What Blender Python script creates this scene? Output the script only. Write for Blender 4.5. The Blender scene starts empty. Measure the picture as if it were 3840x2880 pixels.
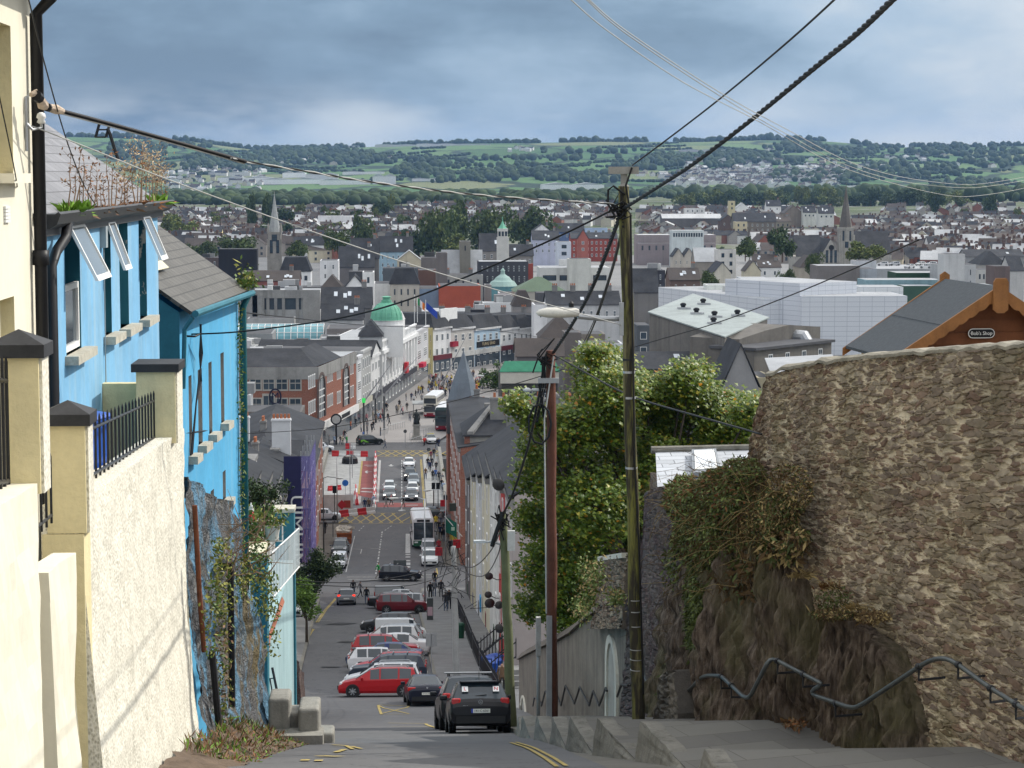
import bpy,bmesh,math,random
from mathutils import Vector as V,Matrix,noise
R=math.radians
SC=bpy.context.scene
COL=SC.collection
rnd=random.Random(7)
# --- camera and picture geometry
CAMH=46.0;FPX=8213.3;PITCH=R(5.46);YAW=R(2.916)
cp,sp,cy_,sy_=math.cos(PITCH),math.sin(PITCH),math.cos(YAW),math.sin(YAW)
FWD=V((sy_*cp,cy_*cp,-sp));RGT=V((cy_,-sy_,0));UPV=V((sy_*sp,cy_*sp,cp))
def ray(uv):return FWD+RGT*((uv[0]-1920)/FPX)+UPV*((1440-uv[1])/FPX)
def atY(uv,Y):
 d=ray(uv);return V((0,0,CAMH))+d*(Y/d.y)
def atX(uv,X):
 d=ray(uv);return V((0,0,CAMH))+d*(X/d.x)
def atZ(uv,Z):
 d=ray(uv);return V((0,0,CAMH))+d*((Z-CAMH)/d.z)
def crop(x0,y0,k):return lambda x,y:(x0+x*k,y0+y*k)
D=crop(0,0,1.736)
K1=crop(0,0,.5787);K2=crop(0,900,.6027);K3=crop(0,1880,.6027);K4=crop(850,1050,.4521)
K5=crop(1000,1600,.4219);K6=crop(1000,2150,.4973);K7=crop(1700,1150,.5425);K8=crop(1700,1900,.5908)
L1=crop(2600,1600,.7716);L2=crop(2300,900,.6962);L3=crop(550,450,.7459);L4=crop(2000,0,.8318)
L5=crop(600,800,.4973);L6=crop(1500,800,.4973);L7=crop(2400,450,.651);L8=crop(850,1250,.3013)
N1=crop(3000,750,.3797);N2=crop(2350,750,.3617);N3=crop(1200,800,.3617);N4=crop(600,500,.4069)
N5=crop(1350,1250,.2712);N6=crop(1600,1600,1.1038);N7=crop(850,1580,.4938);N8=crop(2150,600,.8413)
PROF=[(-60,46),(-20,45.4),(0,44.4),(30,37.7),(40,35.35),(59,30.7),(80,25.6),(103,20.6),(115,18.4),(137,15.3),(160,12.3),(205,5.9),(218,4.4),(230,3.5),(255,2.5),(290,.9),(302,.5),(1e5,.5)]
def lerp_tab(tab,t):
 for(a,za),(b,zb)in zip(tab,tab[1:]):
  if t<=b:
   return za+(zb-za)*max(0,(t-a))/(b-a)
 return tab[-1][1]
YL=[-60+5*i for i in range(8)]+[-20+4*i for i in range(82)]+[306]
def zr(Y):
 return lerp_tab(PROF,Y)
RIDGE=[(-2000,296),(0,292),(250,299),(400,304),(560,325),(700,322),(900,314),(1000,310),(1150,309),(1300,306),(1500,307),(1600,303),(1720,302),(1830,307),(1900,321),(2000,316),(2100,317),(2300,312),(4000,300)]
def G(X,Y):
 if Y<1250:return.3 if Y>302 else zr(Y)
 b=lerp_tab([(1250,.3),(1800,8),(2500,17),(3300,14),(3800,15),(1e6,15)],Y)
 if Y<=3800:return b
 x=865+X/Y*4731
 top=46+6200*(377-lerp_tab(RIDGE,x))/4731
 t=min(1,(Y-3800)/2400)
 e=t*t*(3-2*t)*.45+t*.55
 z=15+(top-15)*e
 if Y>6200:z=top-(Y-6200)*.03
 if 0<t<1:z+=9*math.sin(math.pi*t)*noise.noise(V((X/900,Y/700,3)))
 return z
def gnd(uv,Y0=20,off=0.0):
 d=ray(uv);Y=Y0
 while Y<1200:
  z=CAMH+d.z*Y/d.y
  if z<=zr(Y)+off:break
  Y+=.25
 return V((d.x*Y/d.y,Y,zr(Y)))
 # --- meshes
class MB:
 def __init__(s):s.v=[];s.f=[];s.m=[];s.mi=0
 def add(s,vs,fs,mi=None):
  o=len(s.v);s.v+=[tuple(p)for p in vs]
  for f in fs:s.f.append([i+o for i in f]);s.m.append(s.mi if mi is None else mi)
  return s
 def poly(s,*p,mi=None):return s.add(p,[range(len(p))],mi)
 def box(s,x0,x1,y0,y1,z0,z1,mi=None,M=None):
  vs=[V((x,y,z))for z in(z0,z1)for y in(y0,y1)for x in(x0,x1)]
  if M:vs=[M@p for p in vs]
  return s.add(vs,[(0,2,3,1),(4,5,7,6),(0,1,5,4),(1,3,7,5),(3,2,6,7),(2,0,4,6)],mi)
 def ext(s,pts,vec,mi=None,mi_side=None):
  n=len(pts);a=[V(p)for p in pts];b=[p+V(vec)for p in a]
  s.add(a+b,[list(range(n))[::-1],list(range(n,2*n))],mi)
  s.add(a+b,[(i,(i+1)%n,n+(i+1)%n,n+i)for i in range(n)],mi if mi_side is None else mi_side)
  return s
 def tube(s,path,r,n=6,mi=None,cap=True):
  path=[V(p)for p in path];rs=r if isinstance(r,(list,tuple))else[r]*len(path)
  vs=[];up=None
  for i,p in enumerate(path):
   t=(path[min(i+1,len(path)-1)]-path[max(i-1,0)])
   if t.length<1e-9:t=V((0,0,1))
   t.normalize()
   a=V((0,0,1))if abs(t.z)<.9 else V((1,0,0))
   if up is None:up=t.cross(a).normalized()
   up=(up-t*up.dot(t))
   if up.length<1e-6:up=t.cross(a)
   up.normalize();w=t.cross(up)
   vs+=[p+(up*math.cos(2*math.pi*k/n)+w*math.sin(2*math.pi*k/n))*rs[i]for k in range(n)]
  fs=[(i*n+k,i*n+(k+1)%n,(i+1)*n+(k+1)%n,(i+1)*n+k)for i in range(len(path)-1)for k in range(n)]
  if cap:fs+=[list(range(n))[::-1],[(len(path)-1)*n+k for k in range(n)]]
  return s.add(vs,fs,mi)
 def lathe(s,prof,c=(0,0,0),n=16,mi=None,M=None):
  vs=[]
  for r,z in prof:
   for k in range(n):
    p=V((c[0]+r*math.cos(2*math.pi*k/n),c[1]+r*math.sin(2*math.pi*k/n),c[2]+z))
    vs.append(M@p if M else p)
  fs=[(i*n+k,i*n+(k+1)%n,(i+1)*n+(k+1)%n,(i+1)*n+k)for i in range(len(prof)-1)for k in range(n)]
  fs+=[list(range(n))[::-1],[(len(prof)-1)*n+k for k in range(n)]]
  return s.add(vs,fs,mi)
 def grid(s,nu,nv,fn,mi=None):
  vs=[fn(i/nu,j/nv)for j in range(nv+1)for i in range(nu+1)]
  return s.add(vs,[(j*(nu+1)+i,j*(nu+1)+i+1,(j+1)*(nu+1)+i+1,(j+1)*(nu+1)+i)for j in range(nv)for i in range(nu)],mi)
 def mesh(s,name,mats,smooth=False):
  me=bpy.data.meshes.new(name);me.from_pydata(s.v,[],s.f)
  for m in(mats if isinstance(mats,(list,tuple))else[mats]):me.materials.append(m)
  me.polygons.foreach_set('material_index',s.m)
  if smooth:me.polygons.foreach_set('use_smooth',[True]*len(s.f))
  me.update();return me
 def build(s,name,mats,parent=None,smooth=False,loc=None,col=None):
  return ob(name,s.mesh(name,mats,smooth),parent,loc,col=col)
def ob(name,data,parent=None,loc=None,rz=0,scale=None,col=None):
 o=bpy.data.objects.new(name,data);COL.objects.link(o)
 if parent:
  o.parent=parent
  if loc is None and parent.get('world'):o.matrix_parent_inverse=Matrix.Translation(-parent.location)
 if loc is not None:o.location=loc
 if rz:o.rotation_euler=(0,0,rz)
 if scale:o.scale=scale
 if col:o.color=(*col,1)
 return o
def tag(o,label,cat,group=None):
 o['label']=label;o['category']=cat
 if group:o['group']=group
 return o
def thing(name,label,cat,loc=(0,0,0),rz=0,group=None,world=False):
 o=bpy.data.objects.new(name,None);COL.objects.link(o);o.location=loc;o.empty_display_size=.3
 if rz:o.rotation_euler=(0,0,rz)
 if world:o['world']=True
 return tag(o,label,cat,group)
def kind(o,k):o['kind']=k;return o
def copy_tree(o,parent=None):
 c=o.copy();COL.objects.link(c)
 if parent:c.parent=parent
 for ch in list(o.children):copy_tree(ch,c)
 return c
 # --- materials
class NT:
 def __init__(s,name):
  s.m=bpy.data.materials.new(name);s.m.use_nodes=True;s.t=s.m.node_tree;s.n=s.t.nodes;s.l=s.t.links
  s.b=s.n['Principled BSDF'];s.b.inputs['Specular IOR Level'].default_value=.25
  s.tc=None
 def node(s,ty,**kw):
  n=s.n.new(ty)
  for k,v in kw.items():
   if k in n.inputs:s.put(n.inputs[k],v)
   else:setattr(n,k,v)
  return n
 def put(s,inp,v):
  if hasattr(v,'is_output'):s.l.new(v,inp)
  elif isinstance(v,(tuple,list))and len(v)==3 and len(inp.default_value)==4:inp.default_value=(*v,1)
  else:inp.default_value=v
 def pos(s,scale=(1,1,1),rot=(0,0,0),world=False):
  if world:p=s.node('ShaderNodeNewGeometry').outputs['Position']
  else:p=s.node('ShaderNodeTexCoord').outputs['Object']
  n=s.node('ShaderNodeMapping');s.l.new(p,n.inputs['Vector']);n.inputs['Scale'].default_value=scale;n.inputs['Rotation'].default_value=rot
  return n.outputs[0]
 def noise(s,scale,vec=None,detail=5,rough=.6,out='Fac'):
  n=s.node('ShaderNodeTexNoise');n.inputs['Scale'].default_value=scale;n.inputs['Detail'].default_value=detail;n.inputs['Roughness'].default_value=rough
  s.l.new(vec if vec is not None else s.pos(),n.inputs['Vector']);return n.outputs[out]
 def ramp(s,fac,stops,const=False):
  n=s.node('ShaderNodeValToRGB');s.l.new(fac,n.inputs[0]);e=n.color_ramp.elements
  if const:n.color_ramp.interpolation='CONSTANT'
  while len(e)<len(stops):e.new(.5)
  for i,(p,c)in enumerate(stops):
   e[i].position=p;e[i].color=(*c,1)if not isinstance(c,(int,float))else(c,c,c,1)
  return n.outputs[0]
 def mix(s,fac,a,b,mode='MIX'):
  n=s.node('ShaderNodeMix',data_type='RGBA',blend_type=mode)
  s.put(n.inputs[0],fac);s.put(n.inputs[6],a);s.put(n.inputs[7],b);return n.outputs[2]
 def math(s,op,a,b=0.0):
  n=s.node('ShaderNodeMath',operation=op);s.put(n.inputs[0],a);s.put(n.inputs[1],b);return n.outputs[0]
 def base(s,c):s.put(s.b.inputs['Base Color'],c)
 def bump(s,h,strength=.5,dist=.05):
  n=s.node('ShaderNodeBump');n.inputs['Strength'].default_value=strength;n.inputs['Distance'].default_value=dist
  s.l.new(h,n.inputs['Height']);s.l.new(n.outputs[0],s.b.inputs['Normal'])
 def set(s,rough=None,metal=None,spec=None):
  if rough is not None:s.put(s.b.inputs['Roughness'],rough)
  if metal is not None:s.b.inputs['Metallic'].default_value=metal
  if spec is not None:s.b.inputs['Specular IOR Level'].default_value=spec
  return s.m
def sc3(c,k):return tuple(max(0,min(1,x*k))for x in c)
def Mt(name,col,rough=.8,var=.25,sc=1.5,streak=0,dark=(.05,.05,.045),bump=0,bsc=20,metal=0,spec=.25,world=False,objcol=False):
 """weathered surface: two noises around the colour, optional vertical streaks of grime, optional bump"""
 n=NT(name)
 p=n.pos(world=world)
 a=n.noise(sc,p);b=n.noise(sc*9,p)
 c=n.node('ShaderNodeObjectInfo').outputs['Color']if objcol else tuple(col)
 f=n.math('ADD',n.math('MULTIPLY',a,.65),n.math('MULTIPLY',b,.35))
 lo=n.mix(1.0,c,(1-var,)*3,'MULTIPLY');hi=n.mix(1.0,c,(1+var*.6,)*3,'MULTIPLY')
 cc=n.mix(n.ramp(f,[(.3,0.0),(.7,1.0)]),lo,hi)
 if streak:
  st=n.noise(1.0,n.pos((2.2*sc,2.2*sc,.16*sc),world=world),4)
  cc=n.mix(n.math('MULTIPLY',n.ramp(st,[(.5,0.0),(.75,1.0)]),streak),cc,dark)
 n.base(cc)
 if bump:n.bump(n.noise(bsc,p,6,.65),min(1,bump),.03)
 return n.set(rough,metal,spec)
def Mglass(name,col=(.03,.045,.06),rough=.08):
 n=NT(name);n.base(n.mix(n.noise(.35,n.pos(world=True),2),sc3(col,.5),sc3(col,2.2)));return n.set(rough,0,.7)
OBJCOL=Mt('painted_render',None,.85,.16,.25,streak=.28,world=True,objcol=True)
PLAINCOL=Mt('coloured_surface',None,.75,.12,.6,world=True,objcol=True)
GLASS=Mglass('window_glass');WHITE=Mt('white_paint',(.78,.78,.76),.5,.1,.8)
BLACK=Mt('black_paint',(.015,.015,.017),.45,.3,2);DARK=Mt('dark_opening',(.02,.02,.022),.8,.3)
SLATE=Mt('roof_slate',(.05,.052,.058),.7,.5,.25,streak=.25,dark=(.1,.1,.095),world=True,spec=.1)
def finish():
 SC.render.engine='CYCLES'
 c=SC.cycles;c.use_denoising=True;c.max_bounces=5;c.diffuse_bounces=3;c.glossy_bounces=2;c.transmission_bounces=2
 c.transparent_max_bounces=6;c.volume_bounces=0;c.sample_clamp_indirect=6;c.use_adaptive_sampling=True;c.adaptive_threshold=.01
 vs=SC.view_settings;vs.view_transform='Standard';vs.look='None';vs.gamma=1;vs.exposure=0.0
 # --- camera, sun, sky
cam=bpy.data.cameras.new('camera');co=bpy.data.objects.new('camera',cam);COL.objects.link(co);SC.camera=co
cam.sensor_width=36;cam.lens=77;cam.clip_start=.5;cam.clip_end=30000
co.matrix_world=Matrix(((RGT.x,UPV.x,-FWD.x,0),(RGT.y,UPV.y,-FWD.y,0),(RGT.z,UPV.z,-FWD.z,CAMH),(0,0,0,1)))
SUNEL,SUNAZ=R(40),R(22)
sd=V((math.cos(SUNEL)*math.cos(SUNAZ),math.cos(SUNEL)*math.sin(SUNAZ),math.sin(SUNEL)))
sun=bpy.data.lights.new('sun','SUN');sun.energy=4.2;sun.angle=R(.5);sun.color=(1,.95,.86)
so=bpy.data.objects.new('sun',sun);COL.objects.link(so);so.rotation_euler=sd.to_track_quat('Z','Y').to_euler()
W=bpy.data.worlds.new('World');SC.world=W;W.use_nodes=True
def sky():
 t=W.node_tree;nd=t.nodes;lk=t.links;bg=nd['Background']
 N=NT.__new__(NT);N.t=t;N.n=nd;N.l=lk
 s=nd.new('ShaderNodeTexSky');s.sky_type='NISHITA';s.sun_disc=False;s.sun_elevation=SUNEL;s.sun_rotation=R(90)-SUNAZ
 tc=nd.new('ShaderNodeTexCoord').outputs['Generated']
 sep=nd.new('ShaderNodeSeparateXYZ');lk.new(tc,sep.inputs[0]);z=sep.outputs['Z']
 def mp(sc,loc=(0,0,0)):
  m=nd.new('ShaderNodeMapping');lk.new(tc,m.inputs['Vector']);m.inputs['Scale'].default_value=sc;m.inputs['Location'].default_value=loc;return m.outputs[0]
 big=N.noise(1.0,mp((6,6,17),(3.1,1.7,.35)),5,.52)
 fine=N.noise(1.0,mp((17,17,40),(.3,4.2,1.2)),6,.6)
 f=N.math('ADD',N.math('MULTIPLY',big,.76),N.math('MULTIPLY',fine,.24))
 right=N.math('MULTIPLY',sep.outputs['X'],.62)
 f=N.math('ADD',f,right)
 K=9.0
 cloud=N.ramp(f,[(.36,(.18,.275,.40)),(.45,(.24,.36,.505)),(.53,(.35,.49,.65)),(.62,(.47,.61,.77)),(.75,(.70,.78,.87))])
 hz=N.ramp(z,[(.0,1.0),(.028,.7),(.045,0.0)])
 brk=N.ramp(N.noise(1.0,mp((9,9,30),(7.7,.4,2.0)),4,.6),[(.5,0.0),(.68,1.0)])
 cloud=N.mix(N.math('MULTIPLY',N.math('MULTIPLY',hz,brk),.75),cloud,(.72,.79,.85))
 for bx,bz,sx,sz in((-.018,.021,30,75),(.225,.013,24,90)):
  ln=nd.new('ShaderNodeVectorMath');ln.operation='LENGTH';dd=mp((sx,0,sz),(-bx*sx,0,-bz*sz));lk.new(N.mix(.12,dd,N.noise(1.0,mp((40,40,90)),4,.6,'Color'),'LINEAR_LIGHT'),ln.inputs[0])
  cloud=N.mix(N.ramp(ln.outputs['Value'],[(.15,.8),(1.0,0.0)]),cloud,(.74,.80,.84))
 zen=N.ramp(z,[(.09,0.0),(.6,1.0)])
 cloud=N.mix(zen,cloud,(1.42,1.45,1.5))
 v=nd.new('ShaderNodeVectorMath');v.operation='SCALE';lk.new(cloud,v.inputs[0]);v.inputs['Scale'].default_value=1/.1
 lk.new(N.mix(.9,s.outputs[0],v.outputs[0]),bg.inputs[0]);bg.inputs[1].default_value=.1
sky()
# --- ground, hills, road
def ground():
 ys=YL[:-1]+[305.9,306,352,352.1,380,420,480,560,650,760,900,1060,1250,1450,1650,1850,2100,2400,2700,3000,3300,3600]
 ys=[y for y in ys if y<304 or y>305]
 ys+=[3800+100*i for i in range(26)]+[7000,8500]
 xs=[-6000,-4000,-3000]+[-2400+80*i for i in range(63)]+[3000,4000,6000]
 xs=sorted(set(xs+[-400,-200,-100,-50,-20,20,50,100,200]))
 vs=[]
 for y in ys:
  for x in xs:
   z=G(x,y)-.12
   if 305.95<y<352.05:z=-6
   vs.append((x,y,z))
 n=len(xs);fs=[];ms=[]
 for j in range(len(ys)-1):
  for i in range(n-1):
   fs.append((j*n+i,j*n+i+1,(j+1)*n+i+1,(j+1)*n+i))
   y=ys[j];ms.append(0 if y<302 else 1 if y<1200 else 2 if y<3790 else 3)
 m=MB();m.v=vs;m.f=fs;m.m=ms
 a=Mt('hillside_earth',(.16,.15,.13),.95,.3,.4)
 b=Mt('city_paving',(.2,.2,.2),.9,.3,.05)
 c=NT('suburb_ground');p=c.pos(world=True)
 c.base(c.ramp(c.noise(.02,p),[(.35,(.05,.075,.03)),(.5,(.09,.11,.05)),(.62,(.15,.15,.14)),(.75,(.2,.19,.17))]));c.set(.95)
 h=NT('farmland');p=h.pos(world=True)
 vp=h.pos((.0042,.0026,0),(0,0,.35),world=True)
 w=h.noise(3.0,vp,3,.5,'Color')
 vv=h.mix(.18,vp,w,'LINEAR_LIGHT')
 vo=h.node('ShaderNodeTexVoronoi',Vector=vv,Scale=1.0)
 ve=h.node('ShaderNodeTexVoronoi',feature='DISTANCE_TO_EDGE',Vector=vv,Scale=1.0)
 field=h.ramp(h.node('ShaderNodeSeparateColor',Color=vo.outputs['Color']).outputs[0],[(0,(.045,.1,.03)),(.3,(.06,.135,.04)),(.55,(.085,.16,.05)),(.75,(.12,.18,.065)),(.9,(.16,.17,.08)),(1,(.05,.12,.035))])
 field=h.mix(h.math('MULTIPLY',h.noise(.05,p),.3),field,(.05,.09,.03))
 hedge=h.ramp(ve.outputs['Distance'],[(.03,1.0),(.055,0.0)])
 h.base(h.mix(hedge,field,(.018,.035,.016)));h.set(.95)
 kind(m.build('ground',[a,b,c.m,h.m]),'structure')
ground()
def strip(name,mat,edges,lift,y0=None):
 """a sheet over the ground between left and right edge tables [(Y, xl, xr)]"""
 ys=sorted(set([e[0]for e in edges]+[y for y in YL if edges[0][0]<y<edges[-1][0]]+[y for y,_ in PROF if edges[0][0]<y<edges[-1][0]]))
 m=MB();L=[(e[0],e[1])for e in edges];Rr=[(e[0],e[2])for e in edges]
 rows=[(lerp_tab(L,y),lerp_tab(Rr,y),y)for y in ys]
 vs=[]
 for a,b,y in rows:vs+=[(a,y,zr(y)+lift),(b,y,zr(y)+lift)]
 m.add(vs,[(2*i,2*i+1,2*i+3,2*i+2)for i in range(len(rows)-1)])
 return kind(m.build(name,mat),'structure')
def asphalt():
 n=NT('asphalt');p=n.pos(world=True)
 a=n.noise(.35,p);b=n.noise(30,p,3);d=n.noise(.06,n.pos((1,.35,1),world=True),4)
 c=n.mix(a,(.075,.075,.08),(.12,.12,.124));c=n.mix(n.math('MULTIPLY',b,.35),c,(.17,.17,.17))
 c=n.mix(n.ramp(d,[(.45,0.0),(.6,.35)]),c,(.055,.055,.06))
 vc=n.node('ShaderNodeTexVoronoi',feature='DISTANCE_TO_EDGE',Vector=n.mix(.3,n.pos((.22,.09,1),world=True),n.noise(1.5,n.pos(world=True),3,.6,'Color'),'LINEAR_LIGHT'),Scale=1.0)
 c=n.mix(n.ramp(vc.outputs['Distance'],[(.004,.65),(.012,0.0)]),c,(.035,.035,.036));st=n.noise(.9,n.pos((1.6,.5,1),world=True),5,.7);c=n.mix(n.ramp(st,[(.55,0.0),(.72,.5)]),c,(.16,.15,.145))
 n.base(c);n.bump(b,.25,.01);return n.set(.85)
ASPH=asphalt()
ROAD_L=[(-60,-3.4),(20,-3.4),(36,-2.8),(59,-2.6),(75,-4.2),(100,-5.3),(140,-6.3),(200,-7.6),(222,-8.0),(232,-8.0),(255,-6.6),(280,-6.4),(293,-6.2),(302,-5.7),(360,-5.7)]
road=strip('road',ASPH,[(-60,-3.4,2.9),(20,-3.4,2.9),(36,-2.9,2.9),(59,-2.7,3.1),(75,-4.2,2.6),(100,-5.3,1.9),(140,-6.3,1.7),(200,-7.6,1.3),(218,-8.3,2.4),(222,-60,40),(234,-60,40),(238,-8.4,4.6),(255,-6.9,4.5),(280,-6.7,4.3),(284,-60,60),(301.8,-60,60)],.0)
m=MB();
m.box(-12.4,6.6,302,356,-1.2,.49)
PAVE=Mt('footway_paving',(.3,.3,.3),.9,.2,.35,world=True)
bridge=kind(m.build('bridge_deck',Mt('limestone',(.36,.36,.35),.9,.25,.5,streak=.5)),'structure')
def flat(name,mat,pts,z=None,k='structure'):
 m=MB();m.poly(*[(p[0],p[1],(zr(p[1])if z is None else z))for p in pts]);return kind(m.build(name,mat),k)
flat('bridge_road',ASPH,[(-5.7,302),(3.5,302),(3.5,356),(-5.7,356)],.494)
flat('patrick_road',ASPH,[(-40,356),(60,356),(60,372),(-40,372)],.494)
kind(MB().add([(-900,305,-3),(900,305,-3),(900,353,-3),(-900,353,-3)],[(0,1,2,3)]).build('river_water',Mt('river_water',(.05,.065,.05),.15,.3,.3)),'structure')
m=MB()
m.poly((-30,372,.5),(6,372,.5),(60,640,.5),(-20,640,.5))
kind(m.build('plaza_paving',Mt('plaza_paving',(.33,.31,.295),.9,.18,.12,world=True)),'structure')
# === east side of the street: houses and garden walls
class Fac:
 def __init__(f,A,B):
  f.O=V((A[0],A[1],0));d=V((B[0]-A[0],B[1]-A[1],0));f.L=d.length;f.u=d.normalized();f.n=V((f.u.y,-f.u.x,0));f.a=math.atan2(f.u.y,f.u.x)
 def P(f,s,z,out=0):return f.O+f.u*s+f.n*out+V((0,0,z))
 def sz(f,uv,out=0):
  d=ray(uv);o=V((0,0,CAMH));q=f.O+f.n*out
  t=(q-o).dot(f.n)/d.dot(f.n);p=o+d*t
  return(p-f.O).dot(f.u),p.z
 def rect(f,a,b):
  s0,z0=f.sz(a);s1,z1=f.sz(b);return min(s0,s1),max(s0,s1),min(z0,z1),max(z0,z1)
 def box(f,mb,s0,s1,z0,z1,o0,o1,mi=None):
  vs=[f.P(s,z,o)for z in(z0,z1)for o in(o1,o0)for s in(s0,s1)]
  return mb.add(vs,[(0,2,3,1),(4,5,7,6),(0,1,5,4),(1,3,7,5),(3,2,6,7),(2,0,4,6)],mi)
 def wall(f,mb,s0,s1,z0,z1,ops=(),dep=.25,mi=0,mi_rev=None):
  ss=sorted(set([s0,s1]+[q for o in ops for q in o[:2]]));zs=sorted(set([z0,z1]+[q for o in ops for q in o[2:4]]))
  for a,b in zip(ss,ss[1:]):
   for c,d in zip(zs,zs[1:]):
    if any(o[0]<=(a+b)/2<=o[1]and o[2]<=(c+d)/2<=o[3]for o in ops):continue
    mb.poly(f.P(a,c),f.P(b,c),f.P(b,d),f.P(a,d),mi=mi)
  r=mi if mi_rev is None else mi_rev
  for a,b,c,d in[o[:4]for o in ops]:
   for p,q in(((a,c),(a,d)),((a,d),(b,d)),((b,d),(b,c)),((b,c),(a,c))):
    mb.poly(f.P(*p),f.P(*p,-dep),f.P(*q,-dep),f.P(*q),mi=r)
 def window(f,parent,s0,s1,z0,z1,out=-.1,fr=.06,rows=2,cols=2,mat=None,name='window',pane=True):
  """frame mesh with its pane as a sub-part"""
  m=MB()
  for a,b,c,d in((s0,s1,z0,z0+fr),(s0,s1,z1-fr,z1),(s0,s0+fr,z0+fr,z1-fr),(s1-fr,s1,z0+fr,z1-fr)):f.box(m,a,b,c,d,out-.06,out)
  for i in range(1,cols):x=s0+(s1-s0)*i/cols;f.box(m,x-fr*.3,x+fr*.3,z0+fr,z1-fr,out-.05,out-.012)
  for i in range(1,rows):y=z0+(z1-z0)*i/rows;f.box(m,s0+fr,s1-fr,y-fr*.4,y+fr*.4,out-.05,out-.014)
  w=m.build(name,mat or WHITE,parent)
  if pane:
   g=MB();g.poly(f.P(s0,z0,out-.04),f.P(s1,z0,out-.04),f.P(s1,z1,out-.04),f.P(s0,z1,out-.04))
   p=g.build('pane',GLASS,w);p.matrix_parent_inverse=w.matrix_parent_inverse.inverted()@w.matrix_parent_inverse@Matrix.Identity(4)
  return w
 def sill(f,parent,s0,s1,z,mat,h=.12,out=.2,dep=.1,name='sill'):
  m=MB();f.box(m,s0,s1,z-h,z,-dep,out);return m.build(name,mat,parent)
def fthing(name,label,cat,p,group=None):return thing(name,label,cat,p,0,group,world=True)
CREAM=Mt('cream_masonry_paint',(.76,.715,.58),.85,.1,.8,streak=.22,dark=(.42,.38,.3),bump=.15,bsc=6)
TANP=Mt('buff_masonry_paint',(.74,.64,.38),.9,.16,1.2,streak=.2,dark=(.25,.21,.14),bump=.5,bsc=12)
def pebble(name,a,b,sc):
 n=NT(name);p=n.pos((1,1,.6));vo=n.node('ShaderNodeTexVoronoi',Vector=p,Scale=sc);h=n.noise(sc*.8,p,4,.7)
 st=n.noise(1.0,n.pos((3,3,.22)),4)
 f=n.ramp(n.math('ADD',n.math('MULTIPLY',vo.outputs['Distance'],.5),n.math('MULTIPLY',h,.5)),[(.3,0.0),(.55,1.0)])
 c=n.mix(f,b,a);c=n.mix(n.math('MULTIPLY',n.ramp(st,[(.52,0.0),(.8,1.0)]),.45),c,sc3(b,.75))
 n.base(c);n.bump(n.math('ADD',h,n.math('MULTIPLY',vo.outputs['Distance'],-.8)),.7,.022);return n.set(.9)
PEB=pebble('white_pebbledash',(.78,.745,.64),(.46,.43,.34),34)
BLUE=Mt('sky_blue_render',(.19,.42,.635),.8,.2,.9,streak=.5,dark=(.40,.49,.50),bump=.1,bsc=8)
BLUE2=Mt('bright_blue_render',(.085,.36,.60),.8,.18,.7,streak=.4,dark=(.2,.4,.5),bump=.1,bsc=8)
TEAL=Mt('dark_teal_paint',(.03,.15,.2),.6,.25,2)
def peeling():
 n=NT('peeling_shade_teal');p=n.pos();f=n.noise(4,n.pos((1,1,.5)),6,.6)
 n.base(n.mix(n.ramp(f,[(.6,0.0),(.63,1.0)]),(.02,.13,.18),(.62,.58,.5)));return n.set(.7)  # dark teal puts the window reveals' shade into the colour; pale flakes are peeling
PEEL=peeling()
SILL=Mt('worn_stone_sill',(.47,.45,.38),.9,.4,6,bump=.4)
def slates(name,col,sx,sy,gap=.05):
 n=NT(name);p=n.pos();br=n.node('ShaderNodeTexBrick',Vector=n.node('ShaderNodeTexCoord').outputs['UV'],Scale=1.0)
 br.inputs['Mortar Size'].default_value=gap;br.inputs['Brick Width'].default_value=sx;br.inputs['Row Height'].default_value=sy
 for k,c in(('Color1',sc3(col,.85)),('Color2',sc3(col,1.2)),('Mortar',sc3(col,.3))):br.inputs[k].default_value=(*c,1)
 w=n.noise(1.1,p,5);c=n.mix(n.math('MULTIPLY',w,.5),br.outputs[0],sc3(col,.75));n.base(c)
 n.bump(br.outputs['Fac'],.6,-.015);return n.set(.55)
SLATE_G=slates('grey_fibre_slates',(.2,.2,.213),.6,.28,.012);SLATE_O=slates('old_natural_slates',(.095,.09,.08),.42,.26,.016)
def uvquad(name,mat,a,b,c,d,parent,thick=.05):
 """roof plane with metres as its texture map; a-b along the eave, d-c along the top"""
 n=((b-a).cross(d-a)).normalized()*thick
 m=MB();m.add([a,b,c,d,a-n,b-n,c-n,d-n],[(0,1,2,3),(7,6,5,4),(0,4,5,1),(1,5,6,2),(2,6,7,3),(3,7,4,0)])
 me=m.mesh(name,mat);uv=me.uv_layers.new();e=(b-a).normalized();g=e.cross(n).normalized()
 for l in me.loops:p=me.vertices[l.vertex_index].co-a;uv.data[l.index].uv=(p.dot(e),p.dot(g))
 return ob(name,me,parent)
def Dm(uv):return D(*uv)
XL=-4.9
# ---- cream house at the edge of the picture
f=Fac((XL,8),(XL,29.75))
h=fthing('cream_house','cream rendered house wall with black downpipe at its corner','house',V((XL,18,37)))
o1=f.rect(D(-60,25),D(29,366));o1=(o1[1]-1.0,o1[1],o1[2]-.05,o1[3]);o2=f.rect(D(-60,668),D(35,860));o2=(o2[1]-1.0,o2[1],o2[2],o2[3])
m=MB();f.wall(m,0,f.L,36,48.6,(o1,o2),.32,0,1)
m.box(XL-8,XL-.01,8,29.74,36,48.6,0)if False else None
m.poly(f.P(f.L,36),f.P(f.L,36,-8),f.P(f.L,48.6,-8),f.P(f.L,48.6));m.poly(f.P(0,36,-8),f.P(0,36),f.P(0,48.6),f.P(0,48.6,-8));m.poly(f.P(0,36,-8),f.P(0,48.6,-8),f.P(f.L,48.6,-8),f.P(f.L,36,-8))
m.build('wall',[CREAM,TANP],h)
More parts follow.
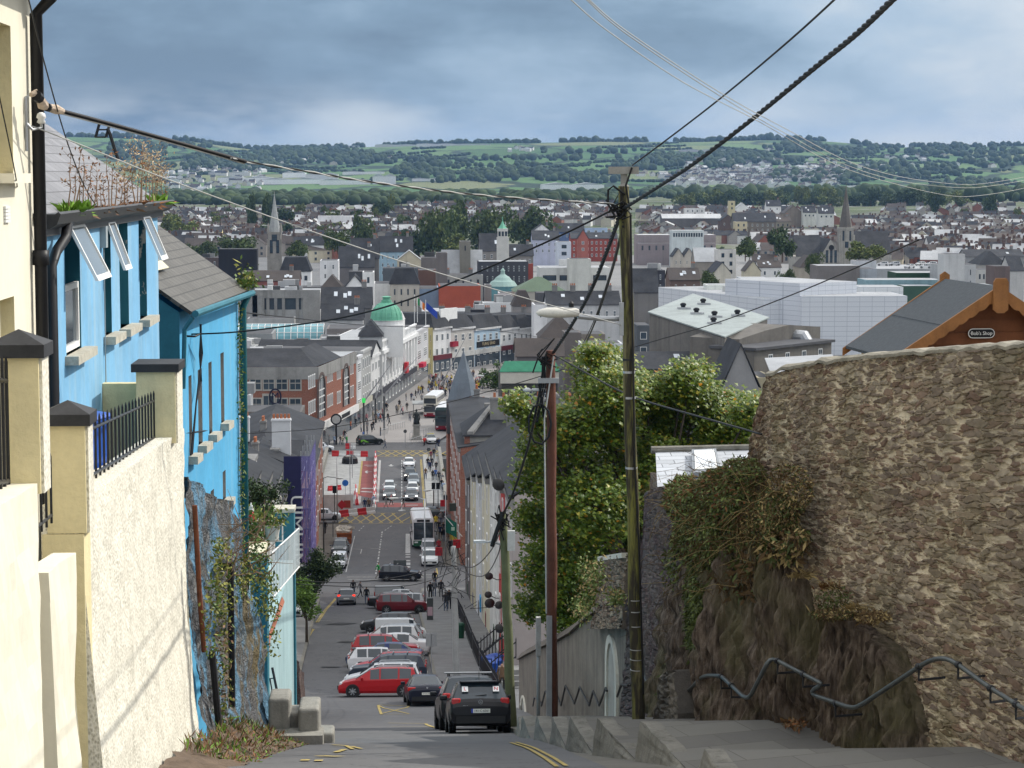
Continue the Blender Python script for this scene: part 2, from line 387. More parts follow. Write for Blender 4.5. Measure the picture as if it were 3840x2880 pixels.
m=MB();f.box(m,-.2,f.L+.15,48.6,48.75,-8,.45);m.build('roof',SLATE,h)
for o in(o1,o2):f.window(h,*o,out=-.26)
f.sill(h,o1[0]-.1,o1[1]+.12,o1[2],CREAM)
m=MB();y=f.L-.28
z0=atX(D(0,42),XL).z
m.tube([f.P(y-.25,48.55,.35),f.P(y-.1,48.3,.33),f.P(y,48.1,.12),f.P(y,40,.12),f.P(y+.02,38,.12)],.085,8);m.tube([f.P(y,45.0,.12),f.P(y,44.8,.12)],.11,8)
m.build('downpipe',BLACK,h,smooth=True)
m=MB();m.tube([f.P(2,48.62,.47),f.P(f.L+.3,48.62,.47)],.08,8);m.build('gutter',BLACK,h)
m=MB();r=f.rect(D(7,444),D(18,480))
for i in range(5):zz=r[2]+(r[3]-r[2])*i/5;f.box(m,r[0],r[1],zz,zz+.035,0,.03)
m.build('air_vent',WHITE,h)
b=fthing('cable_bracket','bent steel cable bracket and white insulator fixed to the cream wall','bracket',f.P(*f.sz(D(52,240))))
s0,z0=f.sz(D(50,210));s1,z1=f.sz(D(52,275))
m=MB();m.tube([f.P(s0,z0-.7,.03),f.P(s0,z0,.03),f.P(s0+.05,z0+.05,.12),f.P(s0+.12,z0-.02,.22)],.022);m.tube([f.P(s1,z1+.05,.03),f.P(s1+.05,z1-.03,.1),f.P(s1+.15,z1,.2),f.P(s1+.15,z1+.1,.2)],.022)
m.build('steel_hook',Mt('galvanised_steel',(.4,.41,.42),.4,.2,3,metal=.6),b)
m=MB();m.lathe([(.03,0),(.06,.02),(.04,.06),(.065,.08),(.05,.13),(.02,.15)],f.P(s1+.15,z1+.05,.2),10);m.build('insulator',WHITE,b,smooth=True)
# ---- first blue house
f=Fac((XL,29.8),(XL,44.7));FB=f
h=fthing('blue_house','sky blue house with four tall open windows and weeds in its gutter','house',V((XL,37,36)))
zt=f.sz(D(345,452))[1]
ops=[f.rect(D(138,478),D(176,751)),f.rect(D(222,470),D(242,718)),f.rect(D(256,465),D(279,700)),f.rect(D(299,460),D(318,682))]
m=MB();f.wall(m,0,f.L,34,zt,ops,.34,0,1)
m.poly(f.P(f.L,34),f.P(f.L,34,-8),f.P(f.L,zt,-8),f.P(f.L,zt));m.poly(f.P(0,34,-8),f.P(0,34),f.P(0,zt,0),f.P(0,zt,-8));m.poly(f.P(0,34,-8),f.P(0,zt,-8),f.P(f.L,zt,-8),f.P(f.L,34,-8))
m.build('wall',[BLUE,PEEL],h)
SASHP=Mglass('sash_pane',(.14,.16,.17),.12)
for i,o in enumerate(ops):
 s0,s1,z0,z1=o
 zm=z0+(z1-z0)*.52
 w=f.window(h,s0+.02,s1-.02,z0+.03,zm,out=-.02 if i==0 else-.26,rows=1,cols=1,fr=.09)
 if i!=2:
  n=MB();L=zm+.1-z1;op=[.42,.3,.3,.36][i];fr=.075
  def q(a,t,e):return f.P(s0+.02+(s1-s0-.04)*a,z1-.03+L*t,op*t+e+.02)
  def bar(a0,a1,t0,t1):
   vs=[q(a,t,e)for t in(t0,t1)for e in(0,.05)for a in(a0,a1)]
   n.add(vs,[(0,2,3,1),(4,5,7,6),(0,1,5,4),(1,3,7,5),(3,2,6,7),(2,0,4,6)])
  k=fr/(s1-s0);kt=fr/abs(L)
  bar(0,1,0,kt);bar(0,1,1-kt,1);bar(0,k,kt,1-kt);bar(1-k,1,kt,1-kt)
  sa=n.build('sash',WHITE,h);g=MB();g.poly(q(k,kt,.03),q(1-k,kt,.03),q(1-k,1-kt,.03),q(k,1-kt,.03));pp=g.build('pane',SASHP,sa)
  pp.matrix_parent_inverse=Matrix.Identity(4)
 else:f.window(h,s0+.02,s1-.02,zm,z1-.03,out=-.24,rows=1,cols=1,fr=.08)
 f.sill(h,s0-.15,s1+.35,z0,SILL,.13,.2,.3)
ez=zt
m=MB()
gp=[(-.05,-.02),(-.05,.17),(-.02,.2),(.02,.17),(.24,.17),(.28,.2),(.31,.17),(.26,.03),(.16,-.03)]
m.ext([f.P(.2,ez+z,o)for o,z in gp],f.u*(f.L+.15));f.box(m,.2,f.L+.25,ez-.14,ez-.03,0,.09);m.build('gutter',Mt('dark_grey_gutter',(.05,.052,.055),.5,.3,3),h)
m=MB();y=.55
m.tube([f.P(y+1.0,ez+.02,.2),f.P(y+.8,ez-.18,.2),f.P(y+.35,ez-.35,.14),f.P(y,ez-.55,.12),f.P(y,36,.12)],.075,8);m.build('downpipe',BLACK,h,smooth=True)
a=f.P(-.2,ez+.12,.1);b_=f.P(f.L+.2,ez+.12,.1);c_=f.P(f.L+.2,ez+.12+3.6,-5.1);d_=f.P(-.2,ez+.12+3.6,-5.1)
uvquad('roof',SLATE_G,a,b_,c_,d_,h)
m=MB();cs=f.L-.8
f.box(m,cs-.1,cs+1.0,ez+1.9,ez+3.55,-3.9,-3.2);m.lathe([(.16,0),(.13,.3),(.16,.35)],f.P(cs+.45,ez+3.5,-3.55),10)
ch=m.build('chimney',Mt('old_brick',(.22,.12,.085),.9,.4,3,bump=.4),h)
sB,zB=f.sz(D(217,462));m=MB();f.box(m,sB-.12,sB+.1,zB-.55,zB-.2,0,.1);m.tube([f.P(sB,zB-.2,.05),f.P(sB-.05,zB+.05,.1),f.P(sB+.15,zB+.1,.12)],.015);m.tube([f.P(sB,zB-.5,.04),f.P(sB+.1,zB-1.6,.03),f.P(sB+.05,41,.03)],.012)
m.build('junction_box',Mt('grey_plastic',(.35,.4,.42),.5,.1),h)
t=fthing('chimney_scaffold','small black access cage rising beyond the slate roof of the blue house','lift cage',atY(D(222,300),60))
m=MB();o=atY(D(205,296),60);w=.28;hh=.4
for x in(0,w):
 for y in(0,w):
  m.tube([o+V((x,y,0)),o+V((x+.12,y,hh))],.02,4)
for z in(0,.2,.4):
 for q0,q1 in(((0,0),(w,0)),((w,0),(w,w)),((w,w),(0,w)),((0,w),(0,0))):m.tube([o+V((q0[0]+.3*z,q0[1],z)),o+V((q1[0]+.3*z,q1[1],z))],.018,4)
m.build('cage',BLACK,t);m=MB();m.tube([atY(D(232,277),60),atY(D(238,290),60),atY(D(250,330),60),atY(D(256,345),60)],.05,6);m.build('arm',BLACK,t)
def leafquad(mb,p,d,w,mi=0):
 d=V(d);n=d.cross(V((rnd.uniform(-1,1),rnd.uniform(-1,1),rnd.uniform(-1,1))))
 n=n.normalized()*w if n.length>1e-6 else V((w,0,0))
 mb.poly(p,p+d*.5+n,p+d,p+d*.5-n,mi=mi)
STALK=Mt('dry_stalks',(.24,.15,.09),.9,.4,8);SEED=Mt('dry_seed_heads',(.55,.42,.27),.9,.35,20);FRESH=Mt('fresh_green_leaf',(.16,.30,.03),.6,.4,12)
DEADL=Mt('dead_leaf_brown',(.28,.13,.06),.9,.4,10);GREEN=Mt('dark_green_leaf',(.05,.10,.022),.55,.5,3,world=True)
rnd.seed(11)
t=fthing('gutter_weeds','tall dried weeds and green tufts sprouting along the blue house gutter','weeds',f.P(8,ez+.18,.12))
mm=MB()
def stalk(mb,base,hgt,lean,fluffy):
 p=[base];
 for i in range(4):p.append(p[-1]+V((rnd.gauss(lean,.1),rnd.gauss(0,.1),1))*hgt/4)
 mb.tube(p,[.012,.01,.008,.006,.003],4,0)
 for i in range(int(9 if fluffy else 6)):
  q=p[2+i%3];e=q+V((rnd.gauss(0,.16),rnd.gauss(0,.16),rnd.uniform(.05,.3)))*(hgt*.55);mb.tube([q,e],[.006,.002],3,0)
  for k in range(14 if fluffy else 3):
   leafquad(mb,e+V((rnd.gauss(0,.05),rnd.gauss(0,.05),rnd.gauss(0,.07)))*(1.2 if fluffy else 1),V((rnd.gauss(0,.04),rnd.gauss(0,.04),rnd.uniform(0,.07))),.014,1 if fluffy else rnd.choice([0,3]))
for px,hh,fl in[(150,120,0),(158,95,0),(165,130,0),(170,60,0),(178,118,0),(188,90,0),(200,70,0),(212,85,0),(225,70,0),(235,110,0),(240,95,0),(247,70,0),(258,40,0),(270,80,1),(275,60,0),(288,75,0),(293,120,1),(297,90,0),(305,85,0),(312,110,1),(320,65,0),(330,95,1),(335,60,0),(342,85,1),(350,70,1),(357,40,0),(196,40,0),(218,45,0),(265,45,0),(302,110,0)]:
 s,z=f.sz(D(px,418),.12);p=f.P(s,ez+.12,.12);stalk(mm,p,hh*p.y/4731,.06,fl)
for px,n,big in[(147,60,1),(160,55,1),(172,50,1),(338,70,1),(345,40,1),(180,30,0),(200,40,0),(215,40,0),(230,40,0),(250,40,0),(270,50,0),(290,50,0),(310,50,0),(325,50,0),(355,30,0)]:
 s,z=f.sz(D(px,424),.12)
 for i in range(n):
  p=f.P(s+rnd.gauss(0,.16),ez+.14,.12+rnd.gauss(0,.05));leafquad(mm,p,V((rnd.gauss(0,.12),rnd.gauss(0,.12),rnd.uniform(-.05,.22)if big else rnd.uniform(-.12,.1))),.035 if big else.03,2 if big else rnd.choice([3,3,0]))
mm.build('weed_growth',[STALK,SEED,FRESH,DEADL],t)
# ---- second blue house
f=Fac((-4.62,46),(-4.02,54.4));F2=f
h=fthing('blue_house','brighter blue house with mossy slate roof, two skylights and an ivied pipe','house',V((-4.5,50,34)))
ze=f.sz(D(395,672))[1]
ops=[f.rect(D(407,813),D(416,980)),f.rect(D(427,800),D(438,955)),f.rect(D(450,784),D(459,933)),f.rect(D(476,764),D(485,909)),f.rect(D(455,1062),D(463,1120)),f.rect(D(481,1020),D(488,1075))]
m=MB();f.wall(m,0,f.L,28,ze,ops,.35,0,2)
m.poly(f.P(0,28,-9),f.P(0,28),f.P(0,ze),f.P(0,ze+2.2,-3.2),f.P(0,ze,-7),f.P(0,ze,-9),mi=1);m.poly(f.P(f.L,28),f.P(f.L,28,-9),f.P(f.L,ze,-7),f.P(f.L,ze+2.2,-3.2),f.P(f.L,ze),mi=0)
m.poly(f.P(0,28,-9),f.P(0,ze,-9),f.P(f.L,ze,-9),f.P(f.L,28,-9),mi=0)
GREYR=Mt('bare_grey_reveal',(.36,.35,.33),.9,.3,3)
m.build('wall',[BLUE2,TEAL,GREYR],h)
for o in ops:
 f.window(h,o[0],o[1],o[2],o[3],out=-.3,rows=2,cols=1)
 if o[3]>37:f.sill(h,o[0]-.12,o[1]+.2,o[2],SILL,.17,.2,.3)
e0=f.P(-.12,ze+.02,.28);e1=f.P(f.L+.12,ze+.02,.28);r1=f.P(f.L+.12,ze+2.5,-3.2);r0=f.P(-.12,ze+2.5,-3.2)
uvquad('roof',SLATE_O,e0,e1,r1,r0,h,.07);uvquad('roof',SLATE_O,r0,r1,f.P(f.L+.12,ze-.2,-7.2),f.P(-.12,ze-.2,-7.2),h,.07)
def onroof(a,b,e=0.0):return e0+(e1-e0)*a+(r0-e0)*b+(((e1-e0).cross(r0-e0)).normalized()*e)
for a,b,bw,hh in((.42,.58,.13,.36),(.17,.35,.14,.3)):
 m=MB();q=[onroof(a,b,.05),onroof(a+bw,b,.05),onroof(a+bw,b+hh,.05),onroof(a,b+hh,.05)]
 nn=(q[1]-q[0]).cross(q[3]-q[0]).normalized()
 m.ext(q,nn*.09);sk=m.build('skylight',Mt('skylight_frame',(.25,.25,.24),.5),h)
 g=MB();g.poly(*[p+nn*.1+((q[0]+q[2])/2-p)*.14 for p in q]);g.build('pane',SASHP,sk).matrix_parent_inverse=Matrix.Identity(4)
 m=MB();fl=[onroof(a-.01,b-.06,.09),onroof(a+bw+.01,b-.06,.09),onroof(a+bw+.01,b-.005,.12),onroof(a-.01,b-.005,.12)];m.ext(fl,nn*.02);m.build('flashing',Mt('lead_flashing',(.6,.57,.42),.6),sk).matrix_parent_inverse=Matrix.Identity(4)
m=MB();m.tube([f.P(-.15,ze-.02,.36),f.P(f.L+.1,ze-.05,.36)],.075,8);m.tube([f.P(-.1,ze-.1,.3),f.P(-.08,ze-.35,.12),f.P(.02,ze-1.6,.06)],.05,6);m.build('gutter',TEAL,h)
m=MB();s=f.L-.12
m.tube([f.P(s,ze-.05,.3),f.P(s,ze-.4,.14),f.P(s,28,.14)],.085,8);m.build('downpipe',Mt('teal_downpipe',(.02,.13,.15),.5,.3,2),h,smooth=True)
rnd.seed(5)
def ivy(mb,fn,n,size,mis):
 for i in range(n):
  p=fn();a=rnd.choice(mis);leafquad(mb,p,V((rnd.gauss(0,size*.8),rnd.gauss(0,size*.6),rnd.gauss(-size*.3,size*.8))),size*.42,a)
IVY1=Mt('ivy_leaf',(.09,.15,.03),.5,.5,6);IVY2=Mt('ivy_yellow_leaf',(.27,.27,.06),.6,.4,6)
m=MB();ivy(m,lambda:f.P(f.L-.32+rnd.gauss(0,.1),rnd.uniform(33.5,ze-.1),.06+rnd.random()*.1),800,.06,[0,0,1]);ivy(m,lambda:f.P(f.L-.1+rnd.gauss(0,.18),ze+.12+abs(rnd.gauss(0,.22)),.25+rnd.gauss(0,.15)),260,.09,[0,1,0])
tag(m.build('ivy',[IVY1,IVY2]),'thin ivy climbing the teal downpipe of the second blue house','ivy')
b=fthing('cable_bracket','iron hook with looped black cables on the brighter blue wall','bracket',f.P(*f.sz(D(405,722))))
s0,z0=f.sz(D(400,724));m=MB();m.tube([f.P(s0,z0-.02,0),f.P(s0+.05,z0-.03,.2),f.P(s0+.2,z0+.02,.3),f.P(s0+.2,z0+.22,.3)],.025)
for k in range(3):m.tube([f.P(s0+.5,z0,.25),f.P(s0+.9+.2*k,z0-.5,.15),f.P(s0+1.3-.2*k,z0-1.1,.12),f.P(s0+.7,z0-1.5,.1),f.P(s0+.4-.1*k,z0-2.6,.05)],.018,5)
m.build('iron_hook',BLACK,b)
# ---- garden walls, piers and railings of the cream house
CAP=Mt('dark_stone_cap',(.035,.036,.04),.6,.5,3)
def pier(label,Y0,Y1,xl,xr,zb,zt,hip=True):
 t=fthing('gate_pier',label,'pier',V(((xl+xr)/2,(Y0+Y1)/2,zb)))
 m=MB();m.box(xl,xr,Y0,Y1,zb,zt,0);m.box(xr,xr+.03,Y0+.05,Y1,zb,zt-.002,1);m.build('shaft',[TANP,PEB],t)
 m=MB();a=.07;m.box(xl-a,xr+a,Y0-a,Y1+a,zt,zt+.13)
 if hip:c=V(((xl+xr)/2,(Y0+Y1)/2,zt+.27));q=[V((x,y,zt+.131))for x,y in((xl-a,Y0-a),(xr+a,Y0-a),(xr+a,Y1+a),(xl-a,Y1+a))];[m.poly(q[i],q[(i+1)%4],c)for i in range(4)]
 m.build('coping',CAP,t);return t
def xw(px,Y):return(px-865)/4731*Y*1.0
def zv(py,Y):return CAMH+Y*(377-py)/4731
XW=-3.6
pier('largest rendered pier with black pyramid cap at the cream garden wall',21.9,22.35,-4.05,XW,zv(1060,22),zv(768,21.9))
pier('middle rendered pier with pyramid cap beside the blue bin',25,25.45,-4.04,XW,zv(1150,25),zv(915,25))
pier('flat capped pier at the lower end of the picket railing',35.2,36.1,-4.24,XW-.02,zv(955,35.2),zv(800,35.2),False)
def flare(z,zt):return.32*max(0,(zt-z)/6.2)**3
def pwall(name,label,Y0,Y1,zt0,zt1,zb,mat,X0,nu,nv,th=.35,fl=1):
 t=fthing(name,label,'wall',V((X0,(Y0+Y1)/2,zb)))
 m=MB()
 def fn(u,v):
  y=Y0+(Y1-Y0)*u;zt=zt0+(zt1-zt0)*u;z=zt-(zt-zb)*v
  return V((X0+fl*flare(z,zt)+.05*noise.noise(V((1,y*1.1,z*1.1)))+.02*noise.noise(V((7,y*4,z*4))),y,z))
 m.grid(nu,nv,fn)
 m.grid(nu,1,lambda u,v:V((fn(u,0).x-th*(1-v),Y0+(Y1-Y0)*u,zt0+(zt1-zt0)*u))if v>0 else V((fn(u,0).x-th,Y0+(Y1-Y0)*u,zt0+(zt1-zt0)*u)))
 m.poly(*[fn(1,v/8)for v in range(9)],V((X0-th,Y1,zb)),V((X0-th,Y1,zt1)));m.poly(V((X0-th,Y0,zb)),fn(0,1),fn(0,0),V((X0-th,Y0,zt0)))
 m.poly(V((X0-th,Y0,zb)),V((X0-th,Y0,zt0)),V((X0-th,Y1,zt1)),V((X0-th,Y1,zb)))
 m.build('masonry',mat,t,smooth=False);return t
pwall('garden_wall','smooth cream garden wall topped with black railings in the near corner',12,21.9,zv(1060,21.5)+.4,zv(1040,21.9),36,CREAM,XW-.03,40,24,fl=.4)
pwall('gate_wall','low cream wall stub with rounded top between two piers',22.36,24.2,zv(1212,23),zv(1206,23.8),36,CREAM,XW-.02,10,20,.25,fl=.6)
m=MB();m.box(-4.1,XW-.03,24.98,25.5,36,zv(1152,25));tag(m.build('pier_plinth',TANP),'buff plinth with sunlit top carrying the middle pier','plinth')
pwall('retaining_wall','tall white pebbledashed retaining wall flaring at its foot',25.02,37.2,zv(1080,25.4),zv(946,35.5)-.02,34.6,PEB,XW-.1,110,60,.42)
m=MB();m.box(-9,XW-.5,36.1,36.35,39,zv(826,36));tag(m.build('yard_wall',TANP),'buff yard wall behind the blue wheelie bin','wall')
def railing(label,pts,n,hgt,mat,rails=(.12,.86),r=.013,group=None,ball=True,name='railing',pk=True):
 """pts: base line; pickets stand upright on it"""
 t=fthing(name,label,'railing',pts[0],group)
 for k in rails:
  m=MB();m.tube([p+V((0,0,hgt*k))for p in pts],r*1.3,5);m.build('rail',mat,t)
 L=sum((b-a).length for a,b in zip(pts,pts[1:]));pm=MB();pm.tube([(0,0,0),(0,0,hgt)],r,5)
 if ball:pm.tube([(0,0,hgt),(0,0,hgt+r*3)],[r,r*.2],5)
 me=pm.mesh('picket',mat)
 for i in range(n+1):
  d=L*i/n
  for a,b in zip(pts,pts[1:]):
   l=(b-a).length
   if d<=l+1e-6:break
   d-=l
  ob('picket',me,t,(a+(b-a)*min(1,d/l))-t.location).matrix_parent_inverse=Matrix.Identity(4)
 return t
IRON=Mt('black_iron',(.02,.021,.024),.4,.4,8)
railing('black raking picket railing on the white pebbledashed wall',[V((XW-.35,25.6,zv(1078,25.6))),V((XW-.35,35.1,zv(955,35.1)))],24,.8,IRON,r=.017)
railing('black iron railing beside the largest pier',[V((XW-.3,19.2,zv(1075,19.6))),V((XW-.3,21.8,zv(1070,21.8)))],12,1.35,IRON,r=.02)
railing('short black gate railing in the gap between the two rendered piers',[V((XW-.3,22.7,zv(1165,23))),V((XW-.3,24.4,zv(1140,24)))],5,.75,IRON,r=.016)
def bin_(label,loc,rz,col,name='wheelie_bin',group=None):
 t=thing(name,label,'bin',loc,rz,group);m=MB()
 for(w0,d0,z0),(w1,d1,z1)in(((.24,.3,.08),(.29,.36,.98)),):
  a=[V((x*w0,y*d0,z0))for x,y in((-1,-1),(1,-1),(1,1),(-1,1))];b=[V((x*w1,y*d1,z1))for x,y in((-1,-1),(1,-1),(1,1),(-1,1))]
  m.add(a+b,[(3,2,1,0),(0,1,5,4),(1,2,6,5),(2,3,7,6),(3,0,4,7),(4,5,6,7)])
 m.box(-.3,.3,-.38,.38,.95,1.0);m.build('bin_body',col,t)
 m=MB();m.ext([V((-.3,-.4,1.0)),V((-.3,.36,1.0)),V((-.3,.36,1.05)),V((-.3,.1,1.1)),V((-.3,-.36,1.04))],(.6,0,0));m.tube([(-.28,.42,1.02),(.28,.42,1.02)],.02);m.build('lid',col,t)
 m=MB()
 for s in(-1,1):m.tube([(s*.27,.3,.1),(s*.31,.3,.1)],.1,12)
 m.build('wheel',BLACK,t);return t
BIN=Mt('blue_bin_plastic',(.02,.09,.42),.35,.15,3,spec=.4)
p=V((xw(168,30.5),30.5,zv(888,30.5)-1.06));tb=bin_('blue wheelie bin with slightly open lid behind the middle pier',p,R(75),BIN)
# ---- old blue painted rubble wall
def stones(name,cols,mortar,sc,stretch=(1,1,1.6),world=True,thr=.06,bump=.9,paint=None,moss=None,warp=.25,var=.25,rot=(0,0,0)):
 n=NT(name);p=n.pos(stretch,rot,world=world)
 w=n.node('ShaderNodeTexNoise');n.l.new(p,w.inputs['Vector']);w.inputs['Scale'].default_value=sc*.8;w.inputs['Detail'].default_value=4
 q=n.mix(warp,p,w.outputs['Color'],'LINEAR_LIGHT')if warp else p
 vo=n.node('ShaderNodeTexVoronoi',Vector=q,Scale=sc);ve=n.node('ShaderNodeTexVoronoi',feature='DISTANCE_TO_EDGE',Vector=q,Scale=sc)
 r=n.node('ShaderNodeSeparateColor',Color=vo.outputs['Color']).outputs[0]
 c=n.ramp(r,[((i+.5)/len(cols),k)for i,k in enumerate(cols)])
 g=n.noise(sc*5,p,5,.65);c=n.mix(1.0,c,n.ramp(g,[(.3,1-var),(.7,1+0.0)]),'MULTIPLY')
 e=n.ramp(n.math('ADD',ve.outputs['Distance'],n.math('MULTIPLY',n.math('ADD',g,-.5),.12)),[(thr*.5,1.0),(thr*1.3,0.0)])
 c=n.mix(e,c,mortar)
 if moss:c=n.mix(n.math('MULTIPLY',n.ramp(n.noise(.6,n.pos((1,1,.35),world=world),5),[(.5,0.0),(.66,1.0)]),moss[1]),c,moss[0])
 if paint:c=n.mix(n.ramp(n.noise(paint[1],n.pos((1,1,.3),world=world),6,.65),[(paint[2],0.0),(paint[2]+.08,1.0)]),c,paint[0])
 n.base(c);hgt=n.math('ADD',n.math('MULTIPLY',n.ramp(ve.outputs['Distance'],[(0.0,0.0),(.18,1.0)]),.7),n.math('MULTIPLY',g,.6));n.bump(hgt,bump,.06)
 return n.set(.92)
BLUESTONE=stones('blue_painted_rubble',[(.16,.17,.18),(.12,.12,.13),(.22,.22,.22)],(.1,.1,.1),6.5,(1,1,.8),paint=((.15,.29,.42),1.1,.47),moss=((.24,.17,.04),.55),warp=.4)
A_,B_=(-3.66,37.3),(-2.96,49.5)
f=Fac(A_,B_);TOP=[(0,1030),(.13,1040),(.3,1072),(.62,1085),(.66,1110),(.72,1190),(.82,1250),(.92,1310),(1,1400)]
t=fthing('rubble_wall','rough old rubble wall with flaking blue paint and ivy','wall',V((-3.3,43,33)))
m=MB()
def fn(u,v):
 px=405+(570-405)*u;s,z=f.sz(D(px,lerp_tab(TOP,u)));zb=zr(f.P(s,0).y)-.2;zz=z-(z-zb)*v
 o=.16*noise.noise(V((s*.9,zz*.9,2)))+.09*noise.noise(V((s*2.5,zz*2.1,5)))+.05*noise.noise(V((s*7,zz*7,8)))+.4*v**4
 return f.P(s,zz,o)
m.grid(110,90,fn);m.grid(110,2,lambda u,v:fn(u,0)-f.n*(.6*(1-v)))
m.poly(*[fn(1,v/10)for v in range(11)],fn(1,1)-f.n*.6,fn(1,0)-f.n*.6)
m.build('masonry',BLUESTONE,t,smooth=True)
m=MB();s,z=f.sz(D(409,1040));m.tube([f.P(s-.1,z-.4,.1),f.P(s,z-2,.15),f.P(s+.1,z-3,.2)],.045,8);m.tube([f.P(s+.15,z-3,.33),f.P(s+.45,z-5.2,.45),f.P(s+.6,z-6,.5)],.06,8,1);m.build('rusty_pipe',[Mt('rust',(.17,.06,.03),.9,.5,5),DARK],t)
s,z=f.sz(D(463,1230));m=MB();m.tube([f.P(s,z,.3),f.P(s+.03,z-2.6,.3)],.06,8);f.box(m,s-.15,s+.15,z,z+.15,.1,.35);m.build('black_pipe',BLACK,t)
rnd.seed(21);m=MB()
def onw(a,b,c,d,out=.2):
 px=rnd.uniform(a,b);py=rnd.uniform(c,d);s,z=f.sz(D(px,py));return f.P(s,z,out+rnd.random()*.25)
for rc,n,mi in[((425,450,1160,1330),500,[1,1,0]),((432,455,1330,1560),420,[1,0,2]),((480,545,1200,1260),420,[0,0,1]),((520,562,1235,1330),420,[0,1]),((505,530,1150,1210),160,[0]),((405,420,1250,1420),140,[0,1]),((545,562,1290,1420),160,[1,0]),((470,500,1230,1300),120,[0,1])]:
 ivy(m,lambda:onw(*rc),n,.06,mi)
for i in range(45):p=onw(440,545,1130,1260);m.tube([p,p+V((.3,0,.2))*rnd.random(),p+V((rnd.uniform(-.5,.9),.2,rnd.uniform(-.2,.9)))],[.012,.009,.003],4,2)
tag(m.build('ivy',[IVY1,IVY2,STALK]),'patchy green and yellow ivy clinging to the blue rubble wall','ivy')
EARTH=Mt('brown_earth',(.13,.095,.07),.95,.45,4,bump=.9,bsc=9)
m=MB()
def fn(u,v):
 y=30+21*u;x0=-3.45+.03*(y-30);z=zr(y)
 hgt=max(0,.6*math.sin(math.pi*min(1,u*1.05))**.5*(1-v)**1.3+.16*noise.noise(V((y*1.5,v*3,0))))
 return V((x0+.95*v+.1*noise.noise(V((y*2,v*2,4))),y,z-.02+hgt*(.35+.65*abs(noise.noise(V((y*.55,1,1))))+.3)))
m.grid(120,14,fn);kind(m.build('earth_bank',EARTH),'structure')
m=MB();rnd.seed(3)
for i in range(3000):
 y=rnd.uniform(33,51);v=rnd.random()**1.2;p=fn((y-30)/21,v);leafquad(m,p,V((rnd.gauss(0,.08),rnd.gauss(0,.08),rnd.uniform(.02,.26)*(1-v*.7))),.007 if i%3 else.018,rnd.choice([0,0,3,2,1]))
tag(kind(m.build('dry_undergrowth',[STALK,FRESH,GREEN,DEADL]),'stuff'),'dry grass and fallen leaves along the wall foot','undergrowth')
# ---- teal terrace with white balustrade
AQUA=Mt('pale_aqua_render',(.32,.45,.47),.8,.16,.7,streak=.5,dark=(.13,.22,.25));TERRA=Mt('terracotta_tiles',(.42,.16,.1),.8,.2,3)
f=Fac((-3.42,54.6),(-3.26,68));t=fthing('terrace_house','pale aqua terrace block with teal corner posts and terracotta deck','house',V((-3.5,60,28)))
def SZ(x,y):return f.sz(D(x,y))
s0=SZ(572,1300)[0];s1=SZ(634,1230)[0]
za,zb_=SZ(578,1300)[1],SZ(632,1215)[1]
m=MB();m.poly(f.P(s0,27),f.P(s1,25),f.P(s1,zb_),f.P(s0,za-.9));m.poly(f.P(s0,27,-4),f.P(s0,27),f.P(s0,za-.9),f.P(s0,za-.9,-4));m.poly(f.P(s0,za-.9,-4),f.P(s0,za-.9),f.P(s1,zb_),f.P(s1,zb_,-4));m.build('wall',AQUA,t)
m=MB();m.poly(f.P(s0+.1,za-1.9,.02),f.P(s0+1.5,za-1.9+.8,.02),f.P(s1-4.5,zb_-.4,.02),f.P(s1-5.5,zb_-.05,.02),f.P(s0+.1,za-.85,.02));m.build('tile_band',TERRA,t)
m=MB();f.box(m,s0-.12,s0+.5,27,za+1.2,-.35,.06);f.box(m,s1-.3,s1+.1,25,zb_-.3,-.2,.06);m.build('corner_post',TEAL,t)
m=MB();m.box(-4.8,-3.55,55.2,55.5,za+.55,za+1.15);m.box(-4.85,-3.5,55.15,56.8,za+1.15,za+1.27,1);m.build('parapet',[TEAL,Mt('yellowed_concrete',(.62,.58,.42),.9,.3,2)],t)
m=MB();m.box(xw(590,66),xw(631,66),66,66.8,33,zv(1108,66));m.box(xw(588,66)-.02,xw(633,66),65.95,66.85,zv(1108,66),zv(1100,66),1);m.build('pillar',[TEAL,SILL],t)
WRAIL=Mt('white_railing_paint',(.75,.75,.73),.45,.15,4)
zr0=zv(1212,55.5);
railing('white balustrade along the street edge of the aqua terrace',[V((-3.36,56.2,zv(1300,56.2))),V((-3.14,66.5,zv(1230,66.5)))],20,1.25,WRAIL,rails=(.03,.98),r=.016,ball=False,name='balustrade')
railing('white balustrade across the back of the aqua terrace',[V((xw(522,62),62,zv(1172,62))),V((xw(606,62),62,zv(1172,62)))],9,.62,WRAIL,rails=(.03,.98),r=.02,ball=False,name='balustrade')
POT=Mt('grey_planter',(.5,.49,.45),.8)
pt=fthing('planter','grey tapered planter hung on the terrace balustrade','planter',atY(D(588,1165),62));m=MB();q=atY(D(588,1168),61.6);m.lathe([(.16,0),(.24,.42),(.27,.44)],q,12);m.build('pot',POT,pt)
m=MB();ivy(m,lambda:q+V((rnd.gauss(0,.2),rnd.gauss(0,.2),.45+abs(rnd.gauss(0,.25)))),220,.1,[0,0,1]);m.build('plant',[IVY1,IVY2],pt)
m=MB();q2=atY(D(545,1165),61.5);ivy(m,lambda:q2+V((rnd.gauss(0,.25),rnd.gauss(0,.2),rnd.gauss(0,.45))),700,.12,[0,0,1]);tag(m.build('terrace_plant',[IVY1,IVY2]),'leafy climbing plant on the back balustrade','plant')
q=atY(D(543,1128),61.8);g=fthing('garden_gnome','small red and white figure perched on the back balustrade','ornament',q)
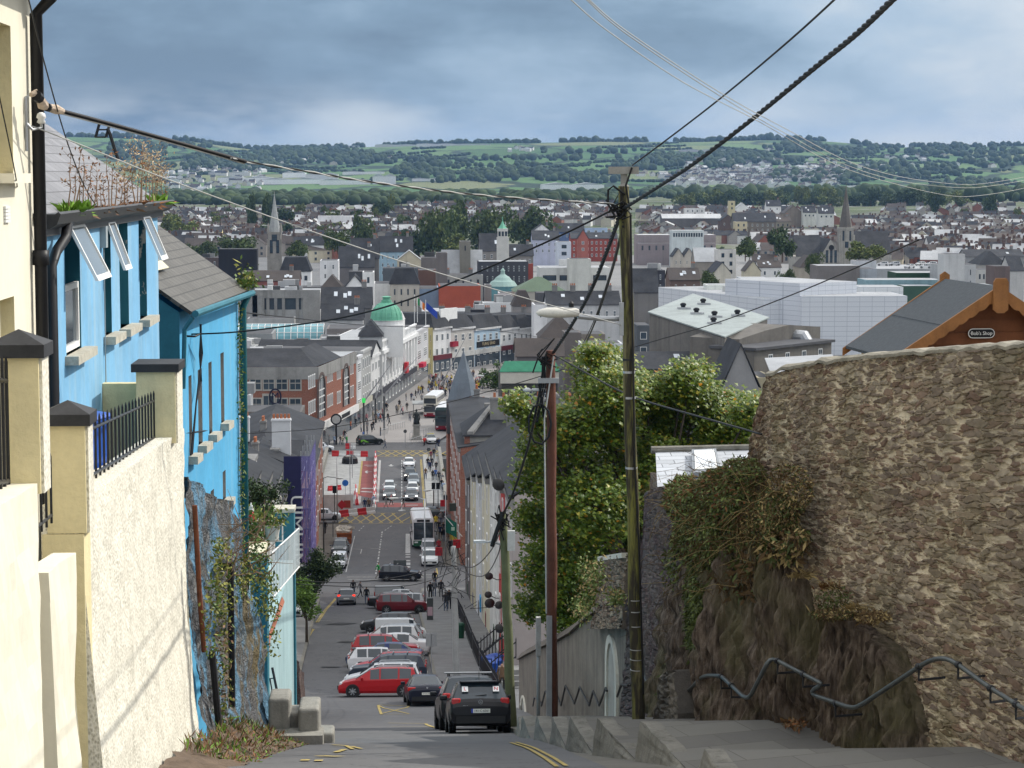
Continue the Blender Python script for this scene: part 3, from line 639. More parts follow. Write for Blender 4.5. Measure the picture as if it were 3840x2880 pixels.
m=MB();m.lathe([(.13,0),(.16,.1),(.11,.24),(.05,.28)],q,10,0);m.lathe([(.05,.28),(.075,.34),(.06,.41),(.02,.44)],q,10,1);m.lathe([(.07,.40),(.03,.5),(.01,.56)],q,8,1);m.build('figure',[Mt('faded_red',(.6,.06,.05),.6),WHITE],g,smooth=True)
LIME=Mt('weathered_limestone',(.28,.27,.24),.9,.3,2.2,streak=.3,bump=.6,bsc=14)
t=fthing('stone_steps','three worn limestone steps jutting out at the road edge','steps',V((-2.4,47,33)))
for x0,x1,y0,y1,vt,vb in((571,618,46.5,47.5,1520,1625),(612,642,46.8,47.6,1552,1625),(636,682,46.3,47.5,1544,1640),(675,714,47.5,48.3,1598,1640)):
 m=MB();zt=zv(vt,y0);xa,xb=xw(x0,y0),xw(x1,y0)
 def gf(u,v):return V((xa+(xb-xa)*u,y0,zr(y0)-.3+(zt-zr(y0)+.3)*v))
 m.box(xa,xb,y0,y1,zr(y1)-.5,zt);b=m.build('step',LIME,t);bv=b.modifiers.new('b','BEVEL');bv.width=.07;bv.segments=3
m=MB();m.box(xw(570,46),xw(690,46),45.9,46.6,zr(46)-.4,zr(46)+.22);m.build('landing',LIME,t)
REDST=stones('dark_red_rubble',[(.13,.07,.06),(.18,.1,.09),(.1,.07,.07),(.2,.15,.13)],(.16,.13,.11),5,(1,1,1.2),warp=.35)
pw=fthing('rubble_wall','dark red rubble wall beside the road below the aqua terrace','wall',V((-3.7,78,24)))
m=MB();f3=Fac((-3.35,68.2),(-4.6,100))
def fn(u,v):
 s=f3 .L*u;y=f3 .P(s,0).y;zb=zr(y)-.2;zt=zb+2.6-.6*u;z=zt-(zt-zb)*v
 return f3 .P(s,z,.12*noise.noise(V((s,z,1)))+.06*noise.noise(V((s*3,z*3,1)))+.3*v**2)
m.grid(60,16,fn);m.grid(60,1,lambda u,v:fn(u,0)-f3 .n*(.5*(1-v)));m.poly(fn(0,1),fn(0,0),fn(0,0)-f3 .n*.5,fn(0,1)-f3 .n*.5);m.build('masonry',REDST,pw,smooth=True)
hr=fthing('hand_rail','thin black hand rail leaning by the aqua wall','handrail',V((-3,53,32)))
m=MB();m.tube([atY(D(588,1442),52.5),atY(D(605,1525),52.2)],.035);m.tube([atY(D(583,1465),52.8),atY(D(592,1518),52.6)],.02);m.tube([atY(D(583,1466),52.8),atY(D(591,1465),52.6)],.015);m.build('rail',IRON,hr)
# === west side, close to the camera
WP=[(5.2,60),(5.2,52),(5.25,46),(5.6,41),(6.3,36.5),(7.9,32.8),(10.6,27.6)]
def plan(px,py=1200):
 d=ray(D(px,py));r=d.x/d.y
 for(xa,ya),(xb,yb)in zip(WP,WP[1:]):
  if r<=xb/yb or(xb,yb)==WP[-1]:
   t=(r*ya-xa)/((xb-xa)-r*(yb-ya));return V((xa+(xb-xa)*t,ya+(yb-ya)*t,0)),V((yb-ya,xa-xb,0)).normalized()
def outp(p,n,o):
 r=p.normalized();return p-r*(o/max(.45,-n.dot(r)))
def wpt(px,py,out=0,z=None):
 p,n=plan(px,py);q=outp(p,n,out)
 zz=atY(D(px,py),q.y).z if z is None else z
 return V((q.x,q.y,zz))
def groundz(y):return zr(y)
# ---- masonry wall: every stone is in the mesh
def masonry(name,label,pxs,top,bot,nu,nv,size,cols,mortar,relief=.06,th=.6,moss=None):
 t=fthing(name,label,'wall',wpt((pxs[0]+pxs[1])/2,1500))
 pts=[];at=[];offs=V((13.7,4.2,1.1))
 P0=[plan(pxs[0]+(pxs[1]-pxs[0])*i/nu)for i in range(nu+1)]
 S=[0]
 for a,b in zip(P0,P0[1:]):S.append(S[-1]+(b[0]-a[0]).length)
 for j in range(nv+1):
  for i in range(nu+1):
   px=pxs[0]+(pxs[1]-pxs[0])*i/nu;p,n=P0[i]
   zt=CAMH+p.y*(377-lerp_tab(top,px))/4731;zb=bot(p.y);z=zt-(zt-zb)*j/nv
   gr=.8+.5*i/nu if nu>400 else 1;q=V((S[i]/size[0]/(.5+.5*gr),(z-40)/size[1]/gr,0));wv=V((noise.noise(q*.9),noise.noise(q*.9+offs),0))*.6+V((noise.noise(q*2.7),noise.noise(q*2.7+offs),0))*.25
   dd,pp=noise.voronoi(q+wv+offs);e=dd[1]-dd[0]
   k=min(1,max(0,(e-.05)/.16));r=(math.sin(pp[0].x*127.1+pp[0].y*311.7)*43758.5453)%1
   r2=(math.sin(pp[0].x*269.5+pp[0].y*183.3)*43758.5453)%1
   wob=.10*noise.noise(V((S[i]*.7,z*.7,3)))
   o=relief*(k**.6)*(.45+.8*r2)+wob+.015*noise.noise(V((S[i]*9,z*9,1)))+.35*max(0,(1-(z-zb)/2.2))**2*.5
   pts.append(V((p.x+n.x*o,p.y+n.y*o,z)));at.append((k,r))
 m=MB();m.v=pts
 m.f=[(j*(nu+1)+i,(j+1)*(nu+1)+i,(j+1)*(nu+1)+i+1,j*(nu+1)+i+1)for j in range(nv)for i in range(nu)];m.m=[0]*len(m.f)
 for i in range(nu):
  a,b=pts[i],pts[i+1];m.poly(a,b,b-P0[i+1][1]*th,a-P0[i][1]*th,mi=1)
 for i in(0,nu):
  col=[pts[j*(nu+1)+i]for j in range(0,nv+1,6)];m.poly(*col,col[-1]-P0[i][1]*th,col[0]-P0[i][1]*th,mi=1)
 n=NT(name+'_stone');at_=n.node('ShaderNodeAttribute',attribute_name='stone')
 sp=n.node('ShaderNodeSeparateColor',Color=at_.outputs['Color']).outputs
 g=n.noise(9,None,6,.7);big=n.noise(.6,n.pos((1,1,.33)),5)
 c=n.ramp(sp[1],[((i+.5)/len(cols),k)for i,k in enumerate(cols)]);c=n.mix(n.ramp(g,[(.3,.55),(.65,0.0)]),c,(.05,.04,.035))
 mo=n.mix(g,sc3(mortar,.6),sc3(mortar,1.3));c=n.mix(n.ramp(sp[0],[(.1,0.0),(.55,1.0)]),mo,c)
 c=n.mix(n.math('MULTIPLY',n.ramp(big,[(.48,0.0),(.68,1.0)]),.5),c,(.15,.125,.095))
 if moss:c=n.mix(n.math('MULTIPLY',n.ramp(n.noise(.9,n.pos((1,1,.4)),5),[(.5,0.0),(.68,1.0)]),moss[1]),c,moss[0])
 n.base(c);n.bump(g,.8,.03);n.set(.95)
 o=m.build('masonry',[n.m,Mt(name+'_top',sc3(mortar,.9),.95,.4,3,bump=.6)],t,smooth=False)
 ca=o.data.color_attributes.new('stone','FLOAT_COLOR','POINT');buf=[]
 for k,r in at:buf+=[k,r,0,1]
 buf+=[1,.5,0,1]*(len(o.data.vertices)-len(at));ca.data.foreach_set('color',buf)
 return t
TOPW=[(1556,1085),(1596,1025),(1622,965),(1640,880),(1656,815),(1700,800),(1760,790),(1830,781),(1900,774),(2000,767),(2100,760),(2230,752),(2400,745)]
PURPLE=[(.185,.115,.08),(.27,.18,.125),(.36,.28,.19),(.215,.16,.125),(.43,.36,.26),(.145,.105,.075),(.28,.22,.155)]
masonry('stone_wall','tall rubble stone wall with pale lime mortar below the wooden shed',(1556,2300),TOPW,lambda y:zr(y)-.3,620,470,(.19,.08),PURPLE,(.62,.53,.385),.05,moss=((.10,.105,.03),.35))
m=MB();cpts=[]
for i in range(70):
 px=1656+(2300-1656)*i/69;p,n=plan(px);z=CAMH+p.y*(377-lerp_tab(TOPW,px))/4731
 cpts.append((p,n,z+.02+.05*noise.noise(V((px*.05,0,0)))))
for(p,n,z),(q,k,w)in zip(cpts,cpts[1:]):
 pr=[(.06,-.03),(.07,.02),(0,.06),(-.3,.07),(-.62,.03),(-.62,-.05)]
 for(o0,h0),(o1,h1)in zip(pr,pr[1:]):m.poly(p+n*o0+V((0,0,z+h0)),p+n*o1+V((0,0,z+h1)),q+k*o1+V((0,0,w+h1)),q+k*o0+V((0,0,w+h0)))
cw=m.build('coping',Mt('lime_coping',(.30,.275,.22),.95,.5,3,bump=.8,bsc=8));tag(cw,'uneven pale mortar capping along the top of the tall rubble stone wall','coping')
masonry('roughcast_wall','dark purple rubble wall rising behind the mossy pole',(1352,1640),[(1352,1330),(1385,1230),(1392,1075),(1420,1060),(1480,1045),(1560,1040),(1640,1000)],lambda y:zr(y)-.3,150,170,(.16,.2),[(.10,.065,.07),(.13,.085,.09),(.085,.065,.07),(.15,.12,.115),(.11,.095,.10)],(.10,.085,.085),.05)
# ---- natural rock
n=NT('brown_rock');g=n.noise(1.0,n.pos((8,8,1.5)),8,.7);g2=n.noise(6,None,6,.7);gb=n.noise(.45,None,4)
c=n.ramp(g,[(.34,(.016,.011,.008)),(.46,(.10,.072,.052)),(.56,(.19,.145,.11)),(.70,(.34,.28,.22))])
c=n.mix(n.ramp(gb,[(.45,0.0),(.6,.75)]),c,(.13,.12,.055));c=n.mix(n.math('MULTIPLY',g2,.4),c,(.07,.055,.045))
n.base(c);n.bump(n.math('ADD',g,n.math('MULTIPLY',g2,.5)),1.0,.12);ROCK=n.set(.95)
RT=[(1440,1330),(1500,1180),(1560,1130),(1620,1075),(1650,1060),(1700,1120),(1742,1180),(1758,1270),(1768,1345),(1800,1335),(1850,1348),(1885,1368),(1960,1425),(2010,1560),(2050,1660),(2070,1800)]
t=fthing('rock_face','brown natural rock outcrop under the stone wall beside the steps','rock',wpt(1750,1500))
m=MB();NU,NV=320,170
def rf(u,v):
 px=1440+630*u;p,n=plan(px);zt=CAMH+p.y*(377-lerp_tab(RT,px))/4731;zb=zr(p.y)-.4;zt=max(zt,zb+.05);z=zt-(zt-zb)*v;s=px*.0072
 jog=.28*(1 if 1640<px<1765 else 0)
 o=.30+.18*v+.42*noise.noise(V((s*1.6,z*.25,2)))+.42*(abs(noise.noise(V((s*4.5,z*.7,4))))-.2)+.26*(abs(noise.noise(V((s*13,z*1.6,6))))-.15)+.09*noise.noise(V((s*27,z*4,9)))
 o*=min(1,(1-u)*7)*.8+.2
 return p+n*max(o,.1)+V((0,0,z))
m.grid(NU,NV,rf);m.grid(NU,3,lambda u,v:rf(u,0)-plan(1440+630*u)[1]*(1.0*(1-v))+V((0,0,.25*(1-v)*(u<.6))))
m.build('rock',ROCK,t)
masonry('stone_buttress','small heap of grey stones shoring up the rock behind the landing',(1512,1568),[(1512,1560),(1528,1470),(1552,1462),(1568,1560)],lambda y:zr(y)-.3,40,50,(.3,.14),[(.12,.11,.1),(.16,.15,.13),(.2,.18,.15)],(.1,.09,.08),.08)
bt=bpy.data.objects['stone_buttress'];bt.location+=plan(1540)[1]*.75
# ---- overgrowth
rnd.seed(31)
OL1=Mt('olive_leaf',(.075,.095,.025),.6,.5,5);OL2=Mt('brown_twig',(.12,.075,.035),.9,.5,6);OL3=Mt('rust_leaf',(.19,.08,.03),.7,.5,8);OL4=Mt('pale_green_leaf',(.17,.22,.06),.6,.5,8);STRAW=Mt('straw_grass',(.36,.27,.12),.9,.4,5)
OG=[OL1,OL2,OL3,OL4,STRAW]
def clump(mb,px,py,rx,ry,n,mis,size,out=.45,hang=0.0,cnt_tw=0):
 for i in range(n):
  a=rnd.random()*6.283;r=rnd.random()**.5;x=px+rx*r*math.cos(a);y=py+ry*r*math.sin(a)
  p,nn=plan(x);o=out*(.4+.9*(1-r))*rnd.uniform(.3,1.15)+.3
  q=outp(p,nn,o);q.z=CAMH+q.y*(377-y)/4731
  leafquad(mb,q,V((rnd.gauss(0,size),rnd.gauss(0,size),rnd.gauss(-hang,size))),size*.4,rnd.choice(mis))
 for i in range(cnt_tw):
  a=rnd.random()*6.283;r=rnd.random()**.5;x=px+rx*r*math.cos(a);y=py+ry*r*math.sin(a);p,nn=plan(x);q=V((p.x+nn.x*.5,p.y+nn.y*.5,CAMH+p.y*(377-y)/4731))
  e=q+nn*rnd.uniform(0,.5)+V((rnd.gauss(0,.4),0,rnd.gauss(-.15,.35)));mb.tube([q,(q+e)/2+V((0,0,.1)),e],[.006,.004,.002],3,rnd.choice([1,1,4]))
m=MB()
clump(m,1475,1085,42,52,3000,[3,3,0,0,2],.05,.5,0,20);clump(m,1560,1085,72,70,8500,[0,0,0,1,0,3,0,2],.05,.7,.03,40);clump(m,1600,1030,50,36,3400,[1,0,1,0,3,0],.038,.5,0,30)
clump(m,1520,1170,70,70,5600,[0,0,1,0,3,0],.05,.7,.05,40);clump(m,1640,1130,85,70,6500,[1,0,0,1,4,0],.038,.5,.03,60);clump(m,1503,1330,26,120,3800,[0,0,0,3],.05,.5,.05,20)
clump(m,1700,1070,55,60,1500,[1,1,4,0],.04,.3,0,70);clump(m,1600,1250,60,60,700,[0,1,1],.08,.4,.06,40);clump(m,1450,1500,30,60,500,[0,0,3],.08,.4,.03)
clump(m,1690,1180,60,50,700,[1,0,4],.08,.5,.05,30)
tag(m.build('overgrown_shrub',OG),'tangle of olive and rusty shrubs spilling over the rock','shrub')
for i,(px,py,sz,lab)in enumerate([(1790,1250,34,'straw coloured grass tuft in a crevice of the brown rock'),(1905,1322,28,'yellowish grass tuft on the ledge of the rock outcrop'),(1740,1140,45,'dry wiry grass clump on top of the rock outcrop'),(1850,1275,24,'small rusty weed against the lime mortar')]):
 m=MB();p,nn=plan(px)
 for k in range(130):
  q=V((p.x+nn.x*.5+rnd.gauss(0,.08),p.y+nn.y*.5,CAMH+p.y*(377-py-8)/4731));a=rnd.uniform(0,6.28);L=sz*p.y/4731*rnd.uniform(.5,1.5)
  e=q+V((math.cos(a)*L*.7,math.sin(a)*L*.4-.1,L*rnd.uniform(-.15,.8)));w=V((.008,0,.006));mid=(q+e)/2+V((0,0,.12*L));m.poly(q-w,q+w,mid+w,mid-w,mi=4 if i!=3 else 2);m.poly(mid-w,mid+w,e,mi=4 if k%3 else 1)
 tag(m.build('grass_tuft',OG),lab,'grass tuft')
m=MB();clump(m,1800,1345,50,12,900,[1,1,4,0],.035,.4);clump(m,1885,1352,40,14,900,[1,1,4,1],.035,.4);clump(m,1800,1310,40,30,500,[0,1,0],.035,.3);clump(m,1720,1590,25,12,160,[2,1],.05,.7);clump(m,1450,1240,18,60,250,[0,3],.06)
tag(kind(m.build('ledge_undergrowth',OG),'stuff'),'brown moss and leaf litter on the rock ledges','undergrowth')
# ---- steel hand rail zigzagging down the steps
STEEL=Mt('worn_steel_tube',(.105,.115,.115),.36,.35,6,metal=.55)
RAIL=[(1375,1520),(1392,1463),(1403,1470),(1422,1530),(1432,1540),(1440,1500)]
t=fthing('hand_rail','zigzag grey steel tube handrail bracketed to the rock along the steps','handrail',wpt(1750,1520))
RL=[(1478,1497),(1490,1490),(1515,1463),(1530,1459),(1558,1460),(1608,1507),(1620,1506),(1660,1428),(1672,1423),(1766,1472),(1776,1477),(1754,1492),(1756,1501),(1838,1529),(1856,1526),(1990,1437),(2012,1425),(2038,1421),(2062,1430),(2130,1480),(2212,1532),(2290,1580)]
rp=[wpt(x,y,1.05)for x,y in RL]
sm=[]
for i,p in enumerate(rp):
 if 0<i<len(rp)-1:sm+=[p+(rp[i-1]-p)*min(.25,.12/max(.01,(rp[i-1]-p).length)),p+(rp[i+1]-p)*min(.25,.12/max(.01,(rp[i+1]-p).length))]
 else:sm.append(p)
m=MB();m.tube(sm,.036,10);m.build('rail',STEEL,t,smooth=True)
for x,y in[(1558,1462),(1580,1481),(1680,1428),(1735,1457),(1805,1520),(1985,1440),(2070,1436),(2140,1487),(2195,1522)]:
 p=wpt(x,y,1.05);nn=plan(x)[1];m=MB();d=V((nn.y,-nn.x,0))
 m.tube([p-d*.03,p+d*.03],.052,10);m.tube([p,p-V((0,0,.2)),p-V((0,0,.22))-nn*.5],.02,6);m.build('bracket',IRON,t)
 # ---- stepped footway
def flags():
 n=NT('flagstones');br=n.node('ShaderNodeTexBrick',Vector=n.pos((1,1,0),(0,0,R(-17)),world=True),Scale=1.0,offset=.37)
 for k,v in(('Mortar Size',.012),('Brick Width',1.15),('Row Height',.72)):br.inputs[k].default_value=v
 for k,c in(('Color1',(.115,.11,.105)),('Color2',(.17,.165,.15)),('Mortar',(.09,.085,.075))):br.inputs[k].default_value=(*c,1)
 g=n.noise(5,n.pos(world=True),6,.65);b=n.noise(.7,n.pos(world=True),4);c=n.mix(n.math('MULTIPLY',g,.45),br.outputs[0],(.16,.15,.13));c=n.mix(n.ramp(b,[(.45,0.0),(.7,.5)]),c,(.15,.145,.125));n.base(c);n.bump(g,.5,.02);return n.set(.92)
FLAG=flags()
KERB=Mt('kerb_limestone',(.20,.19,.165),.92,.35,2.5,streak=.6,dark=(.06,.06,.045),bump=.6,bsc=12)
ED=[(20,4.9),(30,4.55),(31.5,4.45),(35.6,3.95),(38.8,3.52),(42,3.28),(45.2,3.16),(48.5,3.03),(52,2.9),(56,3.0),(62,3.05)]
TR=[(24,28,1705),(28,31.5,1648),(31.5,35.6,1581),(35.6,38.8,1576),(38.8,42,1572),(42,45.2,1571),(45.2,48.5,1569),(48.5,52,1568),(52,55.5,1566)]
t=fthing('footway_steps','long stone steps of the footway with ragged kerb stones along the road','steps',V((4.5,45,34)))
for a,b,v in TR:
 z=CAMH+b*(377-v)/4731;x0,x1=lerp_tab(ED,a),lerp_tab(ED,b);xr=5.4 if a>40 else 13
 m=MB();q=[V((x0,a,z+.06)),V((xr,a,z+.06)),V((xr,b,z)),V((x1,b,z))]
 m.ext([p-V((0,0,.2))for p in q],(0,0,.2));m.poly(q[3]-V((0,0,.2)),q[2]-V((0,0,.2)),q[2]-V((0,0,1.6)),q[3]-V((0,0,1.6)));m.build('tread',FLAG,t)
 k=MB();N=7
 def kf(u,w):
  y=a+(b-a)*u;x=x0+(x1-x0)*u;o=.10*(1-w)+.03*noise.noise(V((y*2,w*3,1)));zt=z+.03+.05*noise.noise(V((y*1.7,3,0)));zb=zr(y)-.15
  return V((x-o,y,zb+(zt-zb)*w))
 k.grid(14,8,kf);k.grid(14,1,lambda u,w:kf(u,1)+V((.28*w,0,0)));k.poly(*[kf(1,w/8)for w in range(9)],kf(1,1)+V((.28,0,0)),kf(1,0)+V((.6,0,0)))
 k.build('kerb_stone',KERB,t)
m=MB();ys=[55.5,60,70,80,90,100,110,120,130,140,150,160,180,200,218];RX=[(55,3.0),(59,3.1),(75,2.6),(100,1.9),(140,1.7),(200,1.3),(218,2.0)]
for a,b in zip(ys,ys[1:]):
 m.poly((lerp_tab(RX,a)+.2,a,zr(a)+.13),(7,a,zr(a)+.13),(7,b,zr(b)+.13),(lerp_tab(RX,b)+.2,b,zr(b)+.13),mi=0)
 m.poly((lerp_tab(RX,a),a,zr(a)-.1),(lerp_tab(RX,b),b,zr(b)-.1),(lerp_tab(RX,b),b,zr(b)+.12),(lerp_tab(RX,a),a,zr(a)+.12),mi=1);m.poly((lerp_tab(RX,a),a,zr(a)+.12),(lerp_tab(RX,b),b,zr(b)+.12),(lerp_tab(RX,b)+.2,b,zr(b)+.13),(lerp_tab(RX,a)+.2,a,zr(a)+.13),mi=1)
FOOT=Mt('concrete_footway',(.19,.19,.19),.9,.3,.6,world=True)
kind(m.build('pavement',[FOOT,KERB]),'structure')
m=MB();LX=[(100,-5.3),(140,-6.3),(200,-7.6),(218,-8.3)];ys=[100,110,120,137,150,160,180,205,218]
for a,b in zip(ys,ys[1:]):
 xa,xb=lerp_tab(LX,a),lerp_tab(LX,b)
 m.poly((-11,a,zr(a)+.13),(xa-.2,a,zr(a)+.13),(xb-.2,b,zr(b)+.13),(-11,b,zr(b)+.13),mi=0);m.poly((xb,b,zr(b)-.1),(xa,a,zr(a)-.1),(xa,a,zr(a)+.12),(xb,b,zr(b)+.12),mi=1);m.poly((xa-.2,a,zr(a)+.13),(xa,a,zr(a)+.12),(xb,b,zr(b)+.12),(xb-.2,b,zr(b)+.13),mi=1)
kind(m.build('pavement',[FOOT,KERB]),'structure')
# ---- grey rendered wall with arched doorways below the tree
GREYW=Mt('stained_grey_render',(.24,.21,.175),.92,.4,1.0,streak=.6,dark=(.05,.045,.035),bump=.4,bsc=6)
CREAMD=Mt('cream_door_surround',(.66,.63,.54),.8,.15,1.5)
XW2=5.2;f=Fac((XW2,96),(XW2,50));
def SW(x,y):return f.sz(D(x,y))
t=fthing('street_wall','stained grey street wall with sloping coping and arched cream doorways','wall',V((XW2,70,28)))
m=MB();topt=[(50,1300),(54,1318),(60,1350),(66,1382),(72,1400),(96,1440)]
ys=[50,52,54,56,58,60,63,66,69,72,78,84,90,96]
zt={y:CAMH+y*(377-lerp_tab(topt,y))/4731 for y in ys}
for a,b in zip(ys,ys[1:]):
 m.poly((XW2,b,zr(b)-.2),(XW2,a,zr(a)-.2),(XW2,a,zt[a]),(XW2,b,zt[b]));m.poly((XW2,a,zt[a]),(XW2+.35,a,zt[a]),(XW2+.35,b,zt[b]),(XW2,b,zt[b]));m.poly((XW2+.35,a,zr(a)-.2),(XW2+.35,b,zr(b)-.2),(XW2+.35,b,zt[b]),(XW2+.35,a,zt[a]))
m.poly((XW2,50,zr(50)-.2),(XW2+.35,50,zr(50)-.2),(XW2+.35,50,zt[50]),(XW2,50,zt[50]));m.build('render',GREYW,t)
m=MB()
for a,b in zip(ys,ys[1:]):
 q=[V((XW2-.12,a,zt[a]+.02)),V((XW2+.1,a,zt[a]+.32)),V((XW2+.45,a,zt[a]+.02))];w=[V((XW2-.12,b,zt[b]+.02)),V((XW2+.1,b,zt[b]+.32)),V((XW2+.45,b,zt[b]+.02))]
 for i in range(3):m.poly(q[i],q[(i+1)%3],w[(i+1)%3],w[i])
m.build('coping',Mt('mossy_coping',(.15,.13,.11),.95,.5,2,bump=.6),t)
for x0,x1,yt,ar in((1312,1337,1345,1),(1126,1140,1478,0)):
 a,b=sorted([SW(x0,1500)[0],SW(x1,1500)[0]]);yc=f.P((a+b)/2,0).y;zb=zr(yc)-.1;zt_=SW((x0+x1)/2,yt+30)[1];m=MB();g=MB();mid=(a+b)/2;w=(b-a)/2
 arc=[(mid-w*math.cos(math.pi*i/10),zt_-w*.6+w*.6*math.sin(math.pi*i/10))for i in range(11)];ia=[(mid+(x-mid)*.72,zb+(z-zb)*.93)for x,z in arc]
 out=[(a,zb)]+arc+[(b,zb)];inn=[(mid-w*.72,zb)]+ia+[(mid+w*.72,zb)]
 for i in range(len(out)-1):
  for oo in(.07,):m.poly(f.P(*out[i],oo),f.P(*out[i+1],oo),f.P(*inn[i+1],oo),f.P(*inn[i],oo))
  m.poly(f.P(*out[i],0),f.P(*out[i+1],0),f.P(*out[i+1],.07),f.P(*out[i],.07));m.poly(f.P(*inn[i],.07),f.P(*inn[i+1],.07),f.P(*inn[i+1],.01),f.P(*inn[i],.01))
 d=m.build('door_surround',CREAMD,t);g.poly(*[f.P(*p,.02)for p in inn]);g.build('door',Mt('grey_door',(.42,.41,.37),.7),t)
masonry('stone_pier','old rubble pier with a white cap behind the mossy pole',(1296,1356),[(1296,1215),(1352,1205),(1360,1205)],lambda y:CAMH+y*(377-1372)/4731,50,90,(.25,.15),PURPLE,(.2,.17,.14),.07,th=.7)
m=MB();p0,p1=wpt(1298,1212),wpt(1352,1205);nn=plan(1325)[1];m.ext([p0+nn*.1,p1+nn*.1,p1-nn*.6,p0-nn*.6],(0,0,.12));o=m.build('cap_stone',CREAMD);tag(o,'rounded white cap stone on the old rubble pier','cap stone')
t=fthing('hand_rail','black zigzag handrail on the stained grey wall lower down','handrail',V((XW2,60,32)))
zz=[K8(x,y)for x,y in((505,1265),(515,1210),(555,1240),(560,1265),(583,1170),(600,1200),(660,1200),(683,1262),(712,1135),(768,1250),(803,1145),(862,1262),(888,1170),(925,1262),(968,1150),(975,1170))]
m=MB();m.tube([atX(q,XW2-.12)for q in zz],.03,6);m.build('rail',IRON,t)
t=fthing('hand_rail','short bent handrail beside the arched doorway','handrail',V((XW2,50,33)))
m=MB();m.tube([atX(K8(*q),XW2-.12)for q in((1040,1205),(1068,1128),(1110,1135))],.03,6);m.build('rail',IRON,t)
t=fthing('hand_rail','pale steel handrail dropping behind the mossy pole','handrail',wpt(1420,1500))
m=MB();m.tube([wpt(*q,.5)for q in((1384,1380),(1392,1460),(1425,1538),(1432,1536),(1437,1478))],.03,6);m.build('rail',STEEL,t)
# ---- poles
def bark():
 n=NT('mossy_pole_wood');g=n.noise(1.0,n.pos((9,9,.9)),6,.65);g2=n.noise(1.0,n.pos((22,22,1.5)),4);mo=n.noise(1.0,n.pos((2.5,2.5,.7)),5)
 c=n.mix(n.ramp(g,[(.46,1.0),(.58,0.0)]),n.ramp(mo,[(.35,(.22,.19,.11)),(.5,(.17,.17,.05)),(.68,(.25,.25,.04))]),(.03,.027,.02))
 c=n.mix(n.math('MULTIPLY',g2,.5),c,(.06,.05,.035));n.base(c);n.bump(g,.8,.03);return n.set(.9)
MOSSY=bark();REDW=Mt('red_brown_pole_wood',(.125,.05,.033),.8,.4,2.5,streak=.5,dark=(.03,.02,.015),bump=.4,bsc=5);GRNW=Mt('green_grey_pole_wood',(.13,.145,.075),.85,.3,2,streak=.4,dark=(.05,.05,.03));CONC=Mt('grey_pole',(.33,.33,.32),.8,.2,2,streak=.3)
GALV=Mt('galvanised',(.42,.43,.44),.4,.2,5,metal=.5);CABLE=Mt('black_cable',(.012,.012,.013),.55,.3,20);WCAB=Mt('pale_cable',(.42,.42,.40),.6,.2,10)
def poleobj(label,base,top,r0,r1,mat,name='utility_pole'):
 t=fthing(name,label,'pole',base);m=MB();N=14
 m.tube([base+(top-base)*(i/N)+V((.012*math.sin(i*1.3),0,0))for i in range(N+1)],[r0+(r1-r0)*i/N for i in range(N+1)],16);m.build('shaft',mat,t,smooth=True);return t
def ap(x,y,Y):return atY(D(x,y),Y)
Y1=39.6
P1b,P1t=ap(1380,1612,Y1),ap(1348,402,Y1);p1=poleobj('mossy wooden pole with crossarm and bare timber top',P1b,P1t,.122,.098,MOSSY)
m=MB();m.tube([ap(1348,403,Y1),ap(1348,396,Y1)],[.1,.05],14);m.box(P1t.x-.06,P1t.x+.06,Y1-.04,Y1+.04,P1t.z-.05,ap(1348,372,Y1).z);a,b=ap(1315,360,Y1),ap(1379,376,Y1);m.box(a.x,b.x,Y1-.08,Y1+.08,b.z,a.z);m.build('crossarm',Mt('weathered_timber',(.3,.29,.26),.9,.3,4),p1)
for v in(770,797,852,1003):m=MB();c=P1b+(P1t-P1b)*((1612-v*1.0)/1210);m.lathe([(.113,-.02),(.113,.02)],c,16);m.build('steel_band',GALV if v not in(770,)else IRON,p1)
for v in(1290,1315,1347,1398,1420,1443):c=P1b+(P1t-P1b)*((1612-v)/1210);m=MB();m.lathe([(.122,-.008),(.122,.008)],c,16);m.build('steel_band',GALV,p1)
m=MB();rnd.seed(8);c=ap(1335,455,Y1)
for k in range(8):q=[c+V((rnd.gauss(0,.1),-.12+rnd.gauss(0,.05),rnd.gauss(0,.12)))for _ in range(5)];m.tube(q,.018,5)
m.tube([ap(1350,420,Y1-.12),ap(1325,402,Y1-.15),ap(1314,410,Y1-.1),ap(1313,440,Y1-.1),ap(1330,470,Y1-.12)],.022,6);m.tube([ap(1365,362,Y1-.1),ap(1352,400,Y1-.13),ap(1360,450,Y1-.12),ap(1340,470,Y1-.14)],.02,6)
m.build('cable_knot',CABLE,p1)
m=MB();m.tube([ap(1362,460,Y1-.1),ap(1366,700,Y1-.12),ap(1371,1000,Y1-.13),ap(1381,1200,Y1-.13),ap(1390,1500,Y1-.14)],.02,6);m.build('riser_cable',CABLE,p1)
m=MB();a=ap(1342,688,Y1);m.tube([a,ap(1300,688,Y1-.1),ap(1248,683,Y1-.2)],.05,8);b_=ap(1344,660,Y1-.11);m.box(a.x-.05,a.x+.03,Y1-.16,Y1-.1,a.z-.3,a.z+.3);m.build('lamp_arm',GALV,p1)
l=p1;m=MB();c0,c1=ap(1158,676,Y1-.2),ap(1251,676,Y1-.2);L=c1 .x-c0 .x
prof=[(0,.02),(.06,.07),(.25,.115),(.6,.12),(.93,.10),(1,.07)]
m.v=[];rings=[]
for tt,rr in prof:rings.append([V((c0 .x+L*tt,Y1-.2+rr*1.15*math.cos(q*math.pi/6),c0 .z+.0+(rr*.85 if math.sin(q*math.pi/6)>0 else rr*.75)*math.sin(q*math.pi/6)))for q in range(12)])
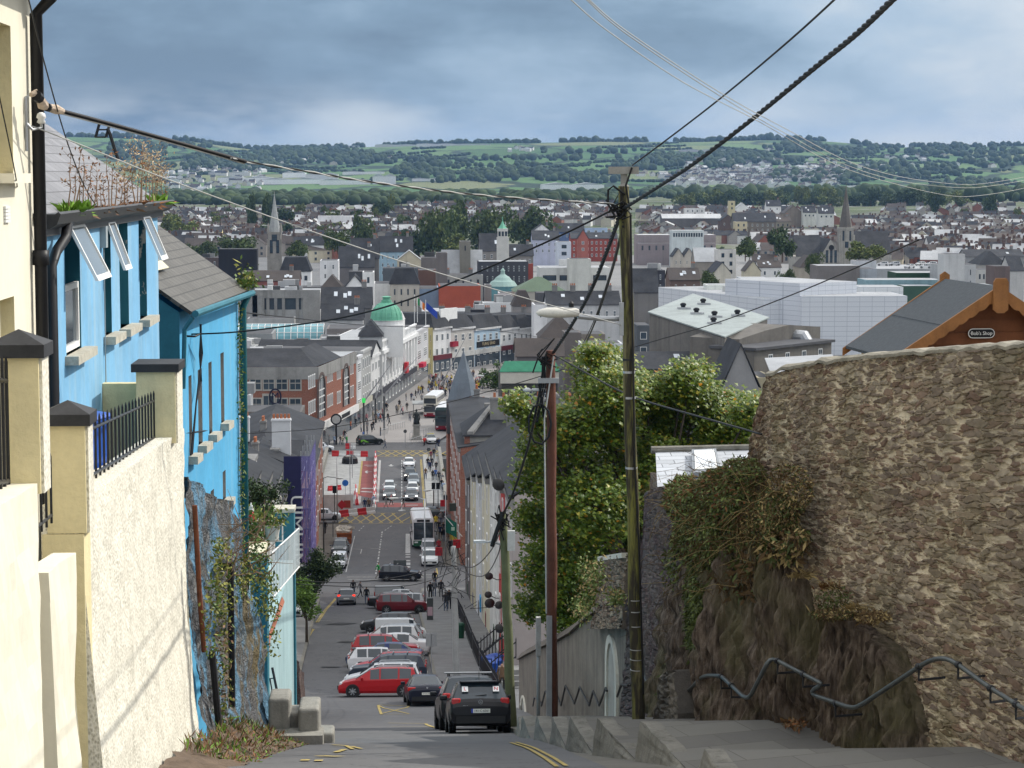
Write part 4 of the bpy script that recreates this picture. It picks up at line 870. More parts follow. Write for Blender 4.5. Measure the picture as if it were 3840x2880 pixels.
m.add([p for r_ in rings for p in r_],[(i*12+k,i*12+(k+1)%12,(i+1)*12+(k+1)%12,(i+1)*12+k)for i in range(len(prof)-1)for k in range(12)]+[list(range(12))[::-1],[60+k for k in range(12)]])
lamp=m.build('lamp_head',Mt('lamp_housing',(.62,.60,.54),.6,.25,6),p1,smooth=True)
m=MB();q=ap(1234,661,Y1-.2);m.lathe([(.045,-.02),(.05,.05),(.03,.07),(.0,.1)],q,10);m.build('photocell',BLACK,lamp).matrix_parent_inverse=Matrix.Identity(4)
Y2=53
P2b,P2t=ap(1193,1567,Y2),ap(1190,757,Y2);p2=poleobj('red brown wooden pole with galvanised cable guard at its foot',P2b,P2t,.135,.115,REDW)
m=MB();a=ap(1186,1330,Y2-.12);m.box(a.x-.06,a.x+.07,Y2-.2,Y2-.1,P2b.z,a.z);m.build('cable_guard',GALV,p2)
m=MB();c=ap(1180,775,Y2);
for k in range(4):m.tube([c+V((rnd.gauss(0,.13),-.15+rnd.gauss(0,.06),rnd.gauss(0,.2)))for _ in range(5)],.02,5)
for k in range(5):q0=ap(1172+k*3,770,Y2-.15);m.tube([q0,q0+V((rnd.gauss(-.1,.1),0,-.7)),q0+V((rnd.gauss(-.1,.1),0,-1.6))],.018,5)
m.tube([ap(1166,885,Y2-.2)+V((.28*math.cos(a_*.7),0,-.35+.5*math.sin(a_*.7)))for a_ in range(10)],.03,6);m.build('cable_knot',CABLE,p2)
m=MB();m.tube([ap(1196,770,Y2-.16),ap(1176,905,Y2-.2),ap(1178,1100,Y2-.2),ap(1180,1325,Y2-.16)],.02,5);m.build('riser_cable',WCAB,p2)
m=MB();a=ap(1170,842,Y2);m.tube([a+V((.3,0,.02)),a,ap(1150,842,Y2-.1)],.04);m.lathe([(.02,-.05),(.1,-.02),(.11,.02),(.03,.06)],ap(1139,843,Y2-.1),10);m.build('lamp_head',Mt('small_lamp',(.55,.57,.56),.5),p2,smooth=True)
m=MB();a=ap(1180,822,Y2-.15);m.box(a.x-.2,a.x+.3,Y2-.2,Y2-.1,a.z-.06,a.z+.06);m.build('bracket',GALV,p2)
mp=fthing('metal_post','plain grey metal post on the footway next to the red brown pole','post',ap(1163,1568,56));m=MB();q0=ap(1163,1568,56);q1=ap(1163,1333,56);m.tube([q0,q1],.05,10);m.build('shaft',CONC,mp,smooth=True);m=MB();m.box(q1 .x-.06,q1 .x+.06,55.9,56.1,q1 .z-1.0,q1 .z);m.build('sleeve',GREYR,mp)
Y3=63
p3=poleobj('greenish wooden pole behind the parked black cars',ap(1106,1590,Y3),ap(1087,1110,Y3),.15,.12,GRNW)
m=MB();c=ap(1085,1112,Y3);
for k in range(6):m.tube([c+V((rnd.gauss(-.05,.15),-.15,rnd.gauss(-.1,.2)))for _ in range(5)],.022,5)
m.tube([c+V((.02,-.15,.1)),c+V((-.25,-.15,-.7)),c+V((-.3,-.1,-.9))],.07,6);m.build('cable_knot',CABLE,p3)
m=MB();a=ap(1083,1176,Y3);m.tube([a,ap(1060,1170,Y3-.1),ap(1048,1171,Y3-.1)],.035);q=ap(1036,1170,Y3-.1);m.box(q.x-.17,q.x+.17,q.y-.09,q.y+.09,q.z-.03,q.z+.04);m.build('lamp_head',Mt('small_lamp_grey',(.5,.53,.54),.5),p3)
m=MB();a=ap(1102,1168,Y3-.15);m.box(a.x-.08,a.x+.14,Y3-.25,Y3-.1,a.z-.28,a.z+.3);m.build('meter_box',Mt('off_white_box',(.55,.55,.52),.6),p3)
p4=poleobj('grey pole carrying a dense tangle of cables in front of the railings',ap(986,1470,118),ap(980,1180,118),.19,.14,CONC)
m=MB();c=ap(980,1235,118)
for k in range(34):q=c+V((rnd.gauss(0,.5),rnd.gauss(-.2,.3),rnd.gauss(0,1.1)));m.tube([q,q+V((rnd.gauss(0,.3),-.1,rnd.gauss(0,.3))),q+V((rnd.gauss(0,.5),0,rnd.gauss(-.2,.5)))],.018,4)
m.build('cable_knot',CABLE,p4)
# ---- overhead cables
def cable(label,pts,r,mat=CABLE,twist=0,name='overhead_cable',group=None,sub=10):
 P=[ap(*p)for p in pts];path=[]
 for i in range(len(P)-1):
  a,b,c,d=P[max(0,i-1)],P[i],P[i+1],P[min(len(P)-1,i+2)]
  for k in range(sub):
   t=k/sub;path.append(.5*((2*b)+(c-a)*t+(2*a-5*b+4*c-d)*t*t+(3*b-a-3*c+d)*t**3))
 path.append(P[-1]);m=MB()
 if twist:
  L=sum((q-p).length for p,q in zip(path,path[1:]));n=int(L/.07);pl=[];acc=0;seg=0;d=0
  cum=[0]
  for p,q in zip(path,path[1:]):cum.append(cum[-1]+(q-p).length)
  for i in range(n+1):
   s=L*i/n
   while seg<len(path)-2 and cum[seg+1]<s:seg+=1
   pl.append(path[seg]+(path[seg+1]-path[seg])*((s-cum[seg])/max(1e-6,cum[seg+1]-cum[seg])))
  for w in range(twist):
   q=[]
   for i,p in enumerate(pl):
    tn=(pl[min(i+1,n)]-pl[max(i-1,0)]).normalized();u=tn.cross(V((0,0,1))).normalized();vv=tn.cross(u);an=i*.5+w*2*math.pi/twist
    q.append(p+u*math.cos(an)*r*.55+vv*math.sin(an)*r*.55)
   m.tube(q,r*.56,5,0 if not isinstance(mat,list)else w%len(mat))
 else:m.tube(path,r,6)
 return tag(m.build(name,mat,smooth=True),label,'cable',group)
cable('thick twisted black cable climbing from the mossy pole towards the upper edge',[(1348,450,Y1-.15),(1430,398,36),(1500,352,33.5),(1620,261,30),(1760,146,26),(1850,73,23.5),(1935,-8,21),(2010,-80,19)],.033,twist=3)
cable('single thin cable from the crossarm up into the sky',[(1366,357,Y1),(1460,287,36),(1563,207,33),(1700,92,28),(1810,-8,25),(1860,-60,23)],.014)
cable('lowest of three long wires sagging across the sky to the hills',[(1200,-30,14),(1234,0,15),(1320,72,17),(1480,180,20),(1640,263,24),(1790,348,30),(1900,388,34),(2040,421,40),(2110,423,43),(2214,406,48),(2300,380,52)],.0042,WCAB)
cable('middle of three long wires sagging across the sky to the hills',[(1240,-30,14),(1268,0,15),(1360,78,17),(1560,210,21),(1700,290,26),(1830,357,31),(1940,390,36),(2050,404,41),(2120,404,44),(2214,389,49),(2300,368,53)],.0042,WCAB)
cable('highest of three long wires sagging across the sky to the hills',[(1244,-30,14),(1273,0,15),(1366,76,17),(1566,206,21),(1708,284,26),(1836,350,31),(1946,382,36),(2056,397,41),(2120,397,44),(2214,382,49),(2300,362,53)],.0042,WCAB)
cable('twisted pale wire running from the black sleeve to the mossy pole',[(500,342,31.5),(530,349,32),(660,370,33),(800,393,34.3),(1000,418,36.3),(1180,432,38),(1325,440,Y1-.12)],.019,[CABLE,WCAB],twist=2)
cable('black insulating sleeve over the wire leaving the cream house',[(133,240,28.9),(220,263,29.5),(340,296,30.3),(430,321,31),(530,349,32)],.03)
cable('pale strip lashed under the black insulating sleeve',[(133,245.5,28.9),(220,268.5,29.5),(340,301,30.3),(430,326,31),(528,353.5,32)],.011,WCAB)
t=fthing('cable_wrap','torn cloth wrapping around the cable end at the cream house','wrapping',ap(90,220,28.6));m=MB()
m.tube([ap(66,205,28.4),ap(76,202,28.45),ap(86,212,28.5),ap(92,226,28.6),ap(103,232,28.65),ap(120,236,28.8),ap(136,241,28.9)],[.03,.06,.055,.075,.05,.065,.04],9,0);m.tube([ap(78,206,28.4),ap(85,212,28.5)],.07,9,1);m.tube([ap(101,231,28.6),ap(106,233,28.7)],.056,9,1);m.build('cloth',[Mt('torn_cloth',(.56,.45,.35),.95,.4,12,bump=.8),CABLE],t)
cable('pale wire from the white insulator down to the lamp bracket of the mossy pole',[(67,272,28.6),(100,284,28.9),(225,333,30),(340,379,31),(600,474,33.2),(864,564,35.5),(1100,634,37.6),(1346,703,Y1-.12)],.009,WCAB)
cable('black cable from the iron hook on the blue house up to the mossy pole',[(412,722,47.5),(500,718,47),(600,707,46.3),(740,686,45),(868,652,43.7),(1000,601,42.4),(1140,541,41),(1240,495,40.2),(1330,450,Y1-.12)],.019)
cable('thick twisted cable hanging from the mossy pole to the red brown pole',[(1338,468,Y1-.1),(1310,545,42.5),(1275,630,46),(1236,700,49.5),(1195,762,Y2-.1)],.04,twist=3)
for i,(a,lab)in enumerate(((0,'upper thin drop wire from the mossy pole to roofs beyond the tree'),(9,'lower thin drop wire from the mossy pole to roofs beyond the tree'))):cable(lab,[(1346,480+a,Y1-.1),(1318,590+a,50),(1280,700+a,70),(1235,790+a*2,95)],.016+.01*i)
cable('heavy black cable sagging from the red brown pole to the greenish pole',[(1178,770,Y2-.2),(1165,850,54.5),(1142,960,57),(1110,1060,60.5),(1086,1112,Y3-.15)],.035)
cable('black cable from the red brown pole over the tree to the stone wall',[(1196,767,Y2-.15),(1230,785,51),(1330,840,47),(1400,868,44),(1500,897,40.5),(1645,938,36.2)],.018)
cable('thin wire across the roofs from the shed side to the far terrace',[(1985,518,60),(1850,578,70),(1700,641,80),(1540,700,90),(1389,744,100),(1083,838,120),(870,893,132),(700,925,140),(505,938,150)],.022)
cable('thin wire from the blue house across the shops',[(505,672,54),(620,685,90),(802,703,140),(1066,714,190),(1200,735,220)],.024)
cable('dark wire falling past the corner of the cream house',[(52,-30,24),(62,0,25),(97,140,27),(143,300,30),(183,403,33),(217,458,35.5)],.009)
cable('dark wire crossing the cream wall near the window',[(-10,170,24),(0,215,24.5),(30,360,26),(38,408,28.9)],.008)
for i,(q,lab)in enumerate(((((640,1253,110),(760,1258,112),(900,1238,115),(978,1205,118)),'upper of two wires strung across the street by the grey pole'),(((1090,1120,Y3),(1060,1190,80),(1020,1225,105),(982,1215,118)),'sagging cable joining the greenish pole to the grey pole'),(((640,1262,110),(800,1268,112),(900,1262,115),(978,1235,118)),'lower of two wires strung across the street by the grey pole'),(((1088,1120,Y3),(1075,1200,80),(1040,1245,100),(984,1228,118)),'longest looping cable between the greenish pole and the grey pole'))):cable(lab,q,.022)
cable('wire from the blue house down the facade',[(392,937,46.2),(440,931,49),(500,924,54)],.02)
# ---- slate roofed outhouse behind the rock
Yh=47;t=fthing('outhouse','small outhouse with pale slate roof and a roof window behind the shrubs','outhouse',ap(1515,1100,Yh))
e0,e1=ap(1420,1052,Yh),ap(1640,1042,Yh);r0,r1=ap(1416,975,Yh+2.8),ap(1640,970,Yh+2.8)
PALE=slates('pale_slates',(.42,.44,.47),.62,.30,.012);uvquad('roof',PALE,e0,e1,r1,r0,t,.06)
m=MB();m.tube([r0+V((-.1,0,.03)),r1+V((0,0,.03))],.09,8);m.build('ridge_tile',KERB,t)
m=MB();m.box(e0 .x+.15,e1 .x,Yh+.2,Yh+2.7,34,e0 .z-.05);m.build('wall',stones('outhouse_stone',PURPLE,(.15,.13,.11),4,(1,1,2)),t);m=MB();m.box(e0 .x-.05,e1 .x,Yh-.05,Yh+.15,e0 .z-.26,e0 .z-.08);m.build('gutter',BLACK,t)
def onr(a,b,e=0):nn=(e1-e0).cross(r0-e0).normalized();return e0+(e1-e0)*a+(r0-e0)*b+nn*e
m=MB();q=[onr(.355,.2,.02),onr(.64,.2,.02),onr(.62,.86,.02),onr(.37,.86,.02)];nn=(e1-e0).cross(r0-e0).normalized();m.ext(q,nn*.1);sk=m.build('roof_window',Mt('grey_flashing',(.25,.27,.29),.4,metal=.3),t)
c=(q[0]+q[1]+q[2]+q[3])/4;g=MB();g.ext([c+(p-c)*.8+nn*.1 for p in q],nn*.03);g.build('frame',WHITE,sk).matrix_parent_inverse=Matrix.Identity(4);g=MB();g.poly(*[c+(p-c)*.68+nn*.135 for p in q]);g.build('pane',Mt('painted_cloud_pane',(.62,.66,.70),.15,spec=.6),sk).matrix_parent_inverse=Matrix.Identity(4)  # pale roof window pane: reflected cloud is put into its base colour
# ---- garden shed above the wall
Ys=36.5;ang=R(-27)+YAW*-1;rd=V((-math.sin(R(5)),math.cos(R(5)),0));xd=V((rd.y,-rd.x,0))
apx=ap(2157,622,Ys);LEN=2.7;HW=1.84;RISE=1.19
t=fthing('garden_shed','wooden garden shed with grey felt roof and scalloped bargeboards above the wall','shed',apx-V((0,0,3)))
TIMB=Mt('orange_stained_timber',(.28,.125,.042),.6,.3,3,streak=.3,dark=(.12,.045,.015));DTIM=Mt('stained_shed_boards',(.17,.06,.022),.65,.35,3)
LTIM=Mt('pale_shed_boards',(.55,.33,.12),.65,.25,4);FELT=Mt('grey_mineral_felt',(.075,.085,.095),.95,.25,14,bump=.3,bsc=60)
def sp_(x,y,z):return apx+xd*x+rd*y+V((0,0,z))
for s in(-1,1):
 for k,(b0,b1)in enumerate(((0,.54),(.53,1.0))):
  m=MB();q=[sp_(s*HW*b0,0,-RISE*b0+.03-.008*k),sp_(s*HW*b0,LEN,-RISE*b0+.03-.008*k),sp_(s*HW*b1,LEN,-RISE*b1+.03-.008*k),sp_(s*HW*b1,0,-RISE*b1+.03-.008*k)]
  m.ext(q if s>0 else q[::-1],(0,0,-.05));m.build('felt_roof',FELT,t)
 m=MB()
 top=[(u,-RISE*u/HW)for u in(0,HW+.08)];bot=[]
 N=44
 for i in range(N+1):
  u=(HW+.08)*(1-i/N);bot.append((u,-RISE*u/HW-.2-.035*abs(math.sin(i*math.pi/4))))
 poly=[sp_(s*u,-.06,z+.04)for u,z in top+bot];m.ext(poly,rd*.05);m.build('bargeboard',TIMB,t)
 m=MB();w=HW-.28;q=[sp_(s*w,.3,-RISE*w/HW-.06),sp_(s*w,LEN-.1,-RISE*w/HW-.06),sp_(s*w,LEN-.1,-3.4),sp_(s*w,.3,-3.4)];m.poly(*q)
 for i in range(14):z=-RISE*w/HW-.1-.15*i;m.ext([sp_(s*w,.3,z),sp_(s*w,LEN-.1,z),sp_(s*w,LEN-.1,z-.13),sp_(s*w,.3,z-.13)],xd*s*.018)
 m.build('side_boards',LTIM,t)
m=MB();w=HW-.28;m.poly(sp_(-w,.28,-3.4),sp_(w,.28,-3.4),sp_(w,.28,-RISE*w/HW-.06),sp_(0,.28,-.05),sp_(-w,.28,-RISE*w/HW-.06));bk=MB();bk.poly(sp_(-w,LEN-.1,-3.4),sp_(w,LEN-.1,-3.4),sp_(w,LEN-.1,-RISE*w/HW-.06),sp_(0,LEN-.1,-.05),sp_(-w,LEN-.1,-RISE*w/HW-.06))
for i in range(9):
 z=-.55-.22*i;u=min(w,(-z-.12)/RISE*HW);m.ext([sp_(-u,.28,z),sp_(u,.28,z),sp_(u,.28,z-.2),sp_(-u,.28,z-.2)],-rd*(.012+.006*(i%2)))
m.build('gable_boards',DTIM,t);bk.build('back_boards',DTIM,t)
m=MB();m.ext([sp_(-.13,-.08,.1),sp_(-.09,-.08,.17),sp_(.09,-.08,.17),sp_(.13,-.08,.1),sp_(.13,-.08,-.36),sp_(.06,-.08,-.42),sp_(-.06,-.08,-.42),sp_(-.13,-.08,-.36)],-rd*.05);m.build('finial',TIMB,t)
m=MB();m.ext([sp_(-.09,LEN+.02,.1),sp_(0,LEN+.02,.16),sp_(.09,LEN+.02,.1),sp_(.09,LEN+.02,-.2),sp_(-.09,LEN+.02,-.2)],rd*.04);m.ext([sp_(-HW-.05,LEN,-RISE-.02),sp_(0,LEN,.06),sp_(0,LEN,-.1),sp_(-HW-.05,LEN,-RISE-.16)],rd*.04);m.build('bargeboard',TIMB,t)
m=MB();m.ext([sp_(-1.1,.22,-1.72),sp_(.5,.22,-1.72),sp_(.5,.22,-1.82),sp_(-1.1,.22,-1.82)],-rd*.03);m.build('door_lintel',TIMB,t)
sg=thing('name_plate','small black oval edged plate lettered in white on the shed gable','sign',sp_(-.215,.2,-.78),math.atan2(xd.y,xd.x))
def pill(hw,hh,n=8):return[V((hw-hh+hh*math.cos(math.pi*(i/n-.5)),0,hh*math.sin(math.pi*(i/n-.5))))for i in range(n+1)]+[V((-hw+hh-hh*math.cos(math.pi*(i/n-.5)),0,-hh*math.sin(math.pi*(i/n-.5))))for i in range(n+1)]
m=MB();m.ext(pill(.235,.082),(0,-.012,0));m.build('rim',WHITE,sg,loc=(0,0,0));m=MB();m.ext(pill(.222,.07),(0,-.016,0));m.build('plate',BLACK,sg,loc=(0,0,0))
def text(body,size,mat,parent,loc,rot=(R(90),0,0),ex=.002,name='lettering',sx=1):
 c=bpy.data.curves.new(name,'FONT');c.body=body;c.size=size;c.align_x='CENTER';c.align_y='CENTER';c.extrude=ex;c.materials.append(mat);c.resolution_u=3
 o=bpy.data.objects.new(name,c);COL.objects.link(o);o.location=loc;o.rotation_euler=rot;o.scale=(sx,1,1)
 if parent:o.parent=parent
 return o
PLATE_TXT=text("\u00b7Bob's Shop\u00b7",.085,WHITE,None,(0,-.02,0));PLATE_SG=sg
# ---- maple
def maple_leaf(s):
 return[V((0,-.1,0))*s]+[V((math.cos(a)*r,math.sin(a)*r,0))*s for a,r in[(R(-20),.45),(R(10),.55),(R(22),.95),(R(45),.5),(R(62),.75),(R(90),1.15),(R(118),.75),(R(135),.5),(R(158),.95),(R(170),.55),(R(200),.45)]]
def maple(label):
 rnd.seed(77);Yt=74;base=V((ap(1400,1400,Yt).x,Yt,27.2));t=fthing('maple_tree',label,'tree',base)
 tr=MB();cen=ap(1375,1060,Yt)
 tr.tube([base,base+V((-.15,0,3)),base+V((.1,.1,6)),cen+V((0,0,1))],[.32,.26,.2,.1],9)
 lobes=[(1290,800,62),(1330,850,60),(1400,850,55),(1450,860,65),(1490,830,45),(1300,900,90),(1230,930,70),(1180,960,55),(1390,940,90),(1470,920,80),(1540,890,65),(1590,900,55),(1620,890,40),(1150,900,30),(1160,1030,50),(1240,1040,85),(1330,1050,95),(1420,1010,75),(1150,1120,38),(1220,1140,80),(1310,1170,90),(1180,1230,60),(1260,1250,75),(1160,1310,40),(1220,1310,50),(1290,1100,90),(1390,1130,60),(1560,930,60),(1610,930,45),(1330,780,30),(1285,765,26),(1515,815,30),(1480,795,24),(1120,870,22),(1640,870,25),(1370,1220,60)]
 leaf=[];pts=[]
 for px,py,pr in lobes:
  dep=rnd.uniform(-1,1)*2.2;c=ap(px,py,Yt+dep);r=pr*Yt/4731*1.06
  e=base+V((0,0,4))+(c-base-V((0,0,4)))*.35;tr.tube([base+V((0,0,3.4)),e,c],[.13,.08,.025],5)
  for k in range(7):
   d=V((rnd.gauss(0,1),rnd.gauss(0,1),rnd.gauss(0,1))).normalized();tr.tube([c-d*r*.1,c+d*r*.85],[.03,.008],4)
  pts.append((c,r))
 leafs=[MB()for _ in range(1)];lm=leafs[0];proto=maple_leaf(1)
 for c,r in pts:
  n=int(2200*(r**1.7))+300
  cl=[(V((rnd.gauss(0,1),rnd.gauss(0,1),rnd.gauss(0,1))).normalized()*r*rnd.uniform(.45,1.0))for _ in range(max(6,n//26))]
  for i in range(n):
   k=rnd.choice(cl);q=c+V((k.x,k.y*1.0,k.z*.95))+V((rnd.gauss(0,.2),rnd.gauss(0,.2),rnd.gauss(0,.13)))
   nrm=(V((0,0,1))+V((rnd.gauss(.35,.5),rnd.gauss(-.35,.5),rnd.gauss(0,.3)))).normalized();a=rnd.uniform(0,6.28);u=nrm.orthogonal().normalized();w=nrm.cross(u);s=rnd.uniform(.07,.125)
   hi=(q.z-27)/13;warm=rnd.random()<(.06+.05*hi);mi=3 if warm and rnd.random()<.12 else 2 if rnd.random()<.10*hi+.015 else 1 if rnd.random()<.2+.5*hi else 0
   ca,sa=math.cos(a)*s,math.sin(a)*s
   vs=[]
   for p in proto:
    x=p.x*ca-p.y*sa;y=p.x*sa+p.y*ca;vs.append(q+u*x+w*y-nrm*(.12*abs(p.x)*s))
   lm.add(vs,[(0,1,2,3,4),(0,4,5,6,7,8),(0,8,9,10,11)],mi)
 L0=[]
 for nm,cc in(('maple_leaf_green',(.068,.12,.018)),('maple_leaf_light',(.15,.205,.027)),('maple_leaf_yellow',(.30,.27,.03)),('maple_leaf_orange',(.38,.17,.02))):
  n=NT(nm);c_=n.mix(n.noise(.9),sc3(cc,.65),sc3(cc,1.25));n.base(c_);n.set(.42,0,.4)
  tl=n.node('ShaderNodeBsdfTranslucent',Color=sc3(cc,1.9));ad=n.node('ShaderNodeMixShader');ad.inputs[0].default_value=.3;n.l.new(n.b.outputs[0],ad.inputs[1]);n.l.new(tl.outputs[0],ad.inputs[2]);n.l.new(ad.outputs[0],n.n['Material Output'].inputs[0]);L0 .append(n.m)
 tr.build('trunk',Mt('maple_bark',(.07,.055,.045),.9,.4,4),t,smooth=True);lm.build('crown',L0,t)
 return t
maple('big green maple with some yellow leaves behind the two poles')
m=MB();rnd.seed(4)
for(px,py,rr,Y)in((1275,1230,24,50),(1288,1250,20,49),(1270,1300,28,56),(1255,1320,18,58),(1330,1290,14,47.5)):
 c=ap(px,py,Y);ivy(m,lambda:c+V((rnd.gauss(0,rr*Y/4731*.6),rnd.gauss(0,.3),rnd.gauss(0,rr*Y/4731*.7))),260,.07,[0,0,1])
tag(m.build('wall_plants',[OL4,STRAW]),'pale weeds growing out of the top of the street wall','plants')
# === the street: terraces, vehicles, people, furniture
def rotz_on(Y,hd):
 s=(zr(Y+1.5)-zr(Y-1.5))/3;n=V((0,-s,1)).normalized();h=V((-math.sin(hd),math.cos(hd),0));h=(h-n*h.dot(n)).normalized();x=h.cross(n)
 return Matrix((x,h,n)).transposed().to_euler()
 # ---- terraced houses
SASH=None
def sash_mesh(name,rows=2,cols=2,fr=.08,frm=None):
 m=MB()
 for a,b,c,d in((-.5,.5,0,fr),(-.5,.5,1-fr,1),(-.5,-.5+fr,fr,1-fr),(.5-fr,.5,fr,1-fr)):m.box(a,b,-.05,.0,c,d,0)
 for i in range(1,cols):x=-.5+i/cols;m.box(x-.02,x+.02,-.035,0,fr,1-fr,0)
 for i in range(1,rows):z=i/rows;m.box(-.5+fr,.5-fr,-.035,0,z-.025,z+.025,0)
 m.poly((-.5,-.02,0),(.5,-.02,0),(.5,-.02,1),(-.5,-.02,1),mi=1)
 return m.mesh(name,[frm or WHITE,GLASS])
W22=sash_mesh('sash_window');W21=sash_mesh('plain_window',1,2);W11=sash_mesh('plain_window',1,1,.06);WDK=sash_mesh('dark_window',2,1,.05,DARK);W34=sash_mesh('tall_window',4,2,.05);WST=sash_mesh('stone_framed_window',2,2,.1,Mt('window_stone',(.42,.4,.36),.9))
def win(parent,f,s,z,w,h,me=None,out=.0,name='window'):
 p=f.P(s,z,out);o=ob(name,me or W22,parent,p if not parent.get('world')else p-parent.location,f.a,(w,1.6,h));o.matrix_parent_inverse=Matrix.Identity(4);return o
def wgrid(t,f,s0,s1,z0,z1,rows,cols,me=None,wf=.45,hf=.6,out=.0,skip=()):
 for r in range(rows):
  for c in range(cols):
   if(r,c)in skip:continue
   dw=(s1-s0)/cols;dh=(z1-z0)/rows;win(t,f,s0+dw*(c+.5),z0+dh*(r+(1-hf)/2),dw*wf,dh*hf,me,out)
BRICK=stones('red_brick',[(.33,.105,.06),(.27,.085,.055),(.38,.135,.08)],(.3,.23,.19),6,(1,1,3),warp=0,thr=.05,bump=.2,var=.3)
CHIMM=Mt('grey_chimney_render',(.25,.245,.235),.9,.3,.8,streak=.5);POTM=Mt('terracotta_pot',(.42,.15,.07),.8);CONCR=Mt('stained_concrete',(.31,.305,.29),.9,.3,.25,streak=.55,world=True)
def chimney(t,c,w,d,z0,z1,n=3,mat=None,dirx=True):
 m=MB();m.box(c[0]-w/2,c[0]+w/2,c[1]-d/2,c[1]+d/2,z0,z1);m.box(c[0]-w/2-.08,c[0]+w/2+.08,c[1]-d/2-.08,c[1]+d/2+.08,z1-.25,z1-.1);ch=m.build('chimney',mat or CHIMM,t)
 for i in range(n):
  k=(i+.5)/n-.5;p=MB();p.lathe([(.16,0),(.13,.45),(.17,.5)],(c[0]+(w*k if dirx else 0),c[1]+(0 if dirx else d*k),z1),8);pp=p.build('pot',POTM,ch)
  pp.matrix_parent_inverse=Matrix.Identity(4)
 return ch
def terrace_house(label,A,B,hgt,col,rise=3.0,dep=9,mat=None,cols=2,rows=3,eave=.35,roofm=None,chim=True,door=True,cornice=None,me=None,wcol=None):
 f=Fac(A,B);za,zb=zr(A[1]),zr(B[1]);base=min(za,zb)-.3;zt=(za+zb)/2+hgt
 t=fthing('terraced_house',label,'house',V(((A[0]+B[0])/2,(A[1]+B[1])/2,base)))
 m=MB();L=f.L
 for s0,s1,o0,o1 in((0,L,0,0),(0,L,-dep,-dep)):m.poly(f.P(s0,base,o0),f.P(s1,base,o1),f.P(s1,zt,o1),f.P(s0,zt,o0))
 for s in(0,L):m.poly(f.P(s,base),f.P(s,base,-dep),f.P(s,zt,-dep),f.P(s,zt+rise,-dep/2),f.P(s,zt))
 w=m.build('wall',mat or OBJCOL,t,col=col)
 m=MB()
 for o0,o1 in((eave,-dep/2),(-dep-eave,-dep/2)):
  e=zt-.12 if o0>0 else zt-.12;q=[f.P(-.05,e,o0),f.P(L+.05,e,o0),f.P(L+.05,zt+rise,o1),f.P(-.05,zt+rise,o1)];m.ext(q,(0,0,.14))
 m.build('roof',roofm or SLATE,t)
 m=MB();f.box(m,0,L,zt-.55,zt-.14,0,eave*.9);m.build('cornice',cornice or CHIMM,t)
 z0=max(za,zb)+.6;wgrid(t,f,.3,L-.3,z0,zt-.5,rows,cols,me,wf=min(.5,1.1*cols/L),hf=.58)
 if door:m=MB();f.box(m,L*.5-.5,L*.5+.5,base,base+2.6,0,.04);m.build('door',Mt('painted_door',rnd.choice([(.03,.05,.15),(.2,.02,.02),(.02,.08,.04),(.05,.05,.05)]),.5),t)
 if chim:c=f.P(0,0,-dep/2);chimney(t,(c.x,c.y),.7,1.6,zt+rise-1,zt+rise+1.2,4,dirx=False)
 return t
XR=6.3
rnd.seed(12)
for a,b,h,col,lab in((121,132,11.3,(.42,.37,.35),'pinkish grey terraced house nearest the maple'),(132,140.5,11.8,(.45,.05,.045),'narrow red painted terraced house with satellite dishes'),(140.5,155,12.4,(.66,.66,.64),'white terraced house beside the red one'),(155,170,12.6,(.62,.58,.45),'white terraced house with yellow stained front'),(170,184,12.6,(.64,.65,.66),'pale grey white terraced house in the middle of the steep row'),(184,199,12.8,(.6,.55,.38),'cream yellow terraced house near the foot of the steep row'),(199,215,12.5,(.13,.12,.115),'dark fronted house at the foot of the steep row')):
 t=terrace_house(lab,(XR,b),(XR,a),h,col)
t=terrace_house('tall red brick house block on the far side of the junction',(6.5,288),(6.5,238),14.2,(.3,.1,.07),.4,7,BRICK,8,4)
def blockbox(t,x0,x1,y0,y1,z0,z1,mat,col=None,name='wall'):
 m=MB();m.box(x0,x1,y0,y1,z0,z1);return m.build(name,mat,t,col=col)
def pxr(px,Y):return ap(px,900,Y).x
t=fthing('corner_building','beige rendered corner building with slate roof and brick quoins','building',V((13,245,3)))
x0,x1=pxr(1005,240),pxr(1110,240);zt=ap(1010,942,240).z
blockbox(t,x0,x1,240,252,2,zt,OBJCOL,(.42,.40,.36));m=MB();m.box(x0-.1,x0+.5,239.9,240.0,2,zt);m.build('quoin',BRICK,t)
m=MB();q=[V((x0-.3,239.6,zt)),V((x1+.3,239.6,zt)),V((x1-1,246,zt+3.1)),V((x0+3.4,246,zt+3.1))];m.ext(q,(0,0,.12));m.poly(q[0],q[3],V((x0-.3,252,zt)));m.poly(q[0]+V((0,0,.12)),q[3]+V((0,0,.12)),V((x0-.3,252,zt)));m.build('roof',SLATE,t)
m=MB();m.ext([V((x0+.2,239.7,zt+.2)),V((x0+3.6,246,zt+3.3)),V((x0+4.0,246,zt+3.3)),V((x0+.9,239.7,zt+.2))],(0,0,.35));m.build('parapet',CHIMM,t)
chimney(t,(x1-1.5,243),2.0,1.0,zt,zt+4.0,2);
m=MB();m.box(ap(1046,868,252).x,ap(1092,868,252).x,251,252,zt,ap(1046,872,251).z);m.build('chimney_wall',CHIMM,t)
t=fthing('spired_building','dark slated building with pointed slate spire and red brick chimney','building',V((8,292,.5)))
Ysp=292;c=ap(1002,870,Ysp);x0,x1=pxr(968,288),pxr(1028,288);zt=ap(968,880,288).z
blockbox(t,x0,x1,289,300,.5,zt-3.6,BRICK);m=MB();q=[V((x0-.2,288.6,zt-3.6)),V((x1,288.6,zt-3.6)),V((x1,291,zt)),V((x0,291,zt))];m.ext(q,(0,.2,.1));m.box(x0,x1,291,299,zt-4,zt,0);m.build('roof',SLATE,t)
